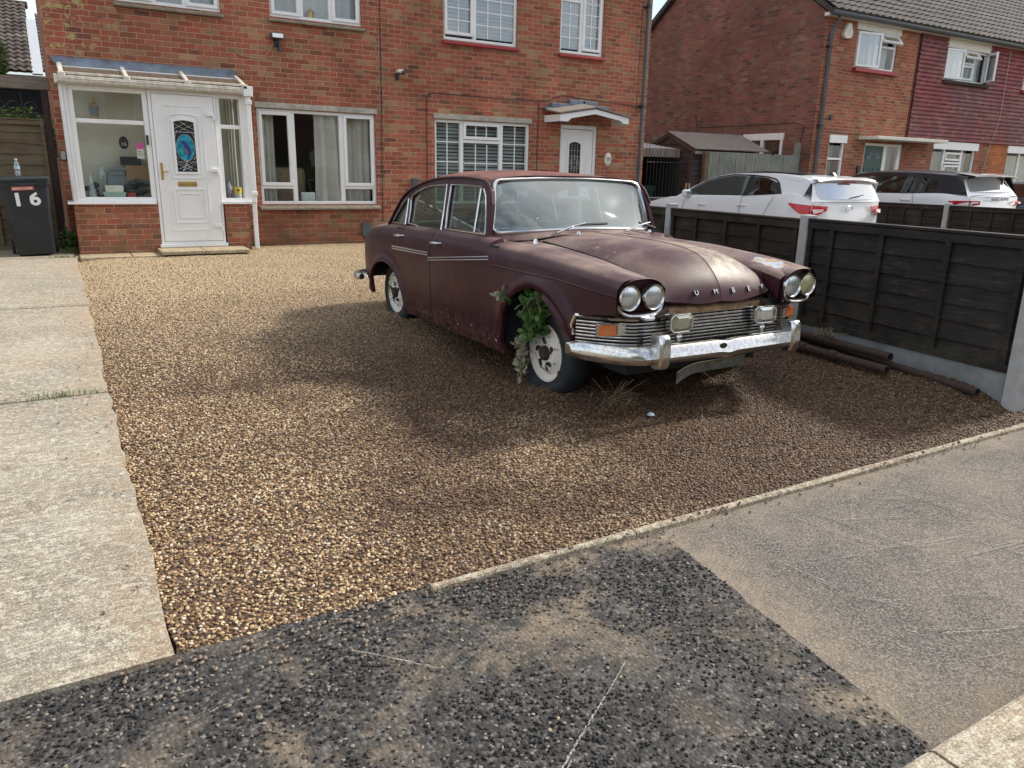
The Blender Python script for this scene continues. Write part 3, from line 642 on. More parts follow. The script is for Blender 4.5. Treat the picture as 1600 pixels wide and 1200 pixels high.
# edging and kerb stones
rnd = random.Random(77); b = MB()
for k in range(420):
    if k < 300: x = rnd.uniform(-.1, 1.2)+abs(rnd.gauss(0, .3)); y = 2.2-abs(rnd.gauss(0, .14)); z = -.010
    elif k < 360: x = rnd.uniform(1.2, 4.6); y = 2.19-abs(rnd.gauss(0, .05)); z = -.012 if y < 2.16 else .010
    else: x = .13-abs(rnd.gauss(0, .12)); y = rnd.uniform(2.3, 9); z = g0(x, y)+.016
    s_ = rnd.uniform(.004, .0085); a = rnd.uniform(0, 3.1)
    b.lathe([(.001, s_*.7), (s_*.75, s_*.45), (s_, 0), (s_*.7, -s_*.4)], (x, y, z+s_*.3), n=7, mat=Matrix.Rotation(a, 4, 'Z') @ Matrix.Diagonal((1.25, .85, 1, 1)))
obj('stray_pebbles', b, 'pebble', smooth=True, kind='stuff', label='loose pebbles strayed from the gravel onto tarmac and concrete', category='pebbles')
b = MB()
for k in range(26):
    x = rnd.uniform(.3, 4.8); y = rnd.uniform(2.4, 9.5); z = g0(x, y)+.004; l = rnd.uniform(.012, .03); a = rnd.uniform(0, 6.3); c, s_ = cos(a)*l, sin(a)*l
    b.add([(x-c, y-s_, z), (x+s_*.45, y-c*.45, z+.008), (x+c, y+s_, z+.002), (x-s_*.45, y+c*.45, z+.006)], [(0, 1, 2), (0, 2, 3)])
obj('fallen_leaves', b, 'straw', kind='stuff', label='a few dry curled leaves scattered on the gravel', category='leaves')
x = .985
for i in range(5):
    L = .915; x1 = min(x+L-.006, 5.2)
    n = 12; b = MB(); rows = []
    for k in range(n+1):
        t = x+(x1-x)*k/n; e = hn(t, 2, 9, .005)
        rows.append([(t, 2.170+e, -.08), (t, 2.172+e, .001+hn(t, 1, 6, .003)), (t, 2.178+e, .007+hn(t, 1, 6, .003)), (t, 2.205-e, .007+hn(t, 4, 6, .003)), (t, 2.212-e, 0), (t, 2.212-e, -.08)])
    b.grid(rows); b.poly(rows[0]); b.poly(rows[-1][::-1])
    obj('edging_stone', b, 'edging', smooth=True, ang=35, kind='structure'); x += L
x = -4.6
for i in range(12):
    x1 = x+.915-.012
    b = MB(); rows = []
    for k in range(13):
        t = x+(x1-x)*k/12; e = hn(t, 5, 7, .006)
        rows.append([(t, .86, -.1), (t, .86+e, -.016), (t, .845+e, -.006), (t, .735+e, -.010), (t, .712+e, -.022), (t, .703+e, -.05), (t, .70, -.2)])
    b.grid(rows); b.poly(rows[0]); b.poly(rows[-1][::-1])
    obj('kerb_stone', b, 'kerb', smooth=True, ang=35, kind='structure'); x += .915
# path slabs beside the porch
for (a, c, w) in ((.20, .83, 0), (.845, 1.30, 1)):
    obj('paving_slab', MB().box(a, c, 11.78, 12.28, .13, .192), 'slab', bevel=.006, loc=((a+c)/2, 12.0, .13), label='cream paving slab set flush below the porch bricks, '+('left one beside the drive' if not w else 'right one beside the door step'), category='paving slab', group='paving slabs by the porch')
st = thing('door_step', 'low stone step of two slabs under the white front door', 'step', (1.8, 12.0, .17))
obj('riser', MB().box(1.24, 2.35, 11.76, 12.27, .10, .20), 'soil', st)
obj('slab', MB().box(1.20, 1.775, 11.70, 12.28, .20, .25), 'slab', st, bevel=.008); obj('slab', MB().box(1.783, 2.40, 11.70, 12.28, .20, .25), 'slab', st, bevel=.008)
# ================================================================ HOUSES
def wall_xz(b, x0, x1, z0, z1, y, holes, reveal=.12):
    xs = sorted({x0, x1, *[h[0] for h in holes], *[h[1] for h in holes]}); zs = sorted({z0, z1, *[h[2] for h in holes], *[h[3] for h in holes]})
    for i in range(len(xs)-1):
        for j in range(len(zs)-1):
            cx, cz = (xs[i]+xs[i+1])/2, (zs[j]+zs[j+1])/2
            if any(h[0] < cx < h[1] and h[2] < cz < h[3] for h in holes): continue
            b.add([(xs[i], y, zs[j]), (xs[i+1], y, zs[j]), (xs[i+1], y, zs[j+1]), (xs[i], y, zs[j+1])], [(0, 1, 2, 3)])
    for a, c, d, e in holes:
        for p, q in (((a, d), (c, d)), ((c, d), (c, e)), ((c, e), (a, e)), ((a, e), (a, d))):
            b.add([(p[0], y, p[1]), (q[0], y, q[1]), (q[0], y+reveal, q[1]), (p[0], y+reveal, p[1])], [(0, 1, 2, 3)])
    return b
def frame4(b, x0, x1, z0, z1, w, ya, yb):
    b.box(x0, x1, ya, yb, z1-w, z1); b.box(x0, x1, ya, yb, z0, z0+w)
    b.box(x0, x0+w, ya, yb, z0+w, z1-w); b.box(x1-w, x1, ya, yb, z0+w, z1-w)
def window(par, x0, x1, z0, z1, y, cells, mull=(), trans=(), nbx=None, inner=None, gmat='glass', fw=.05, mw=.035, bars=.018):
    """cells: (x0,x1,z0,z1,sash,nx,nz)"""
    b = MB(); frame4(b, x0, x1, z0, z1, fw, y, y+.07)
    for m_ in mull: b.box(m_-mw, m_+mw, y+.002, y+.068, z0+fw, z1-fw)
    for (ta, tb, tz) in trans: b.box(ta, tb, y+.003, y+.067, tz-mw*.8, tz+mw*.8)
    for c in cells:
        if c[4]: frame4(b, c[0], c[1], c[2], c[3], .052, y-.018, y+.03)
    f = obj('window', b, 'upvc', par, bevel=.006)
    gb = MB(); gg = MB()
    for (a, c, d, e, sh, nx, nz_) in cells:
        i = .05 if sh else 0
        a, c, d, e = a+i, c-i, d+i, e-i
        gg.add([(a, y+.036, d), (c, y+.036, d), (c, y+.036, e), (a, y+.036, e)], [(0, 1, 2, 3)])
        for k in range(1, nx): xx = a+(c-a)*k/nx; gb.box(xx-bars/2, xx+bars/2, y+.026, y+.034, d, e)
        for k in range(1, nz_): zz = d+(e-d)*k/nz_; gb.box(a, c, y+.027, y+.0335, zz-bars/2, zz+bars/2)
    obj('glass_pane', gg, gmat, f)
    if gb.v: obj('glazing_bars', gb, 'upvc', f)
    return f
def blind(par, x0, x1, z0, z1, y, mat='blind', pitch=.062):
    b = MB(); z = z1
    while z > z0: b.add([(x0, y+.012, z), (x1, y+.012, z), (x1, y-.020, z-pitch*.75), (x0, y-.020, z-pitch*.75)], [(0, 1, 2, 3)]); z -= pitch
    return obj('blind', b, mat, par, solid=.003)
def curtain_(par, x0, x1, z0, z1, y, mat, folds=5, amp=.04, taper=0, name='curtain', seed=1):
    rnd = random.Random(seed); ph = [rnd.uniform(.6, 1.4) for _ in range(folds*2+2)]
    rows = []
    for j in range(13):
        t = j/12; z = z1+(z0-z1)*t; row = []
        for i in range(folds*12+1):
            u = i/(folds*12); k = u*folds
            a = amp*(.55+.45*t)*sin(2*pi*k+ph[int(k)]*1.3)*ph[int(k)+1]
            xx = x0+(x1-x0)*u+taper*t*(u-.2)*(x1-x0)
            row.append((xx, y+a+.01*sin(9*t+k), z))
        rows.append(row)
    return obj(name, MB().grid(rows), mat, par, smooth=True, ang=180)
FY = 12.85
house = thing('semi_detached_house', 'red brick semi-detached house pair with white windows behind the old car', 'house', (5.4, 12.85, .19))
# openings: name: x0 x1 z0 z1
W1 = (2.87, 4.82, .84, 2.31); U1 = (3.17, 4.63, 3.65, 4.80); U0 = (1.05, 2.45, 3.62, 4.80); U2 = (6.10, 7.57, 3.61, 4.80); U3 = (8.50, 9.50, 3.61, 4.80)
W2 = (5.92, 7.89, .84, 2.30); D2 = (8.59, 9.47, .30, 2.33)
b = MB(); wall_xz(b, .13, 10.67, -.1, 5.15, FY, [W1, U1, U0, U2, U3, W2, D2])
b.add([(.13, FY, -.1), (.13, 19.6, -.1), (.13, 19.6, 5.15), (.13, 16.2, 7.5), (.13, FY, 5.15)], [(0, 1, 2, 3, 4)])
b.add([(10.67, FY, -.1), (10.67, 19.6, -.1), (10.67, 19.6, 5.15), (10.67, 16.2, 7.5), (10.67, FY, 5.15)], [(0, 1, 2, 3, 4)])
b.add([(.13, 19.6, -.1), (10.67, 19.6, -.1), (10.67, 19.6, 5.15), (.13, 19.6, 5.15)], [(0, 1, 2, 3)])
obj('brick_wall', b, 'brick', house)
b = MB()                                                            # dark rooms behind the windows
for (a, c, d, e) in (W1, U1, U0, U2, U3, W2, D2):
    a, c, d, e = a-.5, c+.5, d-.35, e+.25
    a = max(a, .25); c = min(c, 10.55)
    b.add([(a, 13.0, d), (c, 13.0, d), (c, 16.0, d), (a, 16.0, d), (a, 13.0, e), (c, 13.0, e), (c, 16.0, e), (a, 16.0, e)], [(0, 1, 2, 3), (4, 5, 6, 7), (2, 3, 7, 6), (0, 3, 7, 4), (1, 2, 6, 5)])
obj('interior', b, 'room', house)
def tiled_roof(par, x0, x1, y0, z0, y1, z1, mat='roof_tile', tw=.30, rh=.34, amp=.026, name='roof', seg=5):
    """pantiled slope running up from (y0,z0) to (y1,z1)"""
    L = sqrt((y1-y0)**2+(z1-z0)**2); n = int(L/rh); b = MB(); ux = (y1-y0)/L; uz = (z1-z0)/L
    nx = int((x1-x0)/tw*seg)
    for i in range(n):
        s0 = L*i/n; s1 = L*(i+1)/n+.03; rows = []
        for (s_, lift) in ((s0, -.01), (s0, .030), (s1, .002)):
            row = []
            for k in range(nx+1):
                x = x0+(x1-x0)*k/nx; ph = (x-x0)/tw*2*pi
                h = lift+(amp*(.5+.5*cos(ph))+.004*hn(int(ph/6.283)*3.3, i*2.7, 1.0))*(1 if lift > -.005 else .2)
                row.append((x, y0+ux*s_-uz*h*1.0, z0+uz*s_+ux*h))
            rows.append(row)
        b.grid(rows)
    return obj(name, b, mat, par, smooth=True, ang=50)
tiled_roof(house, 0, 10.8, 12.55, 5.08, 16.2, 7.62)
obj('roof', MB().add([(0, 19.8, 5.0), (10.8, 19.8, 5.0), (10.8, 16.2, 7.6), (0, 16.2, 7.6)], [(0, 1, 2, 3)]), 'roof_tile', house)
# window 1, ground floor of the porch house
w = window(house, *W1, FY+.035, [(2.90, 3.40, 1.135, 2.27, 1, 1, 1), (2.92, 3.38, .89, 1.09, 0, 1, 1), (3.47, 4.20, .89, 2.26, 0, 1, 1), (4.27, 4.79, 1.14, 2.28, 1, 1, 1), (4.30, 4.77, .89, 1.09, 0, 1, 1)],
           mull=(3.43, 4.235), trans=((2.9, 3.4, 1.115), (4.27, 4.8, 1.118)))
curtain_(w, 2.93, 3.17, .80, 2.34, FY+.20, 'curtain', 3, .03, seed=3); curtain_(w, 3.83, 4.24, .82, 2.34, FY+.16, 'curtain', 2, .05, .25, seed=5); curtain_(w, 4.22, 4.80, .80, 2.34, FY+.22, 'curtain', 5, .03, seed=8)
obj('lintel', MB().box(2.85, 4.85, FY-.025, FY+.1, 2.315, 2.40), 'lintel', house, bevel=.005)
obj('window_sill', MB().prism([(FY-.10, .755), (FY-.10, .79), (FY+.06, .84), (FY+.06, .755)], 2.82, 4.86, 'YZ'), 'sill_stone', house, bevel=.008)
# upper windows, left house
w = window(house, *U1, FY+.035, [(3.20, 3.64, 3.69, 4.76, 1, 1, 1), (3.68, 4.12, 3.70, 4.75, 0, 1, 1), (4.155, 4.60, 3.69, 4.76, 1, 1, 1)], mull=(3.66, 4.137))
curtain_(w, 3.2, 4.6, 3.6, 4.85, FY+.20, 'net', 7, .025, seed=4)
obj('window_sill', MB().prism([(FY-.07, 3.575), (FY-.07, 3.61), (FY+.06, 3.65), (FY+.06, 3.575)], 3.14, 4.67, 'YZ'), 'sill_stone', house, bevel=.008)
w = window(house, *U0, FY+.035, [(1.08, 1.52, 3.66, 4.76, 1, 1, 1), (1.56, 1.95, 3.67, 4.75, 0, 1, 1), (1.98, 2.42, 3.66, 4.76, 1, 1, 1)], mull=(1.54, 1.965))
curtain_(w, 1.08, 2.42, 3.6, 4.85, FY+.20, 'net', 7, .025, seed=14)
obj('window_sill', MB().prism([(FY-.07, 3.545), (FY-.07, 3.58), (FY+.06, 3.62), (FY+.06, 3.545)], 1.02, 2.48, 'YZ'), 'sill_stone', house, bevel=.008)
# windows of the right house with glazing bars and blinds
w = window(house, *U2, FY+.035, [(6.13, 6.69, 3.70, 4.77, 1, 2, 5), (6.73, 7.52, 3.70, 4.75, 0, 3, 5)], mull=(6.715,), gmat='glass_ref'); blind(w, 6.12, 7.55, 3.66, 4.8, FY+.16, 'blind_pale')
w = window(house, *U3, FY+.035, [(8.53, 8.97, 3.70, 4.50, 0, 2, 4), (9.03, 9.46, 3.68, 4.77, 1, 2, 5)], mull=(9.0,), trans=((8.53, 9.0, 4.53),), gmat='glass_ref'); blind(w, 8.52, 9.48, 3.66, 4.8, FY+.16, 'blind_pale')
for h in (U2, U3):
    obj('window_sill', MB().prism([(FY-.07, h[2]-.075), (FY-.07, h[2]-.04), (FY+.06, h[2]), (FY+.06, h[2]-.075)], h[0]-.03, h[1]+.03, 'YZ'), 'red_sill', house, bevel=.006)
w = window(house, *W2, FY+.035, [(5.95, 6.43, .89, 2.27, 0, 2, 4), (6.50, 7.26, 1.98, 2.27, 1, 3, 1), (6.53, 7.24, .89, 1.90, 0, 3, 3), (7.33, 7.86, .89, 2.27, 0, 2, 4)], mull=(6.47, 7.29), trans=((6.5, 7.26, 1.945),))
blind(w, 5.94, 7.87, .86, 2.3, FY+.17)
obj('lintel', MB().box(5.90, 7.92, FY-.025, FY+.1, 2.305, 2.39), 'lintel', house, bevel=.005)
obj('window_sill', MB().prism([(FY-.08, .755), (FY-.08, .79), (FY+.06, .84), (FY+.06, .755)], 5.88, 7.92, 'YZ'), 'sill_stone', house, bevel=.008)
# neighbour's door and canopy
b = MB(); frame4(b, *D2, .07, FY+.03, FY+.10); obj('door_frame', b, 'upvc', house, bevel=.006)
d2 = obj('front_door', MB().box(8.665, 9.395, FY+.05, FY+.09, .37, 2.25), 'upvc', house, bevel=.005)
def arch_loop(x0, x1, z0, z1, rise, n=9): return [(x0, z0), (x1, z0)]+[(x1+(x0-x1)*i/(n-1), z1-rise+rise*sin(pi*(.18+.64*i/(n-1)))/1.0) for i in range(n)]
def ring(b, outer, inner, ya, yb):
    n = len(outer)
    b.grid([[(p[0], yb, p[1]) for p in outer], [(p[0], ya, p[1]) for p in outer], [(p[0], ya, p[1]) for p in inner], [(p[0], yb, p[1]) for p in inner]], cyc=True); return b
b = MB(); ring(b, arch_loop(8.79, 9.14, .95, 2.07, .10), arch_loop(8.83, 9.10, .99, 2.02, .09), FY+.035, FY+.05); obj('panel_moulding', b, 'upvc', d2, bevel=.003)
b = MB().prism(arch_loop(8.83, 9.10, .99, 2.02, .09), FY+.043, FY+.049); obj('door_glass', b, 'dark', d2)
b = MB()
for k in range(1, 4): b.box(8.83+k*.0675-.002, 8.83+k*.0675+.002, FY+.040, FY+.0425, 1.0, 1.98)
for k in range(8): b.box(8.835, 9.095, FY+.0405, FY+.042, 1.05+k*.115, 1.054+k*.115)
b.tube([(8.965+.06*cos(a*pi/8), FY+.040, 1.62+.09*sin(a*pi/8)) for a in range(17)], .003, 5); b.tube([(8.965+.10*cos(a*pi/8), FY+.040, 1.62+.15*sin(a*pi/8)) for a in range(17)], .002, 5)
obj('leading', b, 'ivory', d2)
can = thing('door_canopy', 'small pitched canopy with white scalloped front over the neighbouring door', 'canopy', (9.08, 12.85, 2.4))
b = MB()
def canp(x): return 2.60-.155*abs(x-9.0)
pr = [(8.20, 2.47), (9.0, 2.60), (9.80, 2.475), (9.80, 2.37), (9.66, 2.37), (9.60, 2.42), (9.0, 2.51), (8.45, 2.41), (8.38, 2.35), (8.20, 2.35)]
b.prism(pr, 12.30, 12.33); obj('fascia', b, 'upvc', can, bevel=.004)
b = MB(); b.prism([(8.20, 2.35), (8.20, 2.47), (8.215, 2.47), (8.215, 2.35)], 12.33, 12.84); b.prism([(9.80, 2.35), (9.80, 2.47), (9.785, 2.47), (9.785, 2.35)], 12.33, 12.84); obj('side_board', b, 'upvc', can)
b = MB()
for (xa, za, xb, zb) in ((8.15, 2.475, 9.0, 2.615), (9.0, 2.615, 9.86, 2.475)):
    b.add([(xa, 12.26, za), (xb, 12.26, zb), (xb, 12.84, zb+.10), (xa, 12.84, za+.10), (xa, 12.26, za+.025), (xb, 12.26, zb+.025), (xb, 12.84, zb+.125), (xa, 12.84, za+.125)], [(0, 1, 2, 3), (4, 7, 6, 5), (0, 4, 5, 1), (3, 2, 6, 7), (0, 3, 7, 4), (1, 5, 6, 2)])
obj('roof', b, 'felt', can)
b = MB()
for (a, c, z, t) in ((8.15, 8.35, 2.56, .06), (8.3, 8.75, 2.60, .10), (8.7, 9.05, 2.66, .12), (9.0, 9.35, 2.665, .11), (9.3, 9.62, 2.61, .09), (9.55, 9.8, 2.56, .06)): b.box(a, c, 12.72, 12.846, z, z+t)
obj('lead_flashing', b, 'lead', can, bevel=.006)
# pipes, cables, vents on the facade
pp = obj('downpipe', MB().tube([(10.53, FY-.06, 5.0), (10.53, FY-.06, .2)], .034, 12), 'grey_pipe', house, smooth=True)
b = MB()
for z in (4.62, 2.76, .9): b.tube([(10.53, FY-.06, z-.03), (10.53, FY-.06, z+.03)], .044, 12)
for z in (4.6, 2.76): b.box(10.44, 10.62, FY-.03, FY, z-.015, z+.015)
obj('pipe_bracket', b, 'black_plastic', pp)
obj('gutter', MB().tube([(0, FY-.16, 5.02), (10.8, FY-.16, 5.02)], .06, 10), 'black_plastic', house)
def cable(pts, r=.006, mat='cable', par=house): return obj('cable', MB().tube(pts, r, 5), mat, par, smooth=True)
c_ = FY-.008
cable([(4.955, c_, 5.1), (4.945, c_, 3.4), (4.93, c_, 2.0), (4.91, c_, .55)])
cable([(5.76, c_, .9), (5.77, c_, 2.62), (5.80, c_, 2.69), (5.87, c_, 2.72), (7.2, c_, 2.715), (8.2, c_, 2.72), (8.6, c_, 2.86), (9.5, c_, 2.80), (10.5, c_, 2.76), (10.66, c_, 2.755)], .007)
cable([(8.10, c_, 2.70), (8.06, c_, 2.66), (8.055, c_, .9)]); cable([(10.42, c_, 5.0), (10.40, c_, 2.8), (10.38, c_, 2.6)], .005)
cable([(4.65, c_, 3.60), (4.88, c_, 3.585), (4.905, c_, 3.56), (4.905, c_, 2.4)], .004, 'cable_pale'); cable([(3.19, c_, 3.25), (3.12, c_-.02, 3.15), (3.02, c_, 3.02), (2.7, c_, 3.05), (2.62, c_, 3.12)], .005, 'cable_pale'); cable([(2.62, c_, 3.9), (2.64, c_, 3.62), (2.7, c_, 3.58)], .004, 'cable_pale')
cable([(4.65, c_, 2.98), (4.9, c_, 2.955)], .004)
for (x, z, w_, h_, lab) in ((5.51, 1.20, .10, .16, ''), (4.59, .42, .15, .22, '')):
    obj('air_vent', MB().box(x-w_/2, x+w_/2, FY-.07, FY, z-h_/2, z+h_/2), 'grey_pipe', house, bevel=.006)
# camera and flood light
cm = thing('security_camera', 'small white and black security camera on the brick wall above the ground floor', 'security camera', (5.25, FY, 2.99))
obj('housing', MB().box(-.05, .05, -.13, -.02, .0, .055), 'ivory', cm, world=False, bevel=.012); obj('lens_hood', MB().box(.015, .07, -.15, -.10, -.03, .03), 'black_plastic', cm, world=False, bevel=.006); obj('bracket', MB().box(-.055, .0, -.06, 0, -.10, .0), 'black_plastic', cm, world=False, bevel=.01)
fl = thing('flood_light', 'black flood light with motion sensor on the wall above the porch end', 'flood light', (3.24, FY, 3.32))
obj('lamp_head', MB().box(-.11, .09, -.16, -.03, .0, .085), 'grey_pipe', fl, world=False, bevel=.02); obj('lamp_glass', MB().box(-.09, .07, -.168, -.161, .012, .07), 'silver', fl, world=False); obj('bracket', MB().box(-.04, .04, -.05, 0, -.10, .0), 'black_plastic', fl, world=False, bevel=.01); obj('sensor', MB().tube([(.03, -.06, -.05), (.03, -.07, -.17)], [.02, .034], 8), 'black_plastic', fl, world=False)
pl = thing('house_number_plaque', 'oval white number plaque on the bricks right of the neighbouring door', 'plaque', (9.755, FY, 1.715))
obj('plate', MB().lathe([(0, -.014), (.9, -.014), (1, -.006), (1, 0)], axis='Y', n=28, mat=Matrix.Diagonal((.085, 1, .125, 1))), 'ivory', pl, world=False, smooth=True)
text('number', '18', .10, pl, 'lead', Matrix.Translation((9.755, FY-.016, 1.715)) @ FACE_S)
# ---------------------------------------------------------------- porch
porch = thing('porch', 'white framed lean-to porch on low brick walls with glass roof', 'porch', (1.4, 12.29, .19))
PY = 12.29
b = MB()
for (a, c) in ((.21, 1.275), (2.19, 2.545)):
    b.box(a, c, PY, PY+.12, .05, .872)
b.box(.21, .33, PY+.12, FY, .05, .872); b.box(2.425, 2.545, PY+.12, FY, .05, .872)
obj('brick_base', b, 'brick', porch)
b = MB(); b.box(.14, 1.255, PY-.06, PY+.1, .874, .905); b.box(2.165, 2.62, PY-.06, PY+.1, .874, .905); b.box(.14, .30, PY+.1, FY, .874, .905); b.box(2.50, 2.62, PY+.1, FY, .874, .905)
obj('window_sill', b, 'upvc', porch, bevel=.004)
w = window(porch, .30, 1.27, .905, 2.43, PY+.02, [(.375, 1.19, .965, 1.945, 0, 1, 1), (.375, 1.19, 2.01, 2.365, 0, 1, 1)], trans=((.36, 1.2, 1.98),), fw=.065)
w = window(porch, 2.17, 2.56, .905, 2.43, PY+.02, [(2.225, 2.505, .965, 1.945, 0, 1, 1), (2.225, 2.505, 2.01, 2.365, 0, 1, 1)], trans=((2.22, 2.51, 1.98),), fw=.055)
b = MB()
b.box(.215, .30, PY-.005, PY+.10, .905, 2.44); b.box(.235, .25, PY-.018, PY-.005, .905, 2.40); b.box(.265, .28, PY-.018, PY-.005, .905, 2.40)
b.box(.215, .27, PY+.10, FY, 2.37, 2.44); b.box(.215, .27, FY-.08, FY, .905, 2.37); b.box(.215, .27, PY+.10, FY-.08, 1.95, 2.0)
b.box(2.56, 2.62, PY+.02, PY+.09, .905, 2.43); b.box(2.57, 2.62, PY+.09, FY, 2.37, 2.43); b.box(2.57, 2.62, FY-.07, FY, .905, 2.37)
obj('corner_post', b, 'upvc', porch, bevel=.005)
obj('side_glass', MB().add([(.24, PY+.1, .905), (.24, FY, .905), (.24, FY, 2.4), (.24, PY+.1, 2.4)], [(0, 1, 2, 3)]).add([(2.595, PY+.1, .905), (2.595, FY, .905), (2.595, FY, 2.4), (2.595, PY+.1, 2.4)], [(0, 1, 2, 3)]), 'glass', porch)
b = MB(); b.box(1.275, 1.315, PY-.005, PY+.08, .255, 2.43); b.box(2.14, 2.168, PY-.005, PY+.08, .255, 2.43); b.box(1.315, 2.14, PY, PY+.08, 2.385, 2.43); b.box(1.25, 2.19, PY-.05, PY+.08, .255, .30); b.box(1.315, 2.14, PY, PY+.08, .30, .335)
obj('door_frame', b, 'upvc', porch, bevel=.004)
door = obj('front_door', MB().box(1.32, 2.135, PY-.012, PY+.04, .34, 2.38), 'upvc', porch, bevel=.004)
b = MB(); D = PY-.012
def rect(a, c, d, e): return [(a, d), (c, d), (c, e), (a, e)]
ring(b, rect(1.44, 1.985, .49, 2.245), rect(1.462, 1.963, .512, 2.223), D-.010, D)
ring(b, arch_loop(1.50, 1.925, 1.235, 2.14, .075), arch_loop(1.52, 1.905, 1.255, 2.12, .07), D-.013, D)
ring(b, arch_loop(1.55, 1.875, 1.30, 2.07, .06), arch_loop(1.578, 1.847, 1.33, 2.04, .055), D-.022, D)
ring(b, rect(1.50, 1.945, .60, 1.10), rect(1.525, 1.92, .625, 1.075), D-.013, D); ring(b, rect(1.565, 1.88, .67, 1.03), rect(1.582, 1.863, .687, 1.013), D-.012, D)
obj('panel_moulding', b, 'upvc', door, bevel=.003)
obj('door_glass', MB().prism(arch_loop(1.578, 1.847, 1.33, 2.04, .055), D-.006, D-.002), 'dark', door)
b = MB(); y_ = D-.009
def strip(p, q, w_=.0035): b.tube([(p[0], y_, p[1]), (q[0], y_, q[1])], w_, 4)
for s_ in (-1, 1):
    for k in range(4): strip((1.7125-s_*.13, 1.99-k*.02+(.0 if k else 0)), (1.7125+s_*.13, 1.86-k*.0)) if k < 1 else None
    strip((1.7125-s_*.13, 1.92), (1.7125+s_*.06, 2.03)); strip((1.7125-s_*.13, 1.36), (1.7125+s_*.13, 1.48)); strip((1.7125-s_*.13, 1.45), (1.7125+s_*.07, 1.34)); strip((1.7125+s_*.13, 1.80), (1.7125+s_*.10, 1.90)); strip((1.7125+s_*.06, 1.34), (1.7125-s_*.02, 1.5)); strip((1.7125+s_*.13, 1.55), (1.7125+s_*.1, 1.5))
strip((1.58, 1.88), (1.845, 1.88)); strip((1.58, 1.47), (1.845, 1.47)); b.tube([(1.7125+.125*cos(a*pi/12), y_, 1.665+.185*sin(a*pi/12)) for a in range(25)], .005, 5)
obj('leading', b, 'silver', door)
obj('glass_roundel', MB().lathe([(0, -.004), (1, -.004), (1, 0)], axis='Y', n=28, mat=Matrix.Diagonal((.122, 1, .182, 1))).lathe([(0, 0)], n=3) if False else MB().lathe([(0.001, -.004), (1, -.004), (1, 0)], c=(1.7125, D-.007, 1.665), axis='Y', n=28, mat=Matrix.Diagonal((.122, 1, .182, 1))), 'blue_glass', door)
b = MB(); b.prism([(1.655, 1.745), (1.69, 1.765), (1.72, 1.75), (1.77, 1.67), (1.79, 1.60), (1.765, 1.55), (1.71, 1.60), (1.69, 1.70)], D-.014, D-.011); b.prism([(1.62, 1.76), (1.665, 1.755), (1.66, 1.745)], D-.014, D-.011); b.prism([(1.765, 1.55), (1.72, 1.50), (1.735, 1.56)], D-.014, D-.011); obj('bird_motif', b, 'bird', door)
obj('bird_motif', MB().prism([(1.70, 1.67), (1.72, 1.65), (1.745, 1.585), (1.73, 1.58), (1.70, 1.62)], D-.0165, D-.0145), 'rustred', door)
b = MB(); b.box(1.352, 1.385, D-.012, D, 1.215, 1.45); b.tube([(1.369, D-.03, 1.335), (1.46, D-.035, 1.33)], .010, 8); b.tube([(1.369, D-.03, 1.335), (1.369, D, 1.335)], .010, 8); obj('handle', b, 'gold', door, bevel=.003)
b = MB(); b.box(1.565, 1.825, D-.012, D, 1.125, 1.195); obj('letterbox', b, 'gold', door, bevel=.006); obj('letterbox', MB().box(1.59, 1.80, D-.018, D-.012, 1.145, 1.175), 'gold', door, bevel=.003)
for z in (2.14, 1.36, .56):
    b = MB(); b.box(2.03, 2.135, D-.035, D, z-.03, z+.03); b.box(2.115, 2.15, D-.045, D, z-.085, z-.01); obj('hinge', b, 'upvc', door, bevel=.012)
obj('doorbell', MB().box(1.205, 1.235, PY-.012, PY+.02, 1.69, 1.82), 'black_plastic', porch, bevel=.005)
# lean-to roof, flashing, gutter
b = MB(); z0, z1, ya, yb = 2.53, 2.72, PY-.10, FY
b.add([(.22, ya, z0), (2.62, ya, z0), (2.62, yb, z1), (.22, yb, z1), (.22, ya, z0+.02), (2.62, ya, z0+.02), (2.62, yb, z1+.02), (.22, yb, z1+.02)], [(0, 1, 2, 3), (4, 7, 6, 5), (0, 4, 5, 1), (0, 3, 7, 4), (1, 5, 6, 2)])
obj('roof_sheet', b, 'roof_glass', porch)
b = MB(); random.seed(5)
for k in range(160):
    x = random.uniform(.26, 2.58); t = random.uniform(.02, .55); s_ = random.uniform(.008, .022); b.lathe([(.001, s_*.8), (s_*.7, s_*.5), (s_, 0)], (x, ya+(yb-ya)*t, z0+.018+(z1-z0)*t), n=6)
obj('moss_clumps', b, 'moss', porch, smooth=True)
b = MB()
for x in (.26, 1.03, 1.80, 2.57):
    b = MB(); b.prism([(ya-.02, z0-.01), (ya-.035, z0+.03), (ya-.01, z0+.048), (yb-.05, z1+.045), (yb-.05, z1-.02)], x-.028, x+.028, 'YZ'); b.box(x-.042, x+.042, ya-.05, ya-.02, z0-.03, z0+.045); obj('rafter', b, 'upvc_dirty', porch, bevel=.012)
b = MB(); b.box(.24, 2.60, ya-.03, ya+.01, z0+.012, z0+.045); obj('glazing_bar', b, 'upvc_dirty', porch, bevel=.006)
b = MB(); b.box(.21, 2.62, PY-.01, PY+.09, 2.432, 2.535); obj('eaves_beam', b, 'upvc', porch)
b = MB(); b.prism([(PY-.145, 2.455), (PY-.15, 2.525), (PY-.135, 2.53), (PY-.125, 2.47), (PY-.03, 2.47), (PY-.03, 2.53), (PY-.012, 2.53), (PY-.012, 2.44), (PY-.12, 2.435)], .19, 2.56, 'YZ'); b.box(.17, .20, PY-.155, PY-.01, 2.43, 2.54); b.box(.24, 2.5, PY-.157, PY-.150, 2.49, 2.50); obj('gutter', b, 'upvc_dirty', porch, bevel=.006)
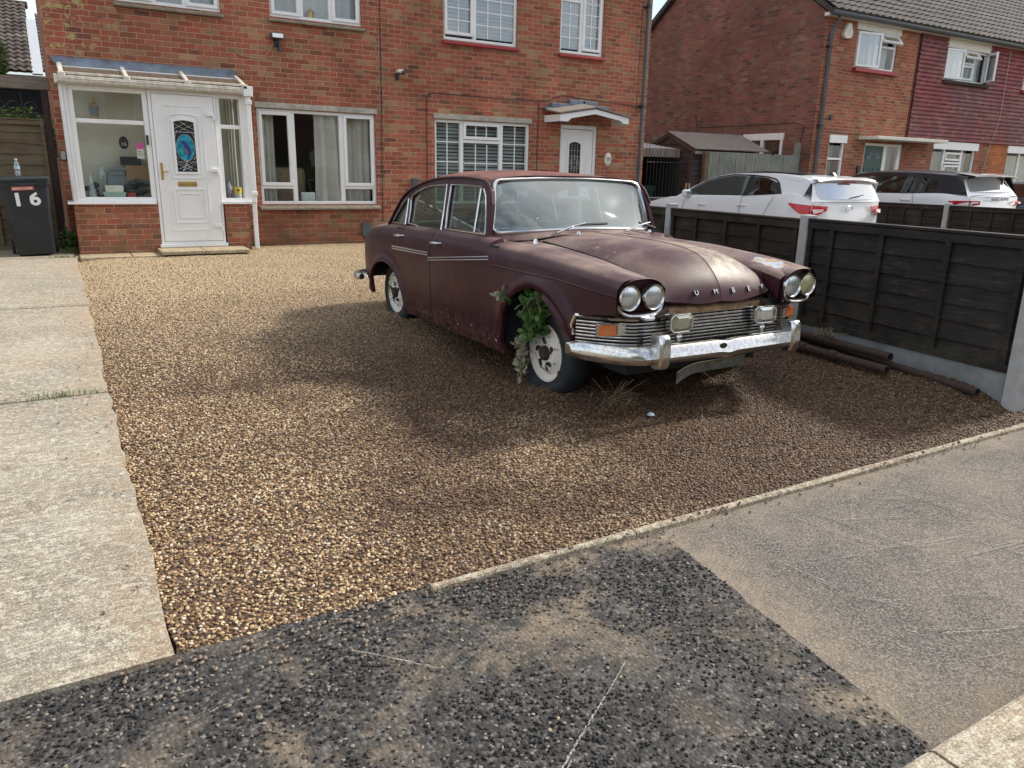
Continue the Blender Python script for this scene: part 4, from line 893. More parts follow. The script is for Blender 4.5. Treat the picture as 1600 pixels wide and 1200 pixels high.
b = MB(); b.box(2.55, 2.68, PY-.15, PY-.01, 2.41, 2.55); b.box(2.58, 2.645, PY-.125, PY-.062, .90, 2.41); b.box(2.565, 2.66, PY-.135, PY-.05, 1.0, 1.06); b.box(2.565, 2.66, PY-.135, PY-.05, 2.3, 2.36); b.box(2.585, 2.645, PY-.08, PY-.02, .20, .90); obj('downpipe', b, 'upvc', porch, bevel=.008)
b = MB(); b.add([(.22, FY-.16, 2.70), (2.58, FY-.16, 2.70), (2.60, FY-.012, 2.825), (.16, FY-.012, 2.825)], [(0, 1, 2, 3)]); obj('lead_flashing', b, 'lead', porch, solid=.006)
b = MB(); b.box(.22, 2.58, FY-.19, FY-.14, 2.655, 2.695); obj('wall_plate', b, 'upvc', porch, bevel=.006)
obj('inner_wall', MB().box(.27, 2.57, FY-.02, FY-.004, .2, 2.66), 'cream', porch)
obj('porch_floor', MB().box(.30, 2.5, PY+.12, FY-.02, .15, .30), 'dark_cloth', porch)
# things kept in the porch
ln = thing('wall_lantern', 'brass and glass lantern hanging inside the porch behind the upper pane', 'lantern', (.62, FY-.10, 2.03))
obj('lantern_glass', MB().lathe([(.045, .03), (.062, .16)], n=6), 'grey_box', ln, world=False); obj('lantern_base', MB().lathe([(.001, -.03), (.04, -.02), (.05, .03), (.048, .035)], n=6), 'gold', ln, world=False); obj('lantern_cap', MB().lathe([(.068, .16), (.05, .19), (.02, .21), (.03, .225), (.022, .25), (.008, .26), (.004, .29), (.001, .29)], n=8), 'gold', ln, world=False)
pq = thing('oval_number_plaque', 'oval black plaque reading 16 on the cream wall inside the porch', 'plaque', (.955, FY-.02, 1.72))
obj('plate', MB().lathe([(.001, -.012), (.9, -.012), (1, -.004), (1, 0)], axis='Y', n=24, mat=Matrix.Diagonal((.062, 1, .088, 1))), 'black_plastic', pq, world=False)
text('number', '16', .075, pq, 'ivory', Matrix.Translation((.955, FY-.034, 1.70)) @ FACE_S)
nt = thing('hanging_notice', 'pink and white paper notice hanging inside the porch glass', 'notice', (1.12, PY+.075, 1.50))
obj('paper', MB().box(-.045, .045, 0, .003, 0, .13), 'ivory', nt, world=False); obj('header', MB().box(-.045, .045, -.001, .003, .13, .215), 'pink', nt, world=False)
b = MB(); b.box(-.03, .03, -.0015, -.0005, .07, .075); b.box(-.03, .03, -.0015, -.0005, .05, .055); b.box(-.03, .01, -.0015, -.0005, .09, .10); obj('print', b, 'black_plastic', nt, world=False)
ks = thing('key_safe', 'small grey key safe box on the narrow brick strip left of the porch', 'key safe', (.172, FY, 1.52))
obj('casing', MB().box(-.035, .035, -.045, 0, -.065, .065), 'black_plastic', ks, world=False, bevel=.012); obj('cover', MB().box(-.027, .027, -.052, -.045, -.055, .055), 'silver', ks, world=False, bevel=.008)
zf = .905
def small(name, mb, mat, label, cat, loc, **k): return obj(name, mb, mat, loc=loc, label=label, category=cat, **k)
b = MB(); b.prism([(.62, zf), (.86, zf), (.885, zf+.11), (.60, zf+.11)], PY+.14, PY+.34); b.box(.595, .89, PY+.13, PY+.35, zf+.11, zf+.125)
for k in range(9): b.box(.62+k*.029, .63+k*.029, PY+.125, PY+.14, zf+.02, zf+.10)
small('storage_basket', b, 'basket', 'pale green slatted plastic basket just inside the porch window', 'basket', (.74, PY+.24, zf), bevel=.003)
small('storage_box', MB().box(.63, .86, PY+.16, PY+.33, zf+.127, zf+.22), 'ivory', 'cream box resting on the pale green basket in the porch', 'box', (.74, PY+.24, zf+.127), bevel=.01)
small('cardboard_box', MB().box(.93, 1.22, PY+.30, PY+.50, zf+.0, zf+.50), 'box_card', 'tall brown cardboard box at the back of the porch', 'box', (1.08, PY+.4, zf), bevel=.004)
small('cardboard_box', MB().box(.88, 1.14, PY+.34, PY+.50, zf+.502, zf+.62), 'dark_cloth', 'dark grey box on top of the tall cardboard box', 'box', (1.0, PY+.4, zf+.5), bevel=.004)
small('red_carton', MB().box(.90, 1.01, PY+.13, PY+.22, zf, zf+.12), 'red_box', 'small red carton beside the green basket', 'carton', (.95, PY+.17, zf), bevel=.004)
b = MB(); rnd = random.Random(4)
for k in range(26):
    x = rnd.uniform(.90, 1.18); z = zf+rnd.uniform(.0, .30); b.lathe([(.001, .05), (.05, .035), (.07, 0), (.05, -.03), (.001, -.04)], (x, PY+rnd.uniform(.22, .3), z), n=7)
small('bag_heap', b, 'dark_cloth', 'heap of dark bags filling the right side of the porch window', 'bags', (1.04, PY+.26, zf), smooth=True)
b = MB()
for k in range(12):
    x = rnd.uniform(.42, .60); b.lathe([(.001, .05), (.05, .03), (.06, 0), (.05, -.03), (.001, -.04)], (x, PY+rnd.uniform(.2, .28), zf+rnd.uniform(0, .22)), n=7)
small('bag_heap', b, 'dark_cloth', 'small heap of black bags in the left corner of the porch window', 'bags', (.5, PY+.24, zf), smooth=True)
small('folded_papers', MB().box(.70, .92, PY+.36, PY+.48, zf+.36, zf+.42).box(.72, .95, PY+.35, PY+.47, zf+.425, zf+.47).box(.68, .93, PY+.36, PY+.48, zf, zf+.355), 'grey_box', 'grey stack of folded papers between basket and cardboard box', 'papers', (.8, PY+.4, zf), bevel=.004)
small('plastic_bottle', MB().lathe([(.001, 0), (.05, 0), (.052, .28), (.045, .34), (.018, .38), (.018, .41), (.001, .41)], (.63, PY+.42, zf+.08), n=14), 'pet', 'large clear plastic bottle standing at the back of the porch', 'bottle', (.63, PY+.42, zf), smooth=True)
small('plastic_wrap', MB().lathe([(.001, .42), (.01, .4), (.05, .2), (.08, 0)], (.455, PY+.16, zf), n=9), 'pet', 'crumpled clear plastic wrapping in the left corner of the porch', 'wrapping', (.455, PY+.16, zf), smooth=True)
small('vase', MB().lathe([(.001, 0), (.05, 0), (.075, .10), (.06, .19), (.03, .24), (.035, .27), (.03, .27)], (2.30, PY+.22, zf+.03), n=16), 'vase', 'grey speckled vase behind the narrow porch pane', 'vase', (2.30, PY+.22, zf+.03), smooth=True)
yp = thing('plant_pot', 'small pot with a yellow band behind the narrow porch pane', 'pot', (2.43, PY+.2, zf+.02)); obj('pot', MB().lathe([(.001, 0), (.05, 0), (.06, .10), (.06, .19), (.001, .19)], n=16), 'cup', yp, world=False, smooth=True); obj('band', MB().lathe([(.058, .10), (.0625, .10), (.0625, .19), (.058, .19)], n=16), 'yellow', yp, world=False, smooth=True); obj('mark', MB().lathe([(.001, -.002), (1, -.002), (1, 0)], (0, -.064, .145), axis='Y', n=14, mat=Matrix.Diagonal((.022, 1, .013, 1))), 'black_plastic', yp, world=False)
w_ = curtain_(porch, 2.37, 2.50, 1.0, 2.42, PY+.42, 'cream', 3, .02, name='vertical_blind')
# things behind the living room window
ch = thing('armchair', 'floral armchair back seen through the living room window', 'armchair', (3.45, 13.5, .3)); b = MB(); b.box(-.30, .30, -.12, .12, 0, 1.12); obj('backrest', b, 'floral', ch, world=False, bevel=.07); b = MB(); b.box(-.38, -.30, -.1, .6, 0, .6); b.box(.30, .38, -.1, .6, 0, .6); obj('armrest', b, 'floral', ch, world=False, bevel=.03); obj('seat', MB().box(-.3, .3, .12, .6, 0, .45), 'floral', ch, world=False, bevel=.03)
rd = thing('window_fan_heater', 'pale square appliance on the inner sill behind the big window', 'heater', (3.67, FY+.16, .86)); obj('case', MB().box(-.12, .12, 0, .06, 0, .17), 'cup', rd, world=False, bevel=.02); b = MB()
for i in range(3):
    for j in range(2): b.box(-.10+i*.07, -.045+i*.07, -.004, 0, .025+j*.07, .08+j*.07)
obj('grille', b, 'basket', rd, world=False)
ln2 = thing('table_lantern', 'small brass lantern standing inside the upper window', 'lantern', (3.84, FY+.13, 3.70)); obj('body', MB().lathe([(.001, 0), (.06, 0), (.062, .10), (.075, .105), (.03, .125), (.006, .14), (.006, .16), (.001, .16)], n=4), 'gold', ln2, world=False)
# ---------------------------------------------------------------- second house
h2 = thing('semi_detached_house', 'red brick house with red hung tiles and green door beyond the parked cars', 'house', (20, 12.85, .15))
A1 = (17.0, 18.58, 4.03, 4.87); A2 = (20.64, 22.66, 4.02, 4.82); A3 = (24.55, 26.4, 4.02, 4.8)
B1 = (16.47, 17.07, 1.0, 2.44); BD = (17.85, 19.42, .25, 2.32); B4 = (20.76, 22.84, 1.15, 2.46); B5 = (24.5, 26.6, 1.15, 2.46)
b = MB(); wall_xz(b, 15.84, 19.48, -.1, 5.12, FY, [A1, B1, BD]); wall_xz(b, 19.48, 23.54, -.1, 2.5, FY, [B4])
obj('brick_wall', b, 'brick', h2)
b = MB(); wall_xz(b, 23.54, 24.45, -.1, 2.5, FY, []); wall_xz(b, 24.45, 32, -.1, 2.5, FY, [B5]); obj('orange_brick_wall', b, 'brick_orange', h2, label='orange painted brickwork at the far end')
b = MB()
G1 = (13.72, 15.0, 1.3, 2.47)
ys_ = [12.85, 13.72, 15.0, 16.2]
for (a, c, d, e) in ((12.85, 13.72, -.1, 5.12), (15.0, 19.6, -.1, 5.12), (13.72, 15.0, -.1, 1.3), (13.72, 15.0, 2.47, 5.12)): b.add([(15.84, a, d), (15.84, c, d), (15.84, c, e), (15.84, a, e)], [(0, 1, 2, 3)])
b.add([(15.84, 12.85, 5.12), (15.84, 19.6, 5.12), (15.84, 16.2, 7.52)], [(0, 1, 2)])
b.add([(32, 12.85, -.1), (32, 19.6, -.1), (32, 19.6, 5.1), (32, 16.2, 7.5), (32, 12.85, 5.1)], [(0, 1, 2, 3, 4)])
obj('gable_wall', b, 'brick_shaded', h2)
b = MB()
for (a, c, d, e) in (A1, A2, A3, B1, BD, B4, B5):
    a, c, d, e = a-.4, c+.4, d-.3, e+.1; a = max(a, 15.95)
    b.add([(a, 13.0, d), (c, 13.0, d), (c, 15.6, d), (a, 15.6, d), (a, 13.0, e), (c, 13.0, e), (c, 15.6, e), (a, 15.6, e)], [(0, 1, 2, 3), (4, 5, 6, 7), (2, 3, 7, 6), (0, 3, 7, 4), (1, 2, 6, 5)])
b.add([(16.0, 13.5, 1.2), (16.8, 13.5, 1.2), (16.8, 15.2, 1.2), (16.0, 15.2, 1.2), (16.0, 13.5, 2.6), (16.8, 13.5, 2.6), (16.8, 15.2, 2.6), (16.0, 15.2, 2.6)], [(1, 2, 6, 5), (0, 1, 2, 3), (4, 5, 6, 7)])
b.box(15.90, 15.93, 13.5, 15.2, 1.2, 2.6)
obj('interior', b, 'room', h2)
# tile hanging: real overlapping courses
b = MB(); z = 2.50; k = 0
while z < 5.08:
    zt = z+.135
    segs = [(19.48, 32)]
    for h in (A2, A3):
        if z+.05 > h[2]-.05 and z < h[3]+.18: segs = [s_ for (p, q) in segs for s_ in ((p, min(q, h[0])), (max(p, h[1]), q)) if s_[1]-s_[0] > .05]
    for (p, q) in segs:
        n = max(1, int((q-p)/.17)); rows = [[], [], []]
        for i in range(n+1):
            x = p+(q-p)*i/n; j = hn(x*5, z*9, 1, .004)
            rows[0].append((x, FY-.02, z+.004)); rows[1].append((x, FY-.062+j, z+j)); rows[2].append((x, FY-.02, zt))
        b.grid(rows)
    z += .102; k += 1
obj('hung_tiles', b, 'hung_tile', h2)
obj('wall_backing', MB().add([(19.48, FY+.0, 2.5), (A2[0], FY, 2.5), (A2[0], FY, 5.12), (19.48, FY, 5.12)], [(0, 1, 2, 3)]).add([(A2[1], FY, 2.5), (A3[0], FY, 2.5), (A3[0], FY, 5.12), (A2[1], FY, 5.12)], [(0, 1, 2, 3)]).add([(A2[0], FY, 2.5), (A2[1], FY, 2.5), (A2[1], FY, A2[2]), (A2[0], FY, A2[2])], [(0, 1, 2, 3)]).add([(A3[1], FY, 2.5), (32, FY, 2.5), (32, FY, 5.12), (A3[1], FY, 5.12)], [(0, 1, 2, 3)]).add([(A3[0], FY, 2.5), (A3[1], FY, 2.5), (A3[1], FY, A3[2]), (A3[0], FY, A3[2])], [(0, 1, 2, 3)]), 'hung_tile', h2)
b = MB()
for h in (A1, A2, A3): b.box(h[0]-.06, h[1]+.06, FY-.035, FY+.05, h[3], 5.05)
obj('panel_above_window', b, 'ivory', h2)
b = MB(); b.box(15.75, 32, FY-.16, FY-.0, 5.03, 5.10); obj('soffit', b, 'ivory', h2)
b = MB(); b.box(19.5, 20.5, FY-.03, FY, 4.87, 5.03); b.box(22.75, 23.6, FY-.03, FY, 4.87, 5.03); obj('timber_infill', b, 'blue_paint', h2)
gt = obj('gutter', MB().tube([(15.72, FY-.22, 5.10), (32, FY-.22, 5.10)], .075, 10), 'grey_pipe', h2, smooth=True)
b = MB().tube([(16.05, FY-.2, 5.05), (16.05, FY-.16, 4.9), (16.0, FY-.06, 4.72), (16.0, FY-.06, .2)], .045, 10)
dp = obj('downpipe', b, 'grey_pipe', h2, smooth=True)
b = MB()
for z in (4.4, 2.65): b.box(15.92, 16.08, FY-.12, FY, z-.02, z+.02)
obj('pipe_bracket', b, 'black_plastic', dp)
tiled_roof(h2, 15.68, 32, 12.55, 5.13, 16.2, 7.68, tw=.25, rh=.30, amp=.03, seg=6)
obj('roof', MB().add([(15.7, 19.85, 5.05), (32, 19.85, 5.05), (32, 16.2, 7.66), (15.7, 16.2, 7.66)], [(0, 1, 2, 3)]), 'roof_tile', h2)
obj('ridge_tiles', MB().tube([(15.66, 16.2, 7.68), (32.1, 16.2, 7.68)], .11, 10), 'roof_tile', h2)
b = MB()
for sgn, ye in ((-1, 12.6), (1, 19.8)): b.add([(15.70, ye, 5.02), (15.70, 16.2, 7.55), (15.70, 16.2, 7.69), (15.70, ye, 5.16), (15.84, ye, 5.02), (15.84, 16.2, 7.55), (15.84, 16.2, 7.69), (15.84, ye, 5.16)], [(0, 1, 2, 3), (4, 7, 6, 5), (0, 4, 5, 1), (3, 2, 6, 7), (0, 3, 7, 4)])
obj('verge', b, 'roof_tile', h2)
# upper windows with open sashes
def sash(par, hinge, w_, h_, ang, axis='Z', side=1, mat='upvc'):
    """an opened sash: hinge point (x,y,z bottom), axis Z side hung or X top hung"""
    b = MB(); frame4(b, 0, w_*side, 0, h_, .05, -.02, .025) if side > 0 else frame4(b, -w_, 0, 0, h_, .05, -.02, .025)
    R = Matrix.Rotation(ang, 4, axis)
    if axis == 'X': T = Matrix.Translation(hinge) @ R @ Matrix.Translation((0, 0, -h_))
    else: T = Matrix.Translation(hinge) @ R
    b.v = [tuple(T @ Vector(v)) for v in b.v]
    f = obj('open_sash', b, mat, par)
    a, c = (.05, w_-.05) if side > 0 else (-w_+.05, -.05)
    q = MB().add([tuple(T @ Vector(v)) for v in ((a, 0, .05), (c, 0, .05), (c, 0, h_-.05), (a, 0, h_-.05))], [(0, 1, 2, 3)]); obj('glass_pane', q, 'glass_ref', par)
w = window(h2, *A1, FY+.03, [(17.05, 17.75, 4.08, 4.83, 0, 1, 1), (17.82, 18.53, 4.08, 4.55, 0, 1, 1)], mull=(17.78,), trans=((17.8, 18.55, 4.58),))
curtain_(w, 17.05, 18.53, 4.05, 4.9, FY+.22, 'net', 7, .03, seed=31)
sash(w, (17.05, FY+.0, 4.06), .74, .78, radians(-9)); sash(w, (17.82, FY-.0, 4.86), .74, .26, radians(-38), 'X')
w = window(h2, *A2, FY+.03, [(20.70, 21.35, 4.08, 4.78, 0, 1, 1), (21.42, 22.05, 4.08, 4.45, 1, 1, 1), (22.12, 22.6, 4.08, 4.78, 0, 1, 1)], mull=(21.385, 22.085), trans=((21.4, 22.07, 4.50),))
curtain_(w, 20.7, 22.6, 4.05, 4.9, FY+.22, 'net', 9, .03, seed=33)
sash(w, (20.70, FY+.0, 4.06), .68, .74, radians(-8)); sash(w, (21.42, FY-.0, 4.80), .66, .25, radians(-38), 'X'); sash(w, (22.62, FY, 4.06), .52, .74, radians(55), 'Z', -1)
w = window(h2, *A3, FY+.03, [(24.6, 25.4, 4.08, 4.76, 0, 1, 1), (25.5, 26.35, 4.08, 4.76, 0, 1, 1)], mull=(25.45,)); curtain_(w, 24.6, 26.35, 4.05, 4.9, FY+.22, 'net', 7, .03, seed=35)
for h in (A1, A2, A3): obj('window_sill', MB().box(h[0]-.05, h[1]+.05, FY-.12, FY+.03, h[2]-.09, h[2]-.01), 'red_sill' if h is not A2 else 'rust', h2)
w = window(h2, *B1, FY+.03, [(16.52, 17.02, 1.95, 2.22, 0, 1, 1), (16.52, 17.02, 1.05, 1.86, 0, 1, 1)], trans=((16.5, 17.04, 1.905),)); curtain_(w, 16.5, 17.03, 1.0, 2.3, FY+.3, 'curtain_green', 3, .03, seed=41)
obj('lintel', MB().box(16.45, 17.10, FY-.03, FY+.03, 2.28, 2.46), 'upvc', w)
w = window(h2, *B4, FY+.03, [(20.82, 21.33, 1.2, 2.2, 0, 1, 1), (21.42, 22.18, 1.98, 2.2, 1, 1, 1), (21.42, 22.18, 1.2, 1.86, 1, 1, 1), (22.27, 22.78, 1.2, 2.2, 0, 1, 1)], mull=(21.375, 22.225), trans=((21.4, 22.2, 1.92),)); curtain_(w, 20.8, 22.8, 1.1, 2.3, FY+.25, 'curtain_grey', 11, .03, seed=43)
obj('lintel', MB().box(20.74, 22.90, FY-.03, FY+.03, 2.27, 2.47), 'upvc', w)
w = window(h2, *B5, FY+.03, [(24.57, 25.2, 1.2, 2.2, 0, 1, 1), (25.3, 26.5, 1.2, 2.2, 0, 1, 1)], mull=(25.25,)); curtain_(w, 24.6, 26.5, 1.1, 2.3, FY+.25, 'curtain_grey', 9, .03, seed=45)
obj('lintel', MB().box(24.45, 26.62, FY-.03, FY+.03, 2.27, 2.47), 'upvc', w)
# green door, side light, flat canopy
b = MB(); frame4(b, *BD, .06, FY+.03, FY+.10); b.box(18.68, 18.82, FY+.035, FY+.095, .3, 2.27); b.box(19.28, 19.37, FY+.035, FY+.095, .3, 2.27); obj('door_frame', b, 'upvc', h2, bevel=.006)
gd = obj('front_door', MB().box(17.91, 18.68, FY+.05, FY+.09, .3, 2.26), 'green_door', h2)
b = MB()
for i in range(5):
    a = pi*(i+.5)/5; b.add([(18.3+.09*cos(a-.22), FY+.04, 1.93+.09*sin(a-.22)), (18.3+.28*cos(a-.24), FY+.04, 1.93+.24*sin(a-.24)), (18.3+.28*cos(a+.24), FY+.04, 1.93+.24*sin(a+.24)), (18.3+.09*cos(a+.22), FY+.04, 1.93+.09*sin(a+.22))], [(0, 1, 2, 3)])
obj('fan_glass', b, 'grey_box', gd)
b = MB()
for (a, c) in ((17.99, 18.25), (18.35, 18.61)): ring(b, rect(a, c, .95, 1.72), rect(a+.03, c-.03, .98, 1.69), FY+.038, FY+.05)
obj('door_panel', b, 'green_door', gd, bevel=.004)
obj('side_light', MB().add([(18.82, FY+.06, .3), (19.28, FY+.06, .3), (19.28, FY+.06, 2.26), (18.82, FY+.06, 2.26)], [(0, 1, 2, 3)]), 'glass', h2); curtain_(h2, 18.83, 19.27, .5, 2.25, FY+.2, 'curtain_green', 3, .03, seed=47)
b = MB(); b.box(17.55, 20.50, 12.30, FY-.001, 2.39, 2.465); obj('flat_canopy', b, 'ivory', h2, bevel=.006)
obj('meter_box', MB().box(17.63, 17.73, FY-.05, FY, 1.55, 1.75), 'black_plastic', h2)
ab = thing('burglar_alarm', 'cream bell box high on the second house beside its downpipe', 'alarm box', (16.55, FY, 4.63)); obj('case', MB().prism([(-.16, .05), (-.08, -.02), (.12, 0), (.17, .12), (.08, .32), (-.02, .33)], -.10, 0), 'ivory', ab, world=False, bevel=.02); obj('badge', MB().prism([(-.03, .06), (.10, .06), (.08, .16), (.03, .2)], -.106, -.1), 'cup', ab, world=False)
c2 = FY-.006
obj('cable', MB().tube([(19.44, c2, 5.0), (19.43, c2, 2.3), (19.9, c2, 1.9)][:2], .008, 5), 'cable', h2); obj('cable', MB().tube([(23.55, FY-.08, 5.0), (23.6, FY-.08, 3.2), (23.42, FY-.03, 2.3), (23.2, c2, 1.2)], .010, 5), 'cable_pale', h2)
obj('cable', MB().tube([(16.3, c2, 2.53), (17.6, c2, 2.50)], .006, 5), 'cable', h2)
obj('air_vent', MB().tube([(16.40, FY-.03, 2.86), (16.40, FY, 2.86)], .06, 12), 'black_plastic', h2)
obj('cable', MB().tube([(15.832, 13.2, 2.0), (15.832, 13.15, 2.65), (15.832, 13.35, 2.72), (15.832, 16.8, 2.74), (15.832, 16.9, 3.1)], .009, 5), 'cable', h2)
# gable window
b = MB(); X_ = 15.80
for (a, c, d, e) in ((13.70, 15.02, 2.34, 2.50), (13.72, 13.78, 1.3, 2.34), (14.94, 15.0, 1.3, 2.34), (14.33, 14.41, 1.3, 2.34), (13.72, 15.0, 1.3, 1.36)): b.box(X_, X_+.08, a, c, d, e)
gw = obj('window', b, 'upvc', h2); obj('glass_pane', MB().add([(15.85, 13.75, 1.33), (15.85, 14.97, 1.33), (15.85, 14.97, 2.36), (15.85, 13.75, 2.36)], [(0, 1, 2, 3)]), 'glass', gw)
obj('flue_box', MB().box(15.60, 15.84, 15.35, 15.75, 2.1, 2.52), 'grey_box', h2, bevel=.01)
# ---------------------------------------------------------------- passage between the houses
sh = thing('garden_shed', 'small dark shiplap shed with felt roof between the two houses', 'shed', (13.6, 14.3, .19))
# ridge along X, gable end facing the old car
SX0, SX1, SY0, SY1, SE, SR = 12.52, 14.45, 13.35, 14.95, 2.02, 2.36
b = MB(); z = .2; k = 0
while z < SE:
    z1 = min(z+.135, SE+.01)
    b.add([(SX0-.02, SY0, z), (SX0, SY0, z1+.01), (SX0, SY1, z1+.01), (SX0-.02, SY1, z), (SX0+.01, SY0, z), (SX0+.01, SY1, z)], [(0, 1, 2, 3), (0, 3, 5, 4)])
    b.add([(SX0, SY0-.02, z), (SX0, SY0, z1+.01), (SX1, SY0, z1+.01), (SX1, SY0-.02, z), (SX0, SY0+.01, z), (SX1, SY0+.01, z)], [(0, 1, 2, 3), (0, 3, 5, 4)])
    z += .135
ym = (SY0+SY1)/2
z = SE
while z < SR-.03:
    f = (SR-z)/(SR-SE)*(SY1-SY0)/2; z1 = min(z+.10, SR); f1 = (SR-z1)/(SR-SE)*(SY1-SY0)/2
    b.add([(SX0-.02, ym-f, z), (SX0, ym-f1, z1), (SX0, ym+f1, z1), (SX0-.02, ym+f, z)], [(0, 1, 2, 3)]); z += .10
b.add([(SX1, SY0, .2), (SX1, SY1, .2), (SX1, SY1, SE), (SX1, ym, SR), (SX1, SY0, SE)], [(0, 1, 2, 3, 4)]); b.add([(SX0, SY1, .2), (SX1, SY1, .2), (SX1, SY1, SE), (SX0, SY1, SE)], [(0, 1, 2, 3)])
obj('boarding', b, 'shed', sh)
b = MB()
for y_c in (SY0, SY1): b.box(SX0-.045, SX0-.022, y_c-.03, y_c+.03, .2, SE)
for s_ in (-1, 1): b.add([(SX0-.06, ym, SR+.03), (SX0-.06, ym, SR-.06), (SX0-.06, ym+s_*.92, SE-.12), (SX0-.06, ym+s_*.92, SE-.03), (SX0-.03, ym, SR+.03), (SX0-.03, ym, SR-.06), (SX0-.03, ym+s_*.92, SE-.12), (SX0-.03, ym+s_*.92, SE-.03)], [(0, 1, 2, 3), (4, 7, 6, 5), (0, 4, 5, 1), (1, 5, 6, 2), (2, 6, 7, 3), (3, 7, 4, 0)])
obj('barge_board', b, 'shed', sh)
b = MB()
for s_ in (-1, 1): b.add([(SX0-.08, ym, SR+.04), (SX1+.35, ym, SR+.04), (SX1+.35, ym+s_*.95, SE-.02), (SX0-.08, ym+s_*.95, SE-.02)], [(0, 1, 2, 3)])
obj('roof', b, 'felt', sh, solid=.02)
obj('eaves_board', MB().box(SX0-.08, SX1+.33, SY0-.165, SY0-.14, SE-.12, SE-.055), 'timber_grey', sh)
tf = thing('timber_fence', 'weathered grey vertical board fence in front of the shed', 'fence', (14.3, 13.15, .15))
b = MB(); x = 12.78; rnd = random.Random(3)
while x < 15.70:
    w_ = .105; t = 1.95+rnd.uniform(-.015, .015); o_ = rnd.uniform(0, .012)
    b.box(x, x+w_-.006, 13.10-o_, 13.118-o_, .15, t); x += w_
obj('boards', b, 'timber_grey', tf)
obj('post', MB().box(15.66, 15.78, 13.10, 13.2, .1, 2.25), 'timber_grey', tf); obj('post', MB().box(12.66, 12.76, 13.08, 13.18, .1, 1.97), 'fence_brown', tf)
gs = thing('lean_to_shelter', 'grey felt roofed shelter on thin posts beside the house corner', 'shelter', (11.6, 14.0, .19))
b = MB(); b.add([(10.75, 13.7, 1.98), (12.42, 13.7, 1.98), (12.42, 16.0, 2.28), (10.75, 16.0, 2.28)], [(0, 1, 2, 3)]); obj('roof', b, 'felt_grey', gs, solid=.03)
b = MB(); b.box(10.75, 12.42, 13.66, 13.7, 1.82, 2.0); obj('fascia', b, 'felt', gs)
b = MB(); b.box(10.76, 12.5, 15.9, 16.0, .1, 2.2); b.box(12.44, 12.5, 13.8, 16, .1, 2.0); obj('back_wall', b, 'dark', gs)
for x in (11.22, ): obj('post', MB().box(x-.04, x+.04, 13.62, 13.7, .15, 1.84), 'shed', gs)
ga = thing('iron_gate', 'black wrought iron gate with scrolled top in the passage', 'gate', (11.75, 13.45, .19))
b = MB()
for k in range(13): b.tube([(11.3+k*.095, 13.45, .2), (11.3+k*.095, 13.45, 1.86)], .006, 5)
b.tube([(11.28, 13.45, 1.7), (12.45, 13.45, 1.7)], .008, 5); b.tube([(11.28, 13.45, .4), (12.45, 13.45, .4)], .008, 5)
for xc in (11.1, 11.5, 11.95): b.tube([(xc+.16*cos(a*pi/8), 13.45, 2.02+.16*sin(a*pi/8)) for a in range(9)], .006, 5); b.tube([(xc-.16, 13.45, 2.02), (xc-.16, 13.45, 1.86)], .006, 5); b.tube([(xc+.16, 13.45, 2.02), (xc+.16, 13.45, 1.86)], .006, 5)
obj('bars', b, 'iron', ga)
def wheelie(name, label, loc, rot, mat, sc=1.0):
    t = thing(name, label, 'wheelie bin', loc, rot)
    b = MB(); rows = []
    def ringr(z, hw, fy, by, r=.05, n=4):
        pts = []
        for (cx, cy, a0) in ((hw-r, fy+r, -90), (hw-r, by-r, 0), (-hw+r, by-r, 90), (-hw+r, fy+r, 180)):
            for k in range(n+1): a = radians(a0+90*k/n); pts.append((cx+r*cos(a), cy+r*sin(a), z))
        return pts
    for (z, hw, fy, by) in ((.03, .20, -.20, .22), (.06, .215, -.215, .23), (.60, .245, -.275, .265), (.602, .25, -.28, .268), (.62, .25, -.282, .268), (.93, .272, -.31, .29)): rows.append(ringr(z*sc, hw*sc, fy*sc, by*sc))
    b.grid(rows, cyc=True); b.poly(rows[0][::-1]); obj('body', b, mat, t, smooth=True, ang=35, world=False)
    b = MB(); b.grid([ringr(.90*sc, .285*sc, -.325*sc, .30*sc), ringr(.955*sc, .29*sc, -.33*sc, .305*sc)], cyc=True); b.box(-.12*sc, .12*sc, -.36*sc, -.325*sc, .905*sc, .94*sc); obj('rim', b, mat, t, world=False, solid=.012, bevel=.004)
    b = MB(); rows = [ringr(z*sc, h*sc, f*sc, e*sc, .06) for (z, h, f, e) in ((.955, .295, -.345, .31), (.985, .30, -.35, .33), (1.005, .285, -.33, .33), (1.02, .20, -.24, .26), (1.022, .05, -.06, .06))]; b.grid(rows, cyc=True); b.poly(rows[-1]); obj('lid', b, mat, t, smooth=True, ang=30, world=False)
    b = MB(); b.tube([(-.24*sc, .38*sc, .99*sc), (.24*sc, .38*sc, .99*sc)], .018, 8); b.box(-.25*sc, -.20*sc, .28*sc, .40*sc, .95*sc, 1.01*sc); b.box(.20*sc, .25*sc, .28*sc, .40*sc, .95*sc, 1.01*sc); obj('handle', b, mat, t, world=False, bevel=.006)
    for s_ in (-1, 1): obj('wheel', MB().lathe([(.001, -.02), (.09, -.02), (.10, -.01), (.10, .01), (.09, .02), (.001, .02)], (s_*.25*sc, .24*sc, .10), axis='X', n=18), 'rubber', t, world=False, smooth=True)
    return t
wheelie('wheelie_bin', 'dark green wheelie bin in the passage beside the shed', (11.75, 14.3, .17), radians(10), 'green_bin')
cw = thing('chair_legs', 'pale wooden stick legs just above the fence beside the green bin', 'stool', (11.35, 12.2, .9)); b = MB(); b.tube([(11.28, 12.2, .2), (11.32, 12.2, 1.28)], .02, 6); b.tube([(11.42, 12.2, .2), (11.40, 12.2, 1.28)], .02, 6); obj('leg', b, 'box_card', cw); obj('seat', MB().box(11.22, 11.48, 12.1, 12.35, .78, .82), 'box_card', cw)
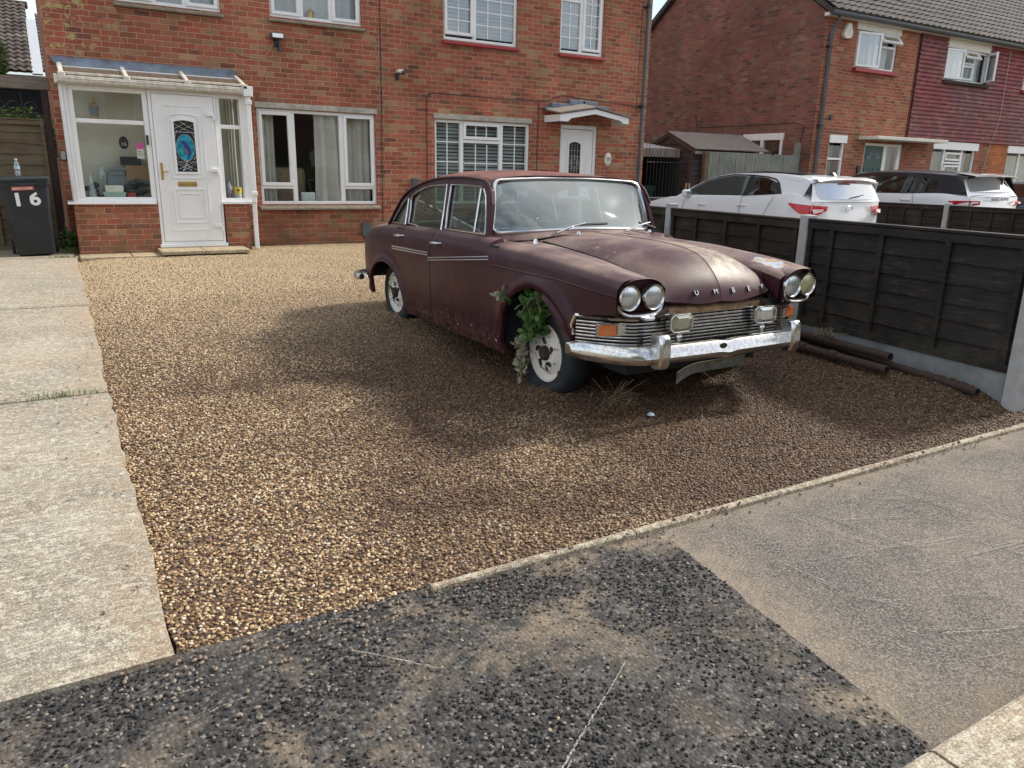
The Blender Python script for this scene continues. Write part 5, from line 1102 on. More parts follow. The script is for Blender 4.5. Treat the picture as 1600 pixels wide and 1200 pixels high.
# ---------------------------------------------------------------- lap panel fences
def lap(t, base, d, s0, s1, z0, z1, mat, battens=(.02, .33, .66, .98), nb=.13, name='lap_panel', wav=.012, seed=0, cap=True, rail=True):
    d = Vector((d[0], d[1], 0)).normalized(); nr = Vector((-d.y, d.x, 0)); B = Vector(base)
    if nr.x > 0 or (abs(nr.x) < .1 and nr.y > 0): nr = -nr
    P = lambda s_, n, z: tuple(B+d*s_+nr*n+Vector((0, 0, z)))
    b = MB(); z = z0; k = 0
    while z < z1-.02:
        zt = min(z+nb+.02, z1); rows = [[], [], []]
        n = 26; off = seed*7.3+k*3.1
        for i in range(n+1):
            s_ = s0+(s1-s0)*i/n; wv = hn(s_*2.2, off, 1, wav)+hn(s_*7, off, 1, wav*.4)
            if k == 0: wv = 0
            rows[0].append(P(s_, .008, z+wv)); rows[1].append(P(s_, .022+hn(s_*3, off+5, 1, .004), z+wv+.002)); rows[2].append(P(s_, .004, zt+.01))
        b.grid(rows); z += nb*(.88+.24*((k*7+seed) % 5)/4); k += 1
    o = obj(name, b, mat, t, smooth=True, ang=30)
    def bx(sa, sb, na, nb_, za, zb):
        q = MB().box(0, 1, 0, 1, 0, 1); q.v = [P(sa+(sb-sa)*v[0], na+(nb_-na)*v[1], za+(zb-za)*v[2]) for v in q.v]; return q
    for f in battens:
        sc = s0+(s1-s0)*f; q = bx(sc-.02, sc+.02, .024, .044, z0, z1-.02); obj('batten', q, mat, t, bevel=.003)
    q = bx(s0, s1, -.02, .0, z0, z1); obj('backing', q, mat, t)
    if cap: q = bx(s0-.0, s1, -.03, .05, z1, z1+.022); obj('cap_rail', q, mat, t, bevel=.005); q = bx(s0, s1, .024, .046, z1-.06, z1-.004); obj('rail', q, mat, t, bevel=.003)
    if rail: q = bx(s0, s1, .024, .046, z0, z0+.045); obj('rail', q, mat, t, bevel=.003)
    return P, bx
f1 = thing('lap_panel_fence', 'near black lap panel fence with concrete posts beside the old car', 'fence', (5.2, 3.4, .15))
fb = Vector((5.178, 2.449, 0)); fd = Vector((.2068, 1.8066, 0)).normalized(); fn = Vector((-fd.y, fd.x, 0))
for k in range(4):
    s0 = k*1.93; z0 = .24
    P, bx = lap(f1, (fb.x, fb.y, 0), fd, s0, s0+1.83, z0, 1.075+(.01 if k == 0 else 0), 'fence_dark' if k == 0 else 'fence_dark2', battens=(.02, .30, .60, .86, .985) if k == 0 else (.02, .27, .52, .77, .98), seed=k+1)
    obj('gravel_board', bx(s0, s0+1.83, -.025, .03, -.02, .238), 'gravel_board', f1, bevel=.004)
for s_ in (-.055, 1.88, 3.81, 5.74, 7.67):
    h = 1.13 if s_ < 3 else 1.14
    obj('concrete_post', bx(s_-.045, s_+.045, -.055, .05, -.1, h), 'post', f1, bevel=.010)
f2 = thing('lap_panel_fence', 'dark lap panel fence beyond the white hatchback between two drives', 'fence', (13.3, 7, .1))
for k in range(4):
    s0 = k*1.93
    P, bx2 = lap(f2, (13.3, 4.05, 0), (.03, 1), s0, s0+1.83, .16, 1.00, 'fence_dark2', battens=(.02, .22, .41, .60, .79, .98), seed=k+11); obj('gravel_board', bx2(s0, s0+1.83, -.025, .03, 0, .158), 'gravel_board', f2)
for s_ in (-.055, 1.88, 3.81, 5.74, 7.67): obj('concrete_post', bx2(s_-.045, s_+.045, -.05, .05, -.05, 1.06), 'post', f2, bevel=.01)
# left side passage: panel fence, posts, beam, scroll ironwork
f3 = thing('side_passage_fence', 'brown lap panel side gate closing the passage left of the house', 'fence', (-.9, 13.0, .19))
lap(f3, (-2.9, 13.0, 0), (1, 0), 0, 2.90, .22, 1.98, 'fence_brown', battens=(.05, .4, .755, .985), nb=.145, name='lap_panel', seed=3, wav=.022)
obj('gate_post', MB().box(.0, .075, 12.95, 13.03, .1, 2.42), 'rust', f3); obj('gate_post', MB().box(-.06, -.02, 12.94, 12.975, .15, 2.0), 'fence_brown', f3)
obj('top_beam', MB().box(-3.2, .12, 12.93, 13.05, 2.385, 2.545), 'beam', f3, bevel=.006)
b = MB()
for xc in (-1.35, -.98, -.61, -.24):
    for s_ in (-1, 1):
        b.tube([(xc+s_*(.015+.085*(1-cos(a*pi/10))*.9), 12.99, 2.13+.07*sin(a*pi/10)+.06*a/14) for a in range(15)], .006, 5)
    b.tube([(xc, 12.99, 2.02), (xc, 12.99, 2.36)], .006, 5)
b.tube([(-3, 12.99, 2.06), (0, 12.99, 2.06)], .007, 5); b.tube([(-3, 12.99, 2.34), (0, 12.99, 2.34)], .007, 5)
obj('scroll_ironwork', b, 'iron', f3)
# neighbour's outbuilding with tiled roof
og = thing('garage', 'garage with old brown pantile roof seen above the side fence', 'garage', (-4, 22, .19))
tiled_roof(og, -9, -.08, 20.0, 3.24, 24.0, 5.20, 'roof_tile_mossy', tw=.155, rh=.235, amp=.035, seg=5)
tiled_roof(og, .10, 3.2, 20.3, 3.30, 23.8, 4.95, 'roof_tile', tw=.155, rh=.235, amp=.035, seg=5)
b = MB(); b.add([(-.10, 19.9, 3.22), (.09, 19.9, 3.22), (.09, 22.9, 4.70), (-.10, 22.9, 4.70)], [(0, 1, 2, 3)]); obj('lead_valley', b, 'silver', og, solid=.03)
b = MB(); b.box(-9, 3.2, 20.25, 24, .1, 3.2); obj('wall', b, 'dark', og); b = MB(); b.box(-9, 3.2, 20.15, 20.22, 2.98, 3.2); obj('fascia', b, 'ivory', og)
b = MB(); b.box(-9, -.02, 24.0, 24.1, 5.1, 5.27); obj('ridge_tiles', b, 'roof_tile_mossy', og, bevel=.03)
# the other side of the street, behind the camera: it is what the windows, paint and chrome mirror
for k, (xa, xb) in enumerate(((-17, -5.5), (-2.5, 9), (12, 23.5), (27, 38.5))):
    o_ = thing('opposite_house', 'brick house pair across the street, '+('far left', 'left', 'right', 'far right')[k]+' behind the camera', 'house', ((xa+xb)/2, -19, 0), group='houses across the street')
    b = MB(); b.box(xa, xb, -26, -19, 0, 5.2); obj('brick_wall', b, 'brick_shaded', o_)
    b = MB(); b.prism([(-18.6, 5.1), (-22.5, 7.8), (-26.4, 5.1)], xa-.3, xb+.3, 'YZ'); obj('roof', b, 'roof_tile', o_)
    b = MB()
    for q in range(4):
        x0_ = xa+1+q*2.7
        for z0_ in (1.0, 3.6): obj('window', MB().box(x0_, x0_+1.5, -19.03, -18.98, z0_, z0_+1.3), 'upvc', o_)
hg0 = thing('privet_hedge', 'long clipped hedge across the street behind the camera', 'hedge', (8, -13, 0)); leaves0 = MB(); leaves0.box(-20, 40, -13.6, -12.8, -.1, 1.5); obj('foliage', leaves0, 'hedge', hg0)
# hedge behind the side fence
def leaves(name, pts, size, mat, parent=None, flat=.3, seed=1, **tags):
    rnd = random.Random(seed); b = MB()
    for p in pts:
        s_ = size*rnd.uniform(.6, 1.3); a = Vector((rnd.gauss(0, 1), rnd.gauss(0, 1), rnd.gauss(0, flat))).normalized(); n_ = a.cross(Vector((rnd.gauss(0, 1), rnd.gauss(0, 1), rnd.gauss(0, 1)))).normalized(); w_ = a.cross(n_)*s_*.36; p = Vector(p); t = a*s_; u = n_*s_*.08
        b.add([p, p+t*.3+w_*.8+u, p+t*.65+w_+u*.5, p+t, p+t*.65-w_+u*.5, p+t*.3-w_*.8+u], [(0, 1, 2, 3), (0, 3, 4, 5)])
    return obj(name, b, mat, parent, **tags)
rnd = random.Random(9)
def blob(c, r, n, hollow=.5):
    out = []
    while len(out) < n:
        v = Vector((rnd.gauss(0, 1), rnd.gauss(0, 1), rnd.gauss(0, 1))).normalized()*(hollow+(1-hollow)*rnd.random()**.5); out.append((c[0]+v.x*r[0], c[1]+v.y*r[1], c[2]+v.z*r[2]))
    return out
hg = thing('garden_bush', 'green leafy bush showing through the ironwork behind the side fence', 'bush', (-.5, 15.5, .19))
leaves('foliage', blob((-.40, 15.5, 1.75), (.62, .5, .55), 1500)+blob((-1.3, 15.6, 2.1), (.6, .5, .8), 1200), .075, 'hedge', hg, seed=3); obj('stem', MB().tube([(-.5, 15.5, .1), (-.4, 15.5, 1.5)], .04, 6), 'fence_brown', hg)
hg2 = thing('climbing_shrub', 'yellow green shrub growing against the old pantile roof', 'shrub', (-.85, 19.4, .19))
leaves('foliage', blob((-.80, 19.5, 3.45), (.30, .35, .55), 1500), .07, 'hedge', hg2, seed=5); obj('stem', MB().tube([(-.85, 19.5, .1), (-.85, 19.5, 3.2)], .04, 6), 'fence_brown', hg2)
# black bin with number 16, bottle
bn = wheelie('wheelie_bin', 'black wheelie bin with white number 16 by the side fence', (-.30, 12.33, .195), radians(3), 'bin', 1.03)
bn.rotation_euler = (0, radians(-3), radians(3))
TM = Matrix.Translation((0, -.307, .76)) @ Matrix.Rotation(math.atan2(.035, .33), 4, 'X') @ FACE_S
def onb(name, b, mat): b.v = [tuple(TM @ Vector(v)) for v in b.v]; return obj(name, b, mat, bn, world=False)
onb('number', MB().prism([(-.122, -.085), (-.078, -.085), (-.078, .085), (-.122, .085)], 0, .004, 'XY'), 'white_ink')
b = MB(); n = 24
o_ = [(.095+.062*cos(2*pi*k/n), -.030+.058*sin(2*pi*k/n)) for k in range(n)]; i_ = [(.095+.020*cos(2*pi*k/n), -.032+.020*sin(2*pi*k/n)) for k in range(n)]
b.grid([[(p[0], p[1], .004) for p in o_], [(p[0], p[1], .004) for p in i_]], cyc=True)
st6 = [(.055, -.03), (.056, .01), (.066, .035), (.088, .052), (.118, .058)]; b.grid([[(x-.021, z+.004, .0046) for x, z in st6][:4]+[(.122, .088, .0046)], [(x+.021, z-.006, .0046) for x, z in st6][:4]+[(.128, .050, .0046)]])
onb('number', b, 'white_ink')
st_k = onb('sticker', MB().box(-.145, .105, .115, .165, 0, .003), 'red_ink')
b = MB()
for k in range(9): b.box(-.13+k*.011, -.124+k*.011, .128, .150, .003, .0045)
for k in range(4): b.box(.02+k*.018, .030+k*.018, .128, .150, .003, .0045)
b.lathe([(.014, .003), (.014, .0045), (.018, .0045), (.018, .003)], (-.012, .14, 0), n=16); onb('sticker_print', b, 'white_ink')
bt = thing('water_bottle', 'small clear water bottle standing on the black bin lid', 'bottle', (-.385, 12.22, 1.247))
obj('bottle_body', MB().lathe([(.001, 0), (.03, 0), (.033, .01), (.033, .055), (.029, .06), (.033, .065), (.033, .13), (.03, .155), (.014, .185), (.013, .2), (.001, .2)], n=16), 'pet', bt, smooth=True, world=False); obj('label_band', MB().lathe([(.0335, .08), (.0335, .125)], n=16), 'label', bt, world=False); obj('cap', MB().lathe([(.001, .215), (.015, .215), (.015, .198), (.001, .198)], n=12), 'white_ink', bt, world=False)
# weeds and grass tufts
def tuft(label, x, y, n, h, spread, seed, mat='grass', nm='grass_tuft'):
    r_ = random.Random(seed); b = MB()
    for _ in range(n):
        a = r_.uniform(0, 6.28); d_ = r_.uniform(0, spread); px_, py_ = x+d_*cos(a)*1.8, y+d_*sin(a)*.5; z_ = g0(px_, py_)+.005; hh = h*r_.uniform(.4, 1.1); lx, ly = r_.gauss(0, .35)*hh, r_.gauss(0, .35)*hh; w_ = .0025
        b.add([(px_-w_, py_, z_), (px_+w_, py_, z_), (px_+lx*.5+w_*.7, py_+ly*.5, z_+hh*.65), (px_+lx, py_+ly, z_+hh), (px_+lx*.5-w_*.7, py_+ly*.5, z_+hh*.65)], [(0, 1, 2, 3, 4)])
    return obj(nm, b, mat, kind='stuff', label=label, category='grass')
tuft('small green grass tuft in the nearest driveway joint', -.10, 5.255, 70, .045, .12, 1); tuft('thin grass along the nearest driveway joint', -.55, 5.255, 60, .025, .35, 2)
tuft('green moss and grass in the far driveway joint', -.02, 11.9, 90, .04, .10, 3); tuft('grass tufts at the far left edge of the drive', -1.1, 12.3, 140, .12, .18, 4); tuft('sparse weeds beside the black bin', .12, 12.5, 60, .10, .1, 6)
pw = thing('weed_clump', 'dark leafy weeds in the gap between bin and porch', 'weed', (.08, 12.7, .19)); leaves('foliage', blob((.10, 12.72, .36), (.10, .10, .17), 140, .1), .05, 'leaf', pw, seed=8); obj('stem', MB().tube([(.08, 12.7, .15), (.1, 12.7, .4)], .006, 5), 'straw', pw)
# pipes on the gravel by the fence
def pipe(label, a, b_, r, coll=None):
    t = thing('iron_pipe', label, 'pipe', (a[0], a[1], a[2]), group='rusty pipes beside the fence')
    A, B = Vector(a), Vector(b_); rows = []
    d_ = (B-A).normalized(); u1 = d_.cross(Vector((0, 0, 1))).normalized(); u2 = d_.cross(u1)
    prof = [(A, r*.8), (A, r), (B, r), (B, r*.8), (A+d_*.05, r*.8)]
    b = MB(); b.grid([[p+u1*cos(2*pi*k/18)*q+u2*sin(2*pi*k/18)*q for k in range(18)] for p, q in prof], cyc=True); obj('tube', b, 'rust', t, smooth=True, ang=40)
    if coll is not None:
        for c in coll:
            p = A+(B-A)*c; obj('collar', MB().tube([p-d_*.035, p-d_*.03, p+d_*.03, p+d_*.035], [r*1.05, r*1.3, r*1.3, r*1.05], 16), 'rust', t, smooth=True)
z_ = .145
pipe('longest thin rusty pipe reaching furthest towards the pavement', (4.98, 2.52, z_-.03), (5.26, 4.6, z_+.03), .027)
pipe('short rusty pipe in front with two collars', (4.86, 3.08, z_), (5.02, 5.2, z_+.01), .030, (.22, .36))
pipe('rusty pipe lying against the gravel board behind the others', (5.00, 3.16, z_+.062), (5.24, 5.4, z_+.06), .031, (.25,))
st_ = thing('dry_weed', 'tiny dry weed between the rusty pipes', 'weed', (5.05, 3.75, .2)); b = MB(); r_ = random.Random(5)
for _ in range(26): b.tube([(5.05, 3.75, .2), (5.05+r_.gauss(0, .02), 3.75+r_.gauss(0, .04), .24), (5.05+r_.gauss(0, .04), 3.75+r_.gauss(0, .08), .30)], .0018, 4)
obj('stalks', b, 'straw', st_)
# ---------------------------------------------------------------- the old saloon
CX = 3.43
car = thing('old_saloon_car', 'derelict rusty maroon saloon car with flat tyres on the gravel', 'car', (CX, 5.3, 0))
ZB = [(3.285, .665), (3.45, .645), (3.615, .615), (3.622, .41), (3.66, .44), (3.72, .495), (3.78, .565), (3.86, .635), (3.95, .69), (4.05, .715), (4.14, .70), (4.25, .662), (4.34, .605), (4.42, .50), (4.45, .38), (4.458, .29), (4.463, .205), (4.7, .20), (6.195, .20), (6.205, .26), (6.225, .36), (6.27, .45), (6.36, .53), (6.48, .585), (6.62, .605), (6.76, .595), (6.87, .56), (6.95, .50), (7.00, .43), (7.025, .34), (7.032, .275), (7.045, .262), (7.10, .33), (7.20, .42), (7.35, .47), (7.50, .48)]
zbx = [p[0] for p in ZB]; zby = [p[1] for p in ZB]
def lin(xs, ys, x):
    if x <= xs[0]: return ys[0]
    for i in range(len(xs)-1):
        if x <= xs[i+1]: return ys[i]+(ys[i+1]-ys[i])*(x-xs[i])/(xs[i+1]-xs[i])
    return ys[-1]
def I(tab, y): return interp([p[0] for p in tab], [p[1] for p in tab], y)
TW = [(3.27, .825), (3.4, .845), (3.6, .862), (4.0, .880), (5.0, .886), (6.0, .885), (6.6, .884), (7.0, .876), (7.2, .862), (7.34, .82), (7.44, .74), (7.50, .63)]
TSH = [(3.27, .805), (3.4, .825), (3.6, .842), (4, .86), (4.6, .872), (5.5, .878), (6.3, .872), (6.8, .850), (7.1, .80), (7.3, .74), (7.50, .64)]
TCR = [(3.27, .862), (3.35, .873), (3.55, .897), (3.9, .925), (4.25, .945), (4.7, .950), (4.95, .955)]
TSM = [(3.27, .70), (3.33, .735), (3.38, .775), (3.45, .812), (3.6, .85), (3.8, .885), (4.1, .915), (4.4, .936), (4.75, .948), (4.95, .955)]
THC = [(3.30, .690), (3.305, .705), (3.315, .735), (3.335, .775), (3.36, .812), (3.40, .855), (3.45, .896), (3.5, .928), (3.6, .962), (3.75, .985), (4.0, .998), (4.4, 1.002), (4.7, .993), (4.95, .985)]
TBL = [(4.7, .972), (5.0, .974), (5.5, .970), (6.0, .963), (6.6, .948), (6.98, .925)]
TBO = [(6.80, .948), (6.98, .945), (7.1, .94), (7.2, .92), (7.30, .885), (7.40, .82), (7.47, .72), (7.50, .64)]
TBQ = [(6.80, .935), (6.98, .925), (7.1, .905), (7.2, .875), (7.32, .82), (7.42, .74), (7.50, .64)]
cols = sorted({round(v, 4) for v in zbx} | {round(v, 4) for v in fr(3.285, 7.50, .07)} | {3.30, 3.32, 3.36, 4.617, 4.625, 5.634, 5.642, 6.392, 6.400, 6.80, 6.81})
def inset(z): return lin([.20, .27, .42, .62, .78, .88, 1.0], [.045, .020, .006, 0, .003, .016, .04], z)
ARX = [(4.04, .27, .445, .45), (6.63, .24, .42, .37)]
def wside(y, z):
    w_ = I(TW, y)-inset(z)
    for (yc, zc, ry, rz) in ARX:
        d_ = sqrt(((y-yc)/ry)**2+((z-zc)/rz)**2)
        if z > .18: w_ += .028*exp(-((d_-1.06)/.09)**2) if d_ > .95 else .028
    return w_
def catm(pts, m):
    out = []; n = len(pts)
    for i in range(n-1):
        p0, p1, p2, p3 = pts[max(i-1, 0)], pts[i], pts[i+1], pts[min(i+2, n-1)]
        for k in range(m):
            t = k/m; out.append(tuple(.5*(2*p1[j]+(p2[j]-p0[j])*t+(2*p0[j]-5*p1[j]+4*p2[j]-p3[j])*t*t+(3*p1[j]-p0[j]-3*p2[j]+p3[j])*t**3) for j in range(len(p1))))
    out.append(pts[-1]); return out
def top_out(y):
    """section outside v=.765 down to the shoulder"""
    w_ = wside(y, I(TSH, y)); zs = I(TSH, y)
    if y < 4.95: e = .765 if y > 4.7 else .75; zt = I(TCR, y)-.006 if y < 4.7 else I(TBL, y); mid = (w_-.028, zs+(zt-zs)*.62)
    elif y <= 6.80: e = .765; zt = I(TBL, y); mid = (w_-.026, zs+(zt-zs)*.62)
    else: e = w_*.86; zt = I(TBQ, y); mid = (w_-.02, zs+(zt-zs)*.6)
    e = min(e, w_-.05)
    return catm([(e, zt), (e+(mid[0]-e)*.55, zt-(zt-mid[1])*.32), mid, (w_, zs)], 3)
NS = 14
def side_pts(y):
    zs = I(TSH, y); zb = lin(zbx, zby, y); pts = []
    for k in range(1, NS+1):
        z = zs+(zb-zs)*k/NS; pts.append((wside(y, z), z))
    return pts
bodyb, doorb = {}, {}
mb = MB()
def span(y, z0, z1, n): return [(wside(y, z0+(z1-z0)*k/n), z0+(z1-z0)*k/n) for k in range(n+1)]
def faces_between(b, ya, yb, s_):
    door_ = b is not mb
    if door_ and yb < 6.2:
        b.grid([[(CX+s_*v, y, z) for v, z in top_out(y)+span(y, I(TSH, y), .266, NS)[1:]] for y in (ya, yb)]); b = mb
        b.grid([[(CX+s_*v, y, z) for v, z in span(y, .260, .20, 3)]+[(CX+s_*(wside(y, .20)-.05), y, .205)] for y in (ya, yb)]); return
    A = top_out(ya)+side_pts(ya); B_ = top_out(yb)+side_pts(yb)
    r = [[(CX+s_*v, ya, z) for v, z in A], [(CX+s_*v, yb, z) for v, z in B_]]; b.grid(r)
    # folded lip at the lower edge
    a, c = r[0][-1], r[1][-1]; b.add([a, c, (c[0]-s_*.03, c[1], c[2]+.004), (a[0]-s_*.03, a[1], a[2]+.004)], [(0, 1, 2, 3)])
fr_in = [(0, 1), (.2, 1), (.36, 1), (.455, 1)]
def hood_sec(y):
    c = I(THC, max(y, 3.30)); sm_ = I(TSM, y)
    return catm([(0, c+.007), (.016, c+.002), (.16, c-.006), (.30, c-(c-sm_)*.28), (.41, c-(c-sm_)*.66), (.468, sm_+.004)], 4)
def fender_sec(y):
    sm_ = I(TSM, y); cr_ = I(TCR, y); e = .765 if y > 4.7 else .75; e = min(e, wside(y, I(TSH, y))-.05)
    zt = cr_-.006 if y < 4.7 else I(TBL, y)
    sf = max(sm_, interp([3.27, 3.33, 3.45, 3.6], [.795, .812, .832, .852], y)) if y < 3.62 else sm_
    return [(.472, sm_-.03)]+catm([(.478, sf), (.52, sf+(cr_-sf)*.42), (.60, cr_-.012*(1 if y > 3.5 else 1.6)), (.69, cr_), (e, zt)], 4)
for s_ in (-1, 1):
    d1, d2_ = MB(), MB()
    for ya, yb in zip(cols, cols[1:]):
        if (ya, yb) in ((4.617, 4.625), (5.634, 5.642), (6.392, 6.4)):
            if yb < 6: mb.grid([[(CX+s_*v, y, z) for v, z in span(y, .260, .20, 3)]+[(CX+s_*(wside(y, .20)-.05), y, .205)] for y in (ya, yb)])
            continue
        b = d1 if 4.62 < ya < 5.634 else d2_ if 5.64 < ya < 6.392 else mb
        faces_between(b, ya, yb, s_)
    for b in (d1, d2_):
        dd = obj('door', b, 'paint', car, smooth=True, ang=50, weld=.0005)
        y0, y1 = (4.62, 5.63) if b is d1 else (5.64, 6.39)
        yh = y1-.10
        h_ = MB(); xo = CX+s_*(wside(yh, .87)+.012); q = [(xo-s_*.02, yh+.06, .872), (xo+s_*.016, yh+.05, .872), (xo+s_*.02, yh, .872), (xo+s_*.016, yh-.06, .872), (xo-s_*.02, yh-.075, .872)]; h_.tube(q, [.010, .011, .012, .009, .008], 8); obj('handle', h_, 'chrome_clean', dd, smooth=True)
        t_ = MB()
        if b is d1: pa, pb = (5.655, .732), (4.655, .842)
        else: pa, pb = (6.435, .757), (5.66, .772)
        if s_ > 0 and b is d1: pa = (5.655, .79)
        for q in (-.010, .010):
            t_.tube([(CX+s_*(wside(pa[0]+(pb[0]-pa[0])*k/8, pa[1]+(pb[1]-pa[1])*k/8)+.006), pa[0]+(pb[0]-pa[0])*k/8, pa[1]+(pb[1]-pa[1])*k/8+q) for k in range(9)], .007, 6)
        obj('side_trim', t_, 'chrome_clean', dd, smooth=True)
    hf = [y for y in cols if y <= 4.95]+[4.95]; hf = sorted(set(hf))
    mb.grid([[(CX+s_*v, y, z) for v, z in fender_sec(y)] for y in hf])
    bf = sorted(set([6.81]+[y for y in cols if y > 6.81])); mb.grid([[(CX+s_*top_out(y)[0][0]*k/8, y, I(TBO, y)+(top_out(y)[0][1]-I(TBO, y))*(k/8)**3) for k in range(9)] for y in bf])
yr = 7.50; R_ = top_out(yr)+side_pts(yr); mb.poly([(CX-v, yr, z) for v, z in R_]+[(CX+v, yr, z) for v, z in reversed(R_)])
body = obj('body', mb, 'paint', car, smooth=True, ang=50, weld=.0005)
hc = sorted(set([3.30, 3.305, 3.312, 3.322, 3.335, 3.35, 3.37, 3.395, 3.42, 3.45, 3.48, 3.52, 3.57, 3.64, 3.75]+fr(3.85, 4.60, .10)))
b = MB(); rows = []
for y in hc:
    sec = hood_sec(y); f = max(0, 1-(y-3.30)/.35)
    row = [(CX-v, y+.055*f*(v/.45)**2, z) for v, z in reversed(sec)]+[(CX+v, y+.055*f*(v/.45)**2, z) for v, z in sec[1:]]
    rows.append(row)
lip = [(x, y+.03, z-.012) for x, y, z in rows[0]]; b.grid([lip]+rows)
hood = obj('bonnet', b, 'paint', car, smooth=True, ang=60)
b = MB(); rows = [[(CX-v, y, z-.001) for v, z in reversed(hood_sec(y))]+[(CX+v, y, z-.001) for v, z in hood_sec(y)[1:]] for y in fr(4.608, 4.95, .07)]; b.grid(rows); obj('scuttle', b, 'paint', car, smooth=True)
b = MB(); b.tube([(CX-.472, 4.60, .952), (CX-.472, 4.35, .938), (CX-.472, 4.1, .922)], [.006, .005, .002], 6); obj('bonnet_gap', b, 'cable', hood)
# bonnet lettering (first letter lost)
for k, ch_ in enumerate('UMBER'):
    xx = CX-.196+.1485*k; v = abs(xx-CX); yy = 3.326+.055*(.92)*(v/.45)**2
    text('bonnet_letter', ch_, .046, hood, 'chrome_clean', Matrix.Translation((xx, yy-.010, .748)) @ Matrix.Rotation(radians(-28), 4, 'X') @ FACE_S, depth=.006)
# rolled bead on the wing and sill seam
for s_ in (-1, 1):
    b = MB(); b.tube([(CX+s_*(wside(y, .805)+.001), y, .80-.035*sm((3.9-y)/.7)) for y in fr(3.29, 4.61, .06)], .006, 6); obj('wing_bead', b, 'paint', body, smooth=True)
    b = MB(); b.tube([(CX+s_*(wside(y, .26)-.004), y, .263) for y in fr(4.60, 6.19, .1)], .005, 5); obj('sill_seam', b, 'cable', body)
    b = MB(); b.tube([(CX+s_*(wside(y, .80)-.0), y, lin(zbx, zby, y)) for y in [c for c in cols if 3.62 < c < 4.463]], .007, 6); b.tube([(CX+s_*(wside(y, .80)-.0), y, lin(zbx, zby, y)) for y in [c for c in cols if 6.2 < c < 7.035]], .007, 6) if False else None
# dark inner shell
b = MB(); b.box(CX-.55, CX+.55, 3.50, 3.95, .24, .60); b.box(CX-.55, CX+.55, 3.95, 4.98, .24, .84); b.box(CX-.55, CX+.55, 4.9, 6.9, .24, .50); b.box(CX-.83, CX+.83, 4.50, 6.16, .24, .40); b.box(CX-.55, CX+.55, 6.9, 7.4, .30, .80)
for s_ in (-1, 1):
    xa, xb = sorted((CX+s_*.54, CX+s_*.83)); b.box(xa, xb, 3.66, 4.50, .755, .79); b.box(xa, xb, 6.2, 7.05, .66, .70); b.box(xa, xb, 4.49, 4.53, .24, .80); b.box(xa, xb, 6.15, 6.19, .24, .66)
    xa, xb = sorted((CX+s_*.80, CX+s_*.845)); b.box(xa, xb, 4.6, 6.42, .40, .93)
b.box(CX-.84, CX+.84, 7.06, 7.10, .44, .84)
obj('underbody', b, 'dark', car)
# greenhouse
def vz(z): return .768-(z-.96)*.22
def S3(s_, y, z, out=0): return (CX+s_*(vz(z)+out), y, z)
rail = [(4.893, 1.194), (4.940, 1.288), (5.005, 1.340), (5.084, 1.356), (5.24, 1.366), (5.434, 1.370), (5.636, 1.366), (5.828, 1.356), (6.025, 1.334), (6.207, 1.298), (6.38, 1.252), (6.498, 1.196), (6.595, 1.116), (6.681, 1.01), (6.745, .925)]
outer = [(6.745, .925), (6.5, .945), (6.0, .955), (5.5, .962), (4.845, .966), (4.866, 1.08)]+rail[:-1]
H1 = [(4.905, .985), (4.950, 1.122), (5.010, 1.252), (5.055, 1.296), (5.12, 1.312), (5.333, 1.320), (5.605, 1.316), (5.585, 1.125), (5.560, .975)]
H2 = [(5.640, .955), (5.655, 1.121), (5.685, 1.314), (5.935, 1.302), (6.118, 1.277), (6.261, 1.236), (6.338, 1.200), (6.345, 1.16), (6.320, 1.088), (6.310, .972), (6.14, .966), (6.05, .948), (5.96, .940)]
H3 = [(6.375, .960), (6.385, 1.075), (6.405, 1.178), (6.432, 1.190), (6.514, 1.134), (6.606, 1.043), (6.668, .958)]
pillars = None
for s_ in (-1, 1):
    b = MB(); allp = [outer, H1, H2, H3]; tr = tessellate_polygon([[Vector((p[0], p[1], 0)) for p in q] for q in allp]); flat = [p for q in allp for p in q]
    b.add([S3(s_, p[0], p[1]) for p in flat], [tuple(t) for t in tr])
    o_ = obj('window_surround', b, 'paint', car, solid=.03 if False else 0); md = o_.modifiers.new('solid', 'SOLIDIFY'); md.thickness = .03; md.offset = 0
    b = MB()
    for h in (H1, H2, H3): b.tube([S3(s_, p[0], p[1], .014) for p in h+[h[0], h[1]]], .0085, 6, cap=False)
    b.tube([S3(s_, 5.085, .975, .010), S3(s_, 5.112, 1.318, .010)], .009, 6)
    obj('window_trim', b, 'chrome_clean', car, smooth=True)
    b = MB(); b.tube([S3(s_, p[0], p[1]+.006, .022) for p in catm(rail, 3)], .010, 6); obj('drip_rail', b, 'chrome_clean' if False else 'paint_roof', car, smooth=True)
    for h in (H1, H2, H3): obj('side_window', MB().poly([S3(s_, p[0], p[1], -.004) for p in h]), 'glass_car', car)
    b = MB(); b.tube([S3(s_, 5.06, 1.005, .02), S3(s_, 5.01, 1.01, .02)], .006, 5); obj('vent_catch', b, 'chrome_clean', car)
TRC = [(4.985, 1.398), (5.1, 1.412), (5.4, 1.428), (5.8, 1.437), (6.1, 1.425), (6.3, 1.390), (6.40, 1.355), (6.48, 1.31)]
ry = [p[0] for p in rail]; rz = [p[1] for p in rail]
b = MB(); rows = []
for y in fr(4.97, 6.48, .06):
    zr = interp(ry[1:], rz[1:], max(y, 4.97))+.004; zc = I(TRC, y); vr = vz(zr)+.012; row = []
    for k in range(-10, 11):
        u = k/10; z = zr+(zc-zr)*(1-abs(u)**2.6)**.8; row.append((CX+u*vr, y+.05*(1-u*u)*(-1 if False else 1)*max(0, 1-(y-4.97)/.2), z))
    rows.append(row)
b.grid(rows); obj('roof', b, 'paint_roof', car, smooth=True, solid=.012)
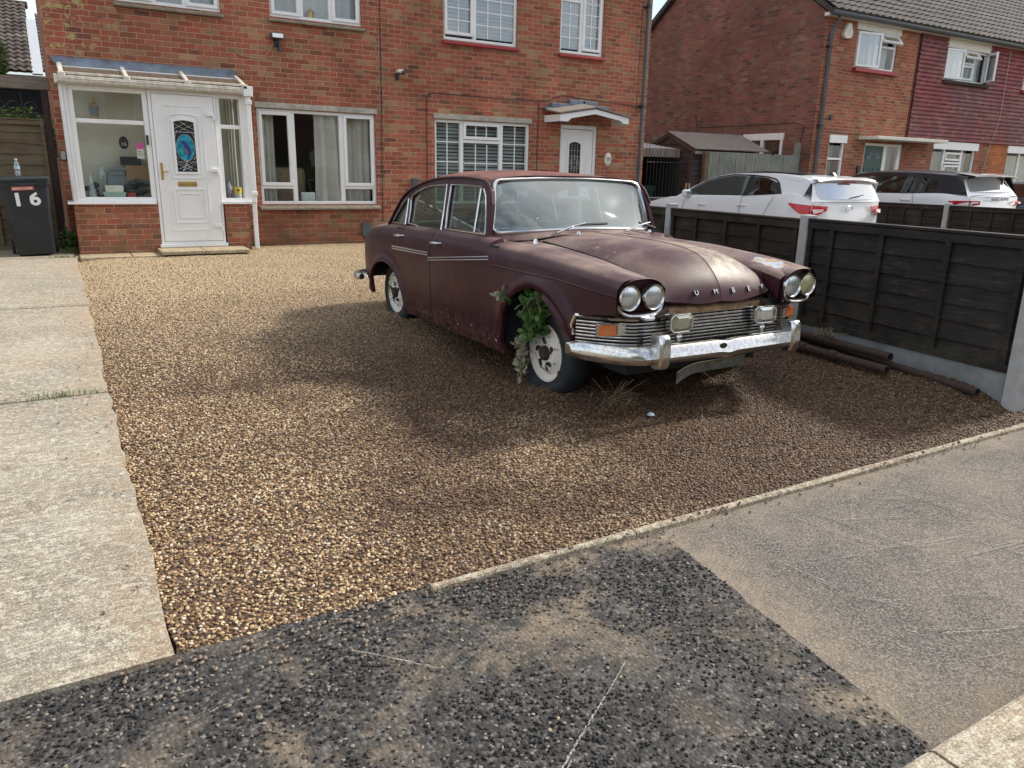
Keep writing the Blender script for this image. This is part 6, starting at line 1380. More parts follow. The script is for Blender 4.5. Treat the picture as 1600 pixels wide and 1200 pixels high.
# rear window and its surround
b = MB(); g_ = MB(); rows = []
for i in range(7):
    t = i/6; y = 6.47+(6.86-6.47)*t**.8; z = 1.318-(1.318-.935)*t**1.2; hw = .60; rows.append([(CX+hw*k/6, y-.10*abs(k/6)**2, z-.03*abs(k/6)**2*(1-t)) for k in range(-6, 7)])
g_.grid(rows); obj('rear_window', g_, 'glass_car', car, smooth=True)
for s_ in (-1, 1):
    rr0 = [r[0 if s_ < 0 else -1] for r in rows]; rr1 = []
    for p in rr0:
        y = min(p[1]+.01, 6.74); zr = interp(ry[1:], rz[1:], y); rr1.append((CX+s_*(vz(max(zr, p[2]))), y, min(zr, p[2]+.02)))
    b.grid([rr0, rr1])
obj('rear_pillar', b, 'paint', car, smooth=True)
# windscreen
def scr(u, t):
    bx = CX+.738*u; by = 4.695+.205*abs(u)**2.4; bz = 1.012-.034*u*u
    tx = CX+.670*u; ty = 5.045-.045*u*u; tz = 1.392-.022*u*u
    bow = .02*sin(pi*t)
    return Vector((bx+(tx-bx)*t, by+(ty-by)*t-bow, bz+(tz-bz)*t))
loop = []
for (cx_, cy_, a0) in ((.90, .16, -90), (.90, .84, 0), (-.90, .84, 90), (-.90, .16, 180)):
    for k in range(9): a = radians(a0+90*k/8); loop.append((cx_+.09*cos(a), cy_+.13*sin(a)))
dense = []
for i in range(len(loop)):
    p, q = loop[i], loop[(i+1) % len(loop)]; m_ = max(1, int(sqrt((p[0]-q[0])**2+(p[1]-q[1])**2)/.12))
    for k in range(m_): dense.append((p[0]+(q[0]-p[0])*k/m_, p[1]+(q[1]-p[1])*k/m_))
b = MB(); rows = []
for f in (1, .85, .7, .5, .3, .1): rows.append([scr(p[0]*f, .5+(p[1]-.5)*f) for p in dense])
b.grid(rows, cyc=True); b.poly(rows[-1]); ws = obj('windscreen', b, 'screen', car, smooth=True, ang=80)
L3 = [scr(*p) for p in dense]; b = MB(); b.tube([p+Vector((0, -.006, 0)) for p in L3+L3[:2]], .014, 8, cap=False); obj('screen_trim', b, 'chrome_clean', car, smooth=True)
b = MB()                                                            # painted surround filling between trim, roof and pillars
outl = []
for p, q in zip(dense, L3):
    u, t = p; su = 1 if u > 0 else -1
    if t > .80: P2 = Vector((CX+u*.712, 5.012-.02*abs(u)**4, 1.402-.05*abs(u)**4))
    elif t < .12: P2 = Vector((CX+u*.80, 4.61+.30*abs(u)**3, .990-.042*sm((abs(u)-.35)/.4)))
    else: zz = q.z; P2 = Vector((CX+su*(vz(zz)+.008), lin([.95, 1.08, 1.19, 1.29, 1.34], [4.845, 4.866, 4.893, 4.943, 5.0], zz)+.004, zz))
    outl.append(P2)
b.grid([L3, outl], cyc=True); obj('screen_surround', b, 'paint', car, smooth=True)
# wipers, washers, wing mirror stub
def wiper(p0, p1, e0, e1):
    b = MB(); b.tube([p0, ((p0[0]+p1[0])/2, (p0[1]+p1[1])/2-.02, (p0[2]+p1[2])/2+.015), p1], [.009, .007, .006], 6); b.tube([(p0[0], p0[1], p0[2]-.02), (p0[0], p0[1], p0[2]+.012)], .014, 8); w_ = obj('wiper', b, 'chrome_clean', car, smooth=True)
    b = MB(); b.box(0, 1, 0, 1, 0, 1); q = MB().tube([e0, e1], .009, 4); obj('wiper_blade', q, 'rubber', w_)
wiper((CX-.33, 4.655, 1.00), (CX-.08, 4.64, 1.072), (CX-.14, 4.66, 1.058), (CX+.13, 4.655, 1.064)); wiper((CX+.33, 4.69, .996), (CX+.60, 4.72, 1.062), (CX+.50, 4.73, 1.062), (CX+.73, 4.80, 1.01))
b = MB()
for x in (-.17, .50): b.lathe([(.001, .022), (.010, .02), (.016, 0)], (CX+x, 4.60, .996), n=8)
b.lathe([(.001, .035), (.012, .03), (.018, 0)], (CX-.60, 4.50, .948), n=10); obj('washer_jet', b, 'chrome_clean', car)
# headlamp pods
def pod(s_):
    O = [(-.145, -.01), (-.13, .055), (-.075, .098), (.0, .108), (.075, .100), (.135, .065), (.150, .0), (.140, -.06), (.095, -.095), (.0, -.104), (-.09, -.098), (-.135, -.06)]
    if s_ > 0: O = [(-a, z) for a, z in O]
    O = catm(O+[O[0]], 4)[:-1]; cxp = CX+s_*.655; czp = .757
    # outer side of each pod leans back with the wing
    def yf(a, z, base): return base+.10*sm((s_*a-.02)/.14)*1.0 - .035*sm((z+.02)/.12) if False else base+.045*max(0, s_*a/.15)**1.5 - .016*sm((z-.0)/.10)
    def Q(f, base, a, z): return (cxp+a*f, yf(a, z, base), czp+z*f)
    b = MB(); b.grid([[Q(.90, 3.46, a, z) for a, z in O], [Q(1.0, 3.36, a, z) for a, z in O], [Q(1.03, 3.285, a, z) for a, z in O], [Q(1.0, 3.272, a, z) for a, z in O], [Q(.93, 3.285, a, z) for a, z in O], [Q(.90, 3.312, a, z) for a, z in O]], cyc=True)
    b.poly([Q(.91, 3.308, a, z) for a, z in O]); hd = obj('headlight_pod', b, 'paint', car, smooth=True, ang=55)
    low = [(a, z) for a, z in O if z < -.03 or s_*a > .13 and z < .02]
    low.sort(key=lambda p: math.atan2(p[1], p[0]*s_)); b = MB(); b.tube([Q(1.0, 3.268, a, z) for a, z in low], .010, 6); obj('bezel_trim', b, 'chrome', hd, smooth=True)
    for i, da in enumerate((-.080, .080)):
        xl = cxp+da; yb = yf(da, 0, 3.272)
        b = MB(); b.lathe([(.058, .01), (.063, -.012), (.070, -.018), (.074, -.010), (.076, .02)], (xl, yb, czp+.0), axis='Y', n=32); hl = obj('headlight', b, 'chrome_clean', car, smooth=True)
        R1 = .165; b = MB(); b.lathe([(max(.001, .062*k/8), -(sqrt(R1*R1-(.062*k/8)**2)-sqrt(R1*R1-.062**2))-.010) for k in range(9)], (xl, yb, czp), axis='Y', n=32)
        obj('lens', b, 'lens_yellow' if (s_ > 0 and da > 0) else 'lens', hl, smooth=True, loc=None)
pod(-1); pod(1)
# grille wings and centre: real bars following the nose
def fpath(v, base=3.345): return base+.275*(max(0, abs(v)-.56)/.31)**1.8
def band(vs, z, r, base=3.345, ry_=None): return MB().tube([(CX+v, fpath(v, base), z) for v in vs], r, 6, ry=ry_)
gr = thing('x', '', '') if False else None
b = MB(); b.grid([[(CX+v, fpath(v, 3.375), z) for v in fr(-.87, .87, .04)] for z in (.42, .67)]); grille = obj('grille', b, 'dark', car)
b = MB()
for k in range(9):
    z = .462+k*.0205
    a = .86 if z < .60 else .44
    b2 = band(fr(-a, a, .035), z, .0036, 3.350, .006); o = len(b.v); b.v += b2.v; b.f += [tuple(i+o for i in f) for f in b2.f]; b.mi += b2.mi
obj('grille_bars', b, 'chrome_dirty', grille, smooth=True)
for s_ in (-1, 1):
    b = band([s_*v for v in fr(.50, .868, .03)], .618, .010, 3.338, .014); b.tube([(CX+s_*.868, fpath(.868, 3.338), .618), (CX+s_*.874, 3.635, .56), (CX+s_*.868, 3.62, .50)], .012, 8); obj('grille_surround', b, 'chrome_clean', grille, smooth=True)
    b = band([s_*v for v in fr(.30, .868, .03)], .448, .010, 3.335, .007); b2 = band([s_*v for v in fr(.20, .87, .03)], .480, .006, 3.340); obj('lower_trim', b, 'chrome_clean', grille, smooth=True)
    b = MB(); xi = CX+s_*.765; ang_ = s_*radians(22)
    def ind(bm, a0, a1, z0, z1, y0, y1):
        Mt = Matrix.Translation((CX+s_*.735, fpath(.735, 3.335), .552)) @ Matrix.Rotation(s_*radians(17), 4, 'Z'); return bm.box(a0, a1, y0, y1, z0, z1, Mt)
    ind(b, -.088, .088, -.040, .040, -.012, .02); il = obj('indicator', b, 'chrome_clean', car, bevel=.004)
    o0, o1 = (-.078, .028) if s_ < 0 else (-.028, .078); c0, c1 = (.032, .078) if s_ < 0 else (-.078, -.032)
    obj('orange_lens', ind(MB(), o0, o1, -.033, .033, -.026, -.012), 'orange', il, bevel=.006); obj('clear_lens', ind(MB(), c0, c1, -.033, .033, -.022, -.012), 'clear', il, bevel=.004)
b = MB(); b.grid([[(CX+v, 3.335+.05*(v/.5)**2, .628+.012*(v/.5)**2*0) for v in fr(-.48, .45, .05)], [(CX+v, 3.330+.05*(v/.5)**2, .655) for v in fr(-.48, .45, .05)], [(CX+v, 3.36+.05*(v/.5)**2, .672) for v in fr(-.48, .45, .05)]]); obj('nose_panel', b, 'rust_tan', car, solid=.004)
for s_ in (-1, 1):
    b = MB(); b.tube([(CX+s_*.40, 3.34, .662), (CX+s_*.47, 3.345, .625), (CX+s_*.52, 3.35, .617)], [.018, .02, .014], 8); obj('nose_panel', b, 'rust', car)
rnd = random.Random(12); b = MB()
for k in range(420):
    v = rnd.uniform(-.47, .46); x = CX+v; y = 3.345+.05*(v/.5)**2+rnd.uniform(-.012, .02); z = .672+rnd.uniform(-.004, .014); l = rnd.uniform(.004, .014); a = Vector((rnd.gauss(0, 1), rnd.gauss(0, 1), rnd.gauss(0, .4))).normalized()*l; c = a.cross(Vector((0, 0, 1)))*.35
    b.add([(x-a.x, y-a.y, z-a.z), (x+c.x, y+c.y, z), (x+a.x, y+a.y, z+a.z), (x-c.x, y-c.y, z+.002)], [(0, 1, 2, 3)])
obj('leaf_litter', b, 'debris', car, kind='stuff', label='dead leaf litter caught in the gap below the bonnet lip')
# fog lamps
for i, (v, mt) in enumerate(((-.345, 'fog'), (.355, 'fog_clear'))):
    oc = [(-.092, -.035), (-.092, .035), (-.065, .055), (.065, .055), (.092, .035), (.092, -.035), (.065, -.055), (-.065, -.055)]; Mt = Matrix.Translation((CX+v, 3.265, .588)) @ Matrix.Rotation(radians(-4 if i else 3), 4, 'Z')
    def OL(f, y): return [Mt @ Vector((a*f, y, z*f)) for a, z in oc]
    b = MB(); b.grid([OL(.6, .075), OL(.95, .045), OL(1, .0), OL(.97, -.006), OL(.86, -.004)], cyc=True); b.poly(OL(.6, .075)); fg = obj('fog_lamp', b, 'chrome_clean', car, bevel=.003)
    b = MB(); b.grid([OL(.87, -.004), OL(.55, -.010)], cyc=True); b.poly(OL(.55, -.010)); obj('lens', b, mt, fg)
    b = MB(); b.box(CX+v-.012, CX+v+.012, 3.28, 3.31, .475, .54); b.tube([(CX+v-.02, 3.29, .505), (CX+v+.02, 3.29, .505)], .012, 8); obj('bracket', b, 'chrome', fg)
# bumper
def bpath(v):
    a = abs(v); return 3.215+.012*(a/.5)**2+.36*(max(0, a-.58)/.33)**2.1
prof = [(.045, .470), (.012, .468), (-.004, .452), (-.020, .405), (-.016, .388), (.004, .366), (.045, .362)]
rows = []; vs = fr(-.905, .905, .025)
for v in vs:
    dip = .012*exp(-(v/.09)**2); t = max(0, (abs(v)-.86)/.045); sc = 1-.45*t*t
    nx = 0
    rows.append([(CX+v, bpath(v)+dy, .418+(z-.418)*sc-(.010*exp(-(v/.05)**2))) for dy, z in prof])
b = MB(); b.grid(rows); b.poly(rows[0]); b.poly(rows[-1][::-1]); bump = obj('front_bumper', b, 'chrome', car, smooth=True, ang=28)
b = MB(); b.lathe([(.001, -.002), (.022, -.002), (.026, .004)], (CX-.05, bpath(0)-.012, .438), axis='Y', n=16, mat=Matrix.Diagonal((1.2, 1, .7, 1))); obj('crank_hole', b, 'dark', bump)
for s_ in (-1, 1):
    xo = CX+s_*.545; yo = bpath(.545)
    pr = [(.02, .545), (-.045, .550), (-.066, .535), (-.074, .50), (-.078, .43), (-.072, .375), (-.055, .350), (-.02, .352), (.03, .40)]
    b = MB(); b.grid([[(xo-.026, yo+a, z) for a, z in pr], [(xo-.040, yo+a+.02*(1 if a < 0 else 0), z) for a, z in pr]][::-1]+[[(xo+.026, yo+a, z) for a, z in pr], [(xo+.040, yo+a+.02*(1 if a < 0 else 0), z) for a, z in pr]], False)
    b.poly([(xo-.040, yo+a+.02*(1 if a < 0 else 0), z) for a, z in pr]); b.poly([(xo+.040, yo+a+.02*(1 if a < 0 else 0), z) for a, z in pr][::-1]); ov = obj('overrider', b, 'chrome_clean', bump, smooth=True, ang=40, bevel=.006)
b = MB(); rows = []
for v in fr(-.92, .92, .04):
    rows.append([(CX+v, 7.56-.22*(max(0, abs(v)-.6)/.32)**2+dy, z) for dy, z in ((-.03, .44), (0, .44), (.025, .40), (0, .355), (-.03, .355))])
b.grid(rows); b.poly(rows[0]); b.poly(rows[-1][::-1]); b.tube([(CX-.90, 7.36, .40), (CX-.915, 7.30, .40), (CX-.905, 7.22, .398)], [.045, .042, .03], 10); b.tube([(CX+.90, 7.36, .40), (CX+.915, 7.27, .40), (CX+.90, 7.16, .398)], [.045, .042, .03], 10); obj('rear_bumper', b, 'chrome', car, smooth=True)
# number plate hanging below
b = MB(); rows = []
for k in range(15):
    t = k/14; x = CX-.32+.55*t; c = max(0, 1-t/.32); rows.append([(x, 3.29+.01*c, .322-.045*c*c+.012*t), (x, 3.30, .258-.055*c*c*1.0+.008*t)])
b.grid(rows); pt_ = obj('number_plate', b, 'number_plate', car, solid=.004); b = MB(); b.tube([tuple(r[0]) for r in rows]+[tuple(rows[-1][1])], .004, 5); obj('plate_edge', b, 'straw', pt_)
# wheels
def wheel(s_, yc, name='wheel', x_=.775, zc=.285):
    xc = CX+s_*x_
    def flat(b): b.v = [((vx+s_*.030*max(0, (.15-vz_)/.12) if vz_ < .15 and sqrt((vy-yc)**2+(vz_-zc)**2) > .22 else vx), vy, max(vz_, zc-.228)) for vx, vy, vz_ in b.v]; return b
    h = lambda a: s_*a
    b = MB().lathe([(.178, h(-.02)), (.198, h(.002)), (.23, h(.014)), (.265, h(.014)), (.292, h(0)), (.308, h(-.025)), (.312, h(-.07)), (.308, h(-.115)), (.292, h(-.138)), (.25, h(-.152)), (.18, h(-.14))], (xc, yc, zc), axis='X', n=56)
    ty = obj('wheel', flat(b), 'tyre', car, smooth=True, ang=60)
    b = MB()
    for k in range(56):
        a = 2*pi*k/56
        for hx in (-.035, -.075, -.115): b.box(xc+s_*(hx)-.012, xc+s_*hx+.012, yc+cos(a)*.336-.004, yc+cos(a)*.336+.004, zc+sin(a)*.336-.004, zc+sin(a)*.336+.004)
    b = MB().lathe([(.186, h(-.012)), (.192, h(.006)), (.182, h(.008)), (.175, h(-.006)), (.165, h(-.024)), (.150, h(-.028)), (.138, h(-.018)), (.115, h(.004)), (.085, h(.010)), (.062, h(.004)), (.050, h(.002)), (.001, h(.002))], (xc, yc, zc), axis='X', n=40); rm = obj('rim', b, 'rim', ty, smooth=True, ang=60)
    b = MB().lathe([(.050, h(.0)), (.048, h(.020)), (.034, h(.034)), (.001, h(.036))], (xc, yc, zc), axis='X', n=20)
    for k in range(5): a = 2*pi*(k+.3)/5; b.lathe([(.012, h(0)), (.012, h(.020)), (.001, h(.022))], (xc, yc+.075*cos(a), zc+.075*sin(a)), axis='X', n=6)
    obj('hub', b, 'rust', rm, smooth=True)
    b = MB()
    for k in range(5): a = 2*pi*(k+.12)/5; b.lathe([(.001, h(.006)), (1, h(.006))], (xc+h(.0055), yc+.090*cos(a), zc+.090*sin(a)), axis='X', n=10, mat=Matrix.Diagonal((1, .020, .017, 1)))
    for k in range(7): a = 2*pi*(k*.9+.35)/7; b.lathe([(.001, h(.003)), (1, h(.003))], (xc+h(.004), yc+.122*cos(a), zc+.122*sin(a)), axis='X', n=8, mat=Matrix.Diagonal((1, .008, .005, 1)))
    obj('vent_holes', b, 'dark', rm)
wheel(-1, 4.055); wheel(1, 4.055); wheel(-1, 6.74, x_=.735, zc=.30); wheel(1, 6.74, x_=.735, zc=.30)
# interior
b = MB(); b.box(CX-.62, CX+.62, 5.50, 5.68, .45, .985); b.box(CX-.62, CX+.62, 5.1, 5.55, .45, .62); obj('front_seat', b, 'seat', car, bevel=.05)
b = MB(); b.box(CX-.62, CX+.62, 6.42, 6.62, .45, .97); b.box(CX-.62, CX+.62, 6.0, 6.45, .45, .62); obj('rear_seat', b, 'seat', car, bevel=.05)
b = MB(); b.box(CX-.70, CX+.70, 4.82, 5.06, .80, .965); obj('dashboard', b, 'dash', car, bevel=.03)
b = MB(); cw_ = Vector((CX-.36, 5.16, 1.0)); ax = Vector((0, -.55, .83)).normalized(); u1 = Vector((1, 0, 0)); u2 = ax.cross(u1); u1_ = u1
b.tube([cw_+u1*.205*cos(a*pi/14)+u2*.205*sin(a*pi/14) for a in range(29)], .013, 8, cap=False)
for a in (0, pi, -pi/2): b.tube([cw_, cw_+u1*.2*cos(a)+u2*.2*sin(a)], .010, 6)
b.tube([cw_, cw_-ax*.3], .03, 8); obj('steering_wheel', b, 'ivory', car, smooth=True)
b = MB(); b.box(CX-.10, CX+.10, 5.12, 5.14, 1.30, 1.35); b.tube([(CX, 5.12, 1.34), (CX, 5.06, 1.39)], .006, 6); obj('rear_view_mirror', b, 'dash', car, bevel=.006)
b = MB(); b.tube([(CX-.45, 6.05, .97), (CX+.35, 6.40, 1.25)], .03, 6); obj('parcel_junk', b, 'curtain', car)
b = MB(); b.box(CX-.62, CX+.62, 6.62, 6.85, .90, .925); obj('parcel_shelf', b, 'seat', car)
# bramble growing out of the front wheel arch
br = thing('bramble', 'green bramble growing out of the old car front wheel arch', 'bramble', (2.62, 4.1, 0))
rnd = random.Random(17)
pts = []
for c, r, n in (((2.60, 4.13, .60), (.05, .16, .07), 90), ((2.585, 4.10, .50), (.05, .12, .07), 90), ((2.58, 4.13, .42), (.04, .08, .06), 55), ((2.545, 4.36, .60), (.03, .05, .03), 14)): pts += blob(c, r, n, .1)
leaves('foliage', pts, .062, 'leaf', br, flat=.8, seed=12)
leaves('wilted_foliage', blob((2.575, 4.23, .30), (.03, .055, .08), 42, .1)+blob((2.57, 4.22, .16), (.03, .05, .07), 30, .1)+blob((2.52, 4.44, .63), (.02, .04, .03), 12, .1), .050, 'leaf_pale', br, flat=1.2, seed=14)
b = MB()
for k in range(14): p = Vector((2.62, 4.1+rnd.gauss(0, .06), .68)); q = Vector((2.58+rnd.gauss(0, .02), 4.12+rnd.gauss(0, .12), rnd.uniform(.35, .66))); b.tube([p, (p+q)/2+Vector((-.03, rnd.gauss(0, .04), .03)), q], .0022, 4)
for k in range(5): b.tube([(2.60, 4.2, .45), (2.565, 4.23+rnd.gauss(0, .02), .3), (2.56, 4.22+rnd.gauss(0, .03), .06)], .003, 4)
obj('stem', b, 'straw', br)
dg = thing('dry_grass', 'dead grass stalks tangled under the front bumper beside the tyre', 'dead grass', (2.95, 3.5, 0)); b = MB()
for k in range(22): x = 2.83+rnd.gauss(0, .06); y = 3.52+rnd.gauss(0, .06); b.tube([(x, y, 0), (x+rnd.gauss(0, .04), y-.04+rnd.gauss(0, .04), .12), (x+rnd.gauss(0, .10), y-.10+rnd.gauss(0, .08), rnd.uniform(.05, .26))], .0013, 4)
for (p, q, r) in (((2.72, 3.60, .01), (2.80, 3.46, .16), (2.86, 3.40, .24)), ((3.05, 3.05, .01), (3.15, 3.1, .02), (3.25, 3.2, .03)), ((3.2, 3.25, .33), (3.3, 3.22, .25), (3.36, 3.2, .20)), ((3.5, 3.26, .35), (3.52, 3.23, .26), (3.46, 3.2, .22)), ((2.7, 2.95, .01), (2.8, 2.97, .012), (2.9, 3.02, .012))): b.tube([p, q, r], .0016, 4)
for k in range(60): v = rnd.uniform(-.5, .5); z = rnd.uniform(.45, .66); b.tube([(CX+v, 3.325, z), (CX+v+rnd.gauss(0, .05), 3.315, z+rnd.gauss(0, .05))], .0010, 3)
obj('stalks', b, 'straw', dg)
lit = MB(); lit.lathe([(.001, .008), (.012, .013), (.02, .006), (.024, 0)], (2.98, 3.36, .012), n=9); obj('plastic_scrap', lit, 'label', None, label='crumpled blue plastic scrap on the gravel under the front bumper', category='litter', loc=(2.98, 3.36, .012))
# ---------------------------------------------------------------- modern cars (heading +Y, tail towards the camera)
def modern(name, label, X0, Y0, prof, belt, wid, mats, glasspan, z0=.05, pull=None, roofmat=None):
    """prof: list (y,z_top) outline of the centre line from tail to nose, belt line (y,z)"""
def shell(par, X, hw, ytab_w, roofl, beltl, bot, y0, y1, mats, wheels, wr, z0, ang_w=.20, roof_mat=None):
    """lower body + greenhouse. roofl/beltl functions of y"""
    b = MB(); ycols = sorted(set([round(v, 3) for v in fr(y0, y1, .06)]))
    wl = []
    for wy in wheels:
        for k in range(13): wl.append(round(wy-wr*cos(pi*k/12), 3))
    ycols = sorted(set(ycols+wl))
    def zb(y):
        for wy in wheels:
            if abs(y-wy) < wr: return max(bot, z0+.33+sqrt(max(0, wr*wr-(y-wy)**2))-.02)
        return bot
    for s_ in (-1, 1):
        rows = []
        for y in ycols:
            w_ = interp([p[0] for p in ytab_w], [p[1] for p in ytab_w], y)*hw; bz = beltl(y); row = [(X+s_*(w_-.09), y, bz+.012), (X+s_*(w_-.045), y, bz)]
            for k in range(1, 9):
                z = bz+(zb(y)-bz)*k/8; t = (z-z0)/(bz-z0); ww = w_-.012-.03*(t-.62)**2*4*(1 if t > .62 else .6)+(.006 if .66 < t < .74 else 0); row.append((X+s_*ww, y, z))
            rows.append(row)
        b.grid(rows)
    rows = []
    for y in ycols:
        w_ = interp([p[0] for p in ytab_w], [p[1] for p in ytab_w], y)*hw-.09; bz = beltl(y)+.012; rows.append([(X+w_*k/6, y, bz+.03*(1-(k/6)**2)) for k in range(-6, 7)])
    b.grid(rows)
    for y in (y0, y1):
        w_ = interp([p[0] for p in ytab_w], [p[1] for p in ytab_w], y)*hw; bz = beltl(y)
        yy = y+(-.07 if y == y0 else .07)
        b3 = MB(); b3.grid([[(X+(w_-.045)*k/6, y, bz) for k in range(-6, 7)], [(X+(w_-.05)*k/6, yy-.0+.06*abs(k/6)**3*(1 if y == y0 else -1), (bz+bot)/2+.1) for k in range(-6, 7)], [(X+(w_-.03)*k/6, yy+.06*abs(k/6)**3*(1 if y == y0 else -1), bot+.15) for k in range(-6, 7)], [(X+(w_-.05)*k/6, y, bot) for k in range(-6, 7)]]); obj('bumper', b3, mats[0], par, smooth=True, ang=35)
    bd = obj('body', b, mats[0], par, smooth=True, ang=35, weld=.003)
    b = MB(); b.box(X-hw+.15, X+hw-.15, y0+.1, y1-.1, bot+.02, beltl((y0+y1)/2)-.08); obj('underbody', b, 'dark', par)
    for wy in wheels:
        for s_ in (-1, 1):
            xc = X+s_*(hw-.03); h = lambda a: s_*a
            t = obj('wheel', MB().lathe([(.20, h(-.01)), (.24, h(0)), (.30, h(-.005)), (.325, h(-.03)), (.325, h(-.17)), (.30, h(-.20)), (.2, h(-.2))], (xc, wy, z0+.325), axis='X', n=28), 'tyre', par, smooth=True)
            rb = MB().lathe([(.205, h(-.01)), (.20, h(0)), (.19, h(-.02)), (.05, h(-.015)), (.001, h(-.012))], (xc, wy, z0+.325), axis='X', n=28); obj('rim', rb, 'silver', t, smooth=True)
    return bd
def green(par, X, hw, belt, roof, y_r0, y_r1, y_f1, y_f0, mats, holes, beltw=.09, tum=.24, roofcol=None, zr_edge=.06):
    """greenhouse between rear base y_r0, rear roof y_r1, front roof y_f1, screen base y_f0"""
    def edge(z, zb_): return hw-beltw-(z-zb_)*tum
    ys = fr(y_r1, y_f1, .08); b = MB(); rows = []
    for y in ys:
        zc = roof(y); e = edge(zc-zr_edge, belt(y)); rows.append([(X+e*k/8, y, zc-zr_edge*abs(k/8)**2.4) for k in range(-8, 9)])
    b.grid(rows); ro = obj('roof', b, roofcol or mats[0], par, smooth=True, solid=.01)
    return edge, rows
# white hatchback
hx, hy = 10.10, 7.25
hb = thing('hatchback', 'white five door hatchback parked beyond the dark fence', 'car', (hx, 9.3, .05))
T1b = [(7.25, 1.10), (7.6, 1.20), (8.2, 1.165), (9.0, 1.115), (9.8, 1.09), (10.35, 1.06), (10.8, .98), (11.2, .88), (11.55, .72)]
T1w = [(7.25, .88), (7.45, .97), (7.9, 1.0), (10.3, 1.0), (11.0, .97), (11.35, .88), (11.55, .72)]
bf_ = lambda y: I(T1b, y)
shell(hb, hx, .90, T1w, None, bf_, .24, 7.25, 11.55, ['white_paint'], (8.03, 10.72), .36, .05)
T1r = [(7.35, 1.415), (7.6, 1.455), (8.0, 1.485), (8.6, 1.51), (9.1, 1.505), (9.35, 1.47)]
rf = lambda y: I(T1r, y)
ed, _ = green(hb, hx, .90, bf_, rf, 7.25, 7.35, 9.35, 10.45, ['white_paint'], None, roofcol='white_paint')
def pane(par, name, pts3, mat): return obj(name, MB().poly(pts3), mat, par)
for s_ in (-1, 1):
    X3 = lambda y, z, o=0: (hx+s_*(.90-.075-(z-1.12)*.25+o), y if y < 8.7 else 8.7+(y-8.7)*.84, z)
    outl = [(7.42, 1.16), (7.32, 1.385), (7.5, 1.425), (8.0, 1.465), (8.6, 1.482), (9.1, 1.472), (9.45, 1.43), (9.8, 1.345), (10.2, 1.20), (10.50, 1.075), (9.8, 1.10), (9.0, 1.125), (8.2, 1.165)]
    g1 = [(8.70, 1.145), (8.64, 1.435), (9.05, 1.440), (9.40, 1.405), (9.75, 1.325), (10.08, 1.20), (10.22, 1.115)]
    g2 = [(8.16, 1.165), (8.02, 1.20), (8.10, 1.36), (8.30, 1.415), (8.56, 1.435), (8.62, 1.15)]
    g3 = [(7.95, 1.175), (8.0, 1.30), (7.98, 1.20)]
    b = MB(); allp = [outl, g1, g2]; tr = tessellate_polygon([[Vector((p[0], p[1], 0)) for p in q] for q in allp]); b.add([X3(*p) for q in allp for p in q], [tuple(t) for t in tr]); obj('window_surround', b, 'white_paint', hb)
    pane(hb, 'side_window', [X3(*p, .001) for p in g1], 'glass_dark'); pane(hb, 'side_window', [X3(*p, .001) for p in g2], 'glass_dark')
    b = MB(); b.poly([X3(*p, .003) for p in ((8.16, 1.165), (7.90, 1.175), (8.03, 1.345), (8.10, 1.36), (8.02, 1.20))]); b.poly([X3(*p, .003) for p in ((8.56, 1.44), (8.66, 1.44), (8.73, 1.14), (8.60, 1.15))])
    loop_ = [(7.90, 1.172), (8.03, 1.35), (8.12, 1.40), (8.30, 1.43), (8.6, 1.452), (9.05, 1.456), (9.42, 1.418), (9.77, 1.335), (10.12, 1.20), (10.30, 1.095)]; b.tube([X3(*p, .004) for p in loop_], .012, 5); obj('window_trim', b, 'black_plastic', hb)
    b = MB(); b.box(hx+s_*.84, hx+s_*.98, 9.82, 9.93, 1.09, 1.20) if s_ > 0 else b.box(hx-.98, hx-.84, 9.82, 9.93, 1.09, 1.20); mr_ = obj('door_mirror', b, 'white_paint', hb, bevel=.03); pane(mr_, 'mirror_glass', [(hx+s_*.86, 9.818, 1.10), (hx+s_*.965, 9.818, 1.10), (hx+s_*.965, 9.818, 1.185), (hx+s_*.86, 9.818, 1.185)], 'glass_ref')
    for (y, z) in ((8.75, 1.00), (9.62, .975)):
        b = MB(); b.tube([(hx+s_*.872, y, z-.008), (hx+s_*.91, y-.04, z), (hx+s_*.91, y-.14, z+.004), (hx+s_*.872, y-.19, z)], .012, 6); obj('door_handle', b, 'white_paint', hb, smooth=True)
    b = MB()
    for pl_ in ([(8.66, 1.14), (8.70, .9), (8.70, .5)], [(8.0, 1.16), (8.12, 1.0), (8.25, .8)], [(9.92, 1.09), (9.98, .9), (9.96, .5)]): b.tube([(hx+s_*.893, y, z) for y, z in pl_], .0035, 4)
    obj('door_seam', b, 'dark', hb)
    # wrap-around tail lamp
    b = MB(); xo = hx+s_*.905
    wq = lambda y: I(T1w, y)*.90+.004
    b.grid([[(hx+s_*(wq(y)-.02*(z>1.04)), y, z) for y, z in ((7.66, 1.075), (7.55, 1.07), (7.42, 1.06), (7.27, 1.05))]+[(hx+s_*.68, 7.205, 1.045), (hx+s_*.50, 7.165, 1.035)], [(hx+s_*wq(y), y, z) for y, z in ((7.65, 1.065), (7.55, 1.0), (7.42, .935), (7.27, .91))]+[(hx+s_*.68, 7.185, .915), (hx+s_*.52, 7.155, .98)]]); tl = obj('tail_light', b, 'redlens', hb, solid=.012)
    b = MB(); b.poly([(hx+s_*.78, 7.225, .995), (hx+s_*.60, 7.160, 1.0), (hx+s_*.60, 7.158, .965), (hx+s_*.76, 7.20, .935)]); obj('reversing_light', b, 'paleredlens', tl, solid=.004)
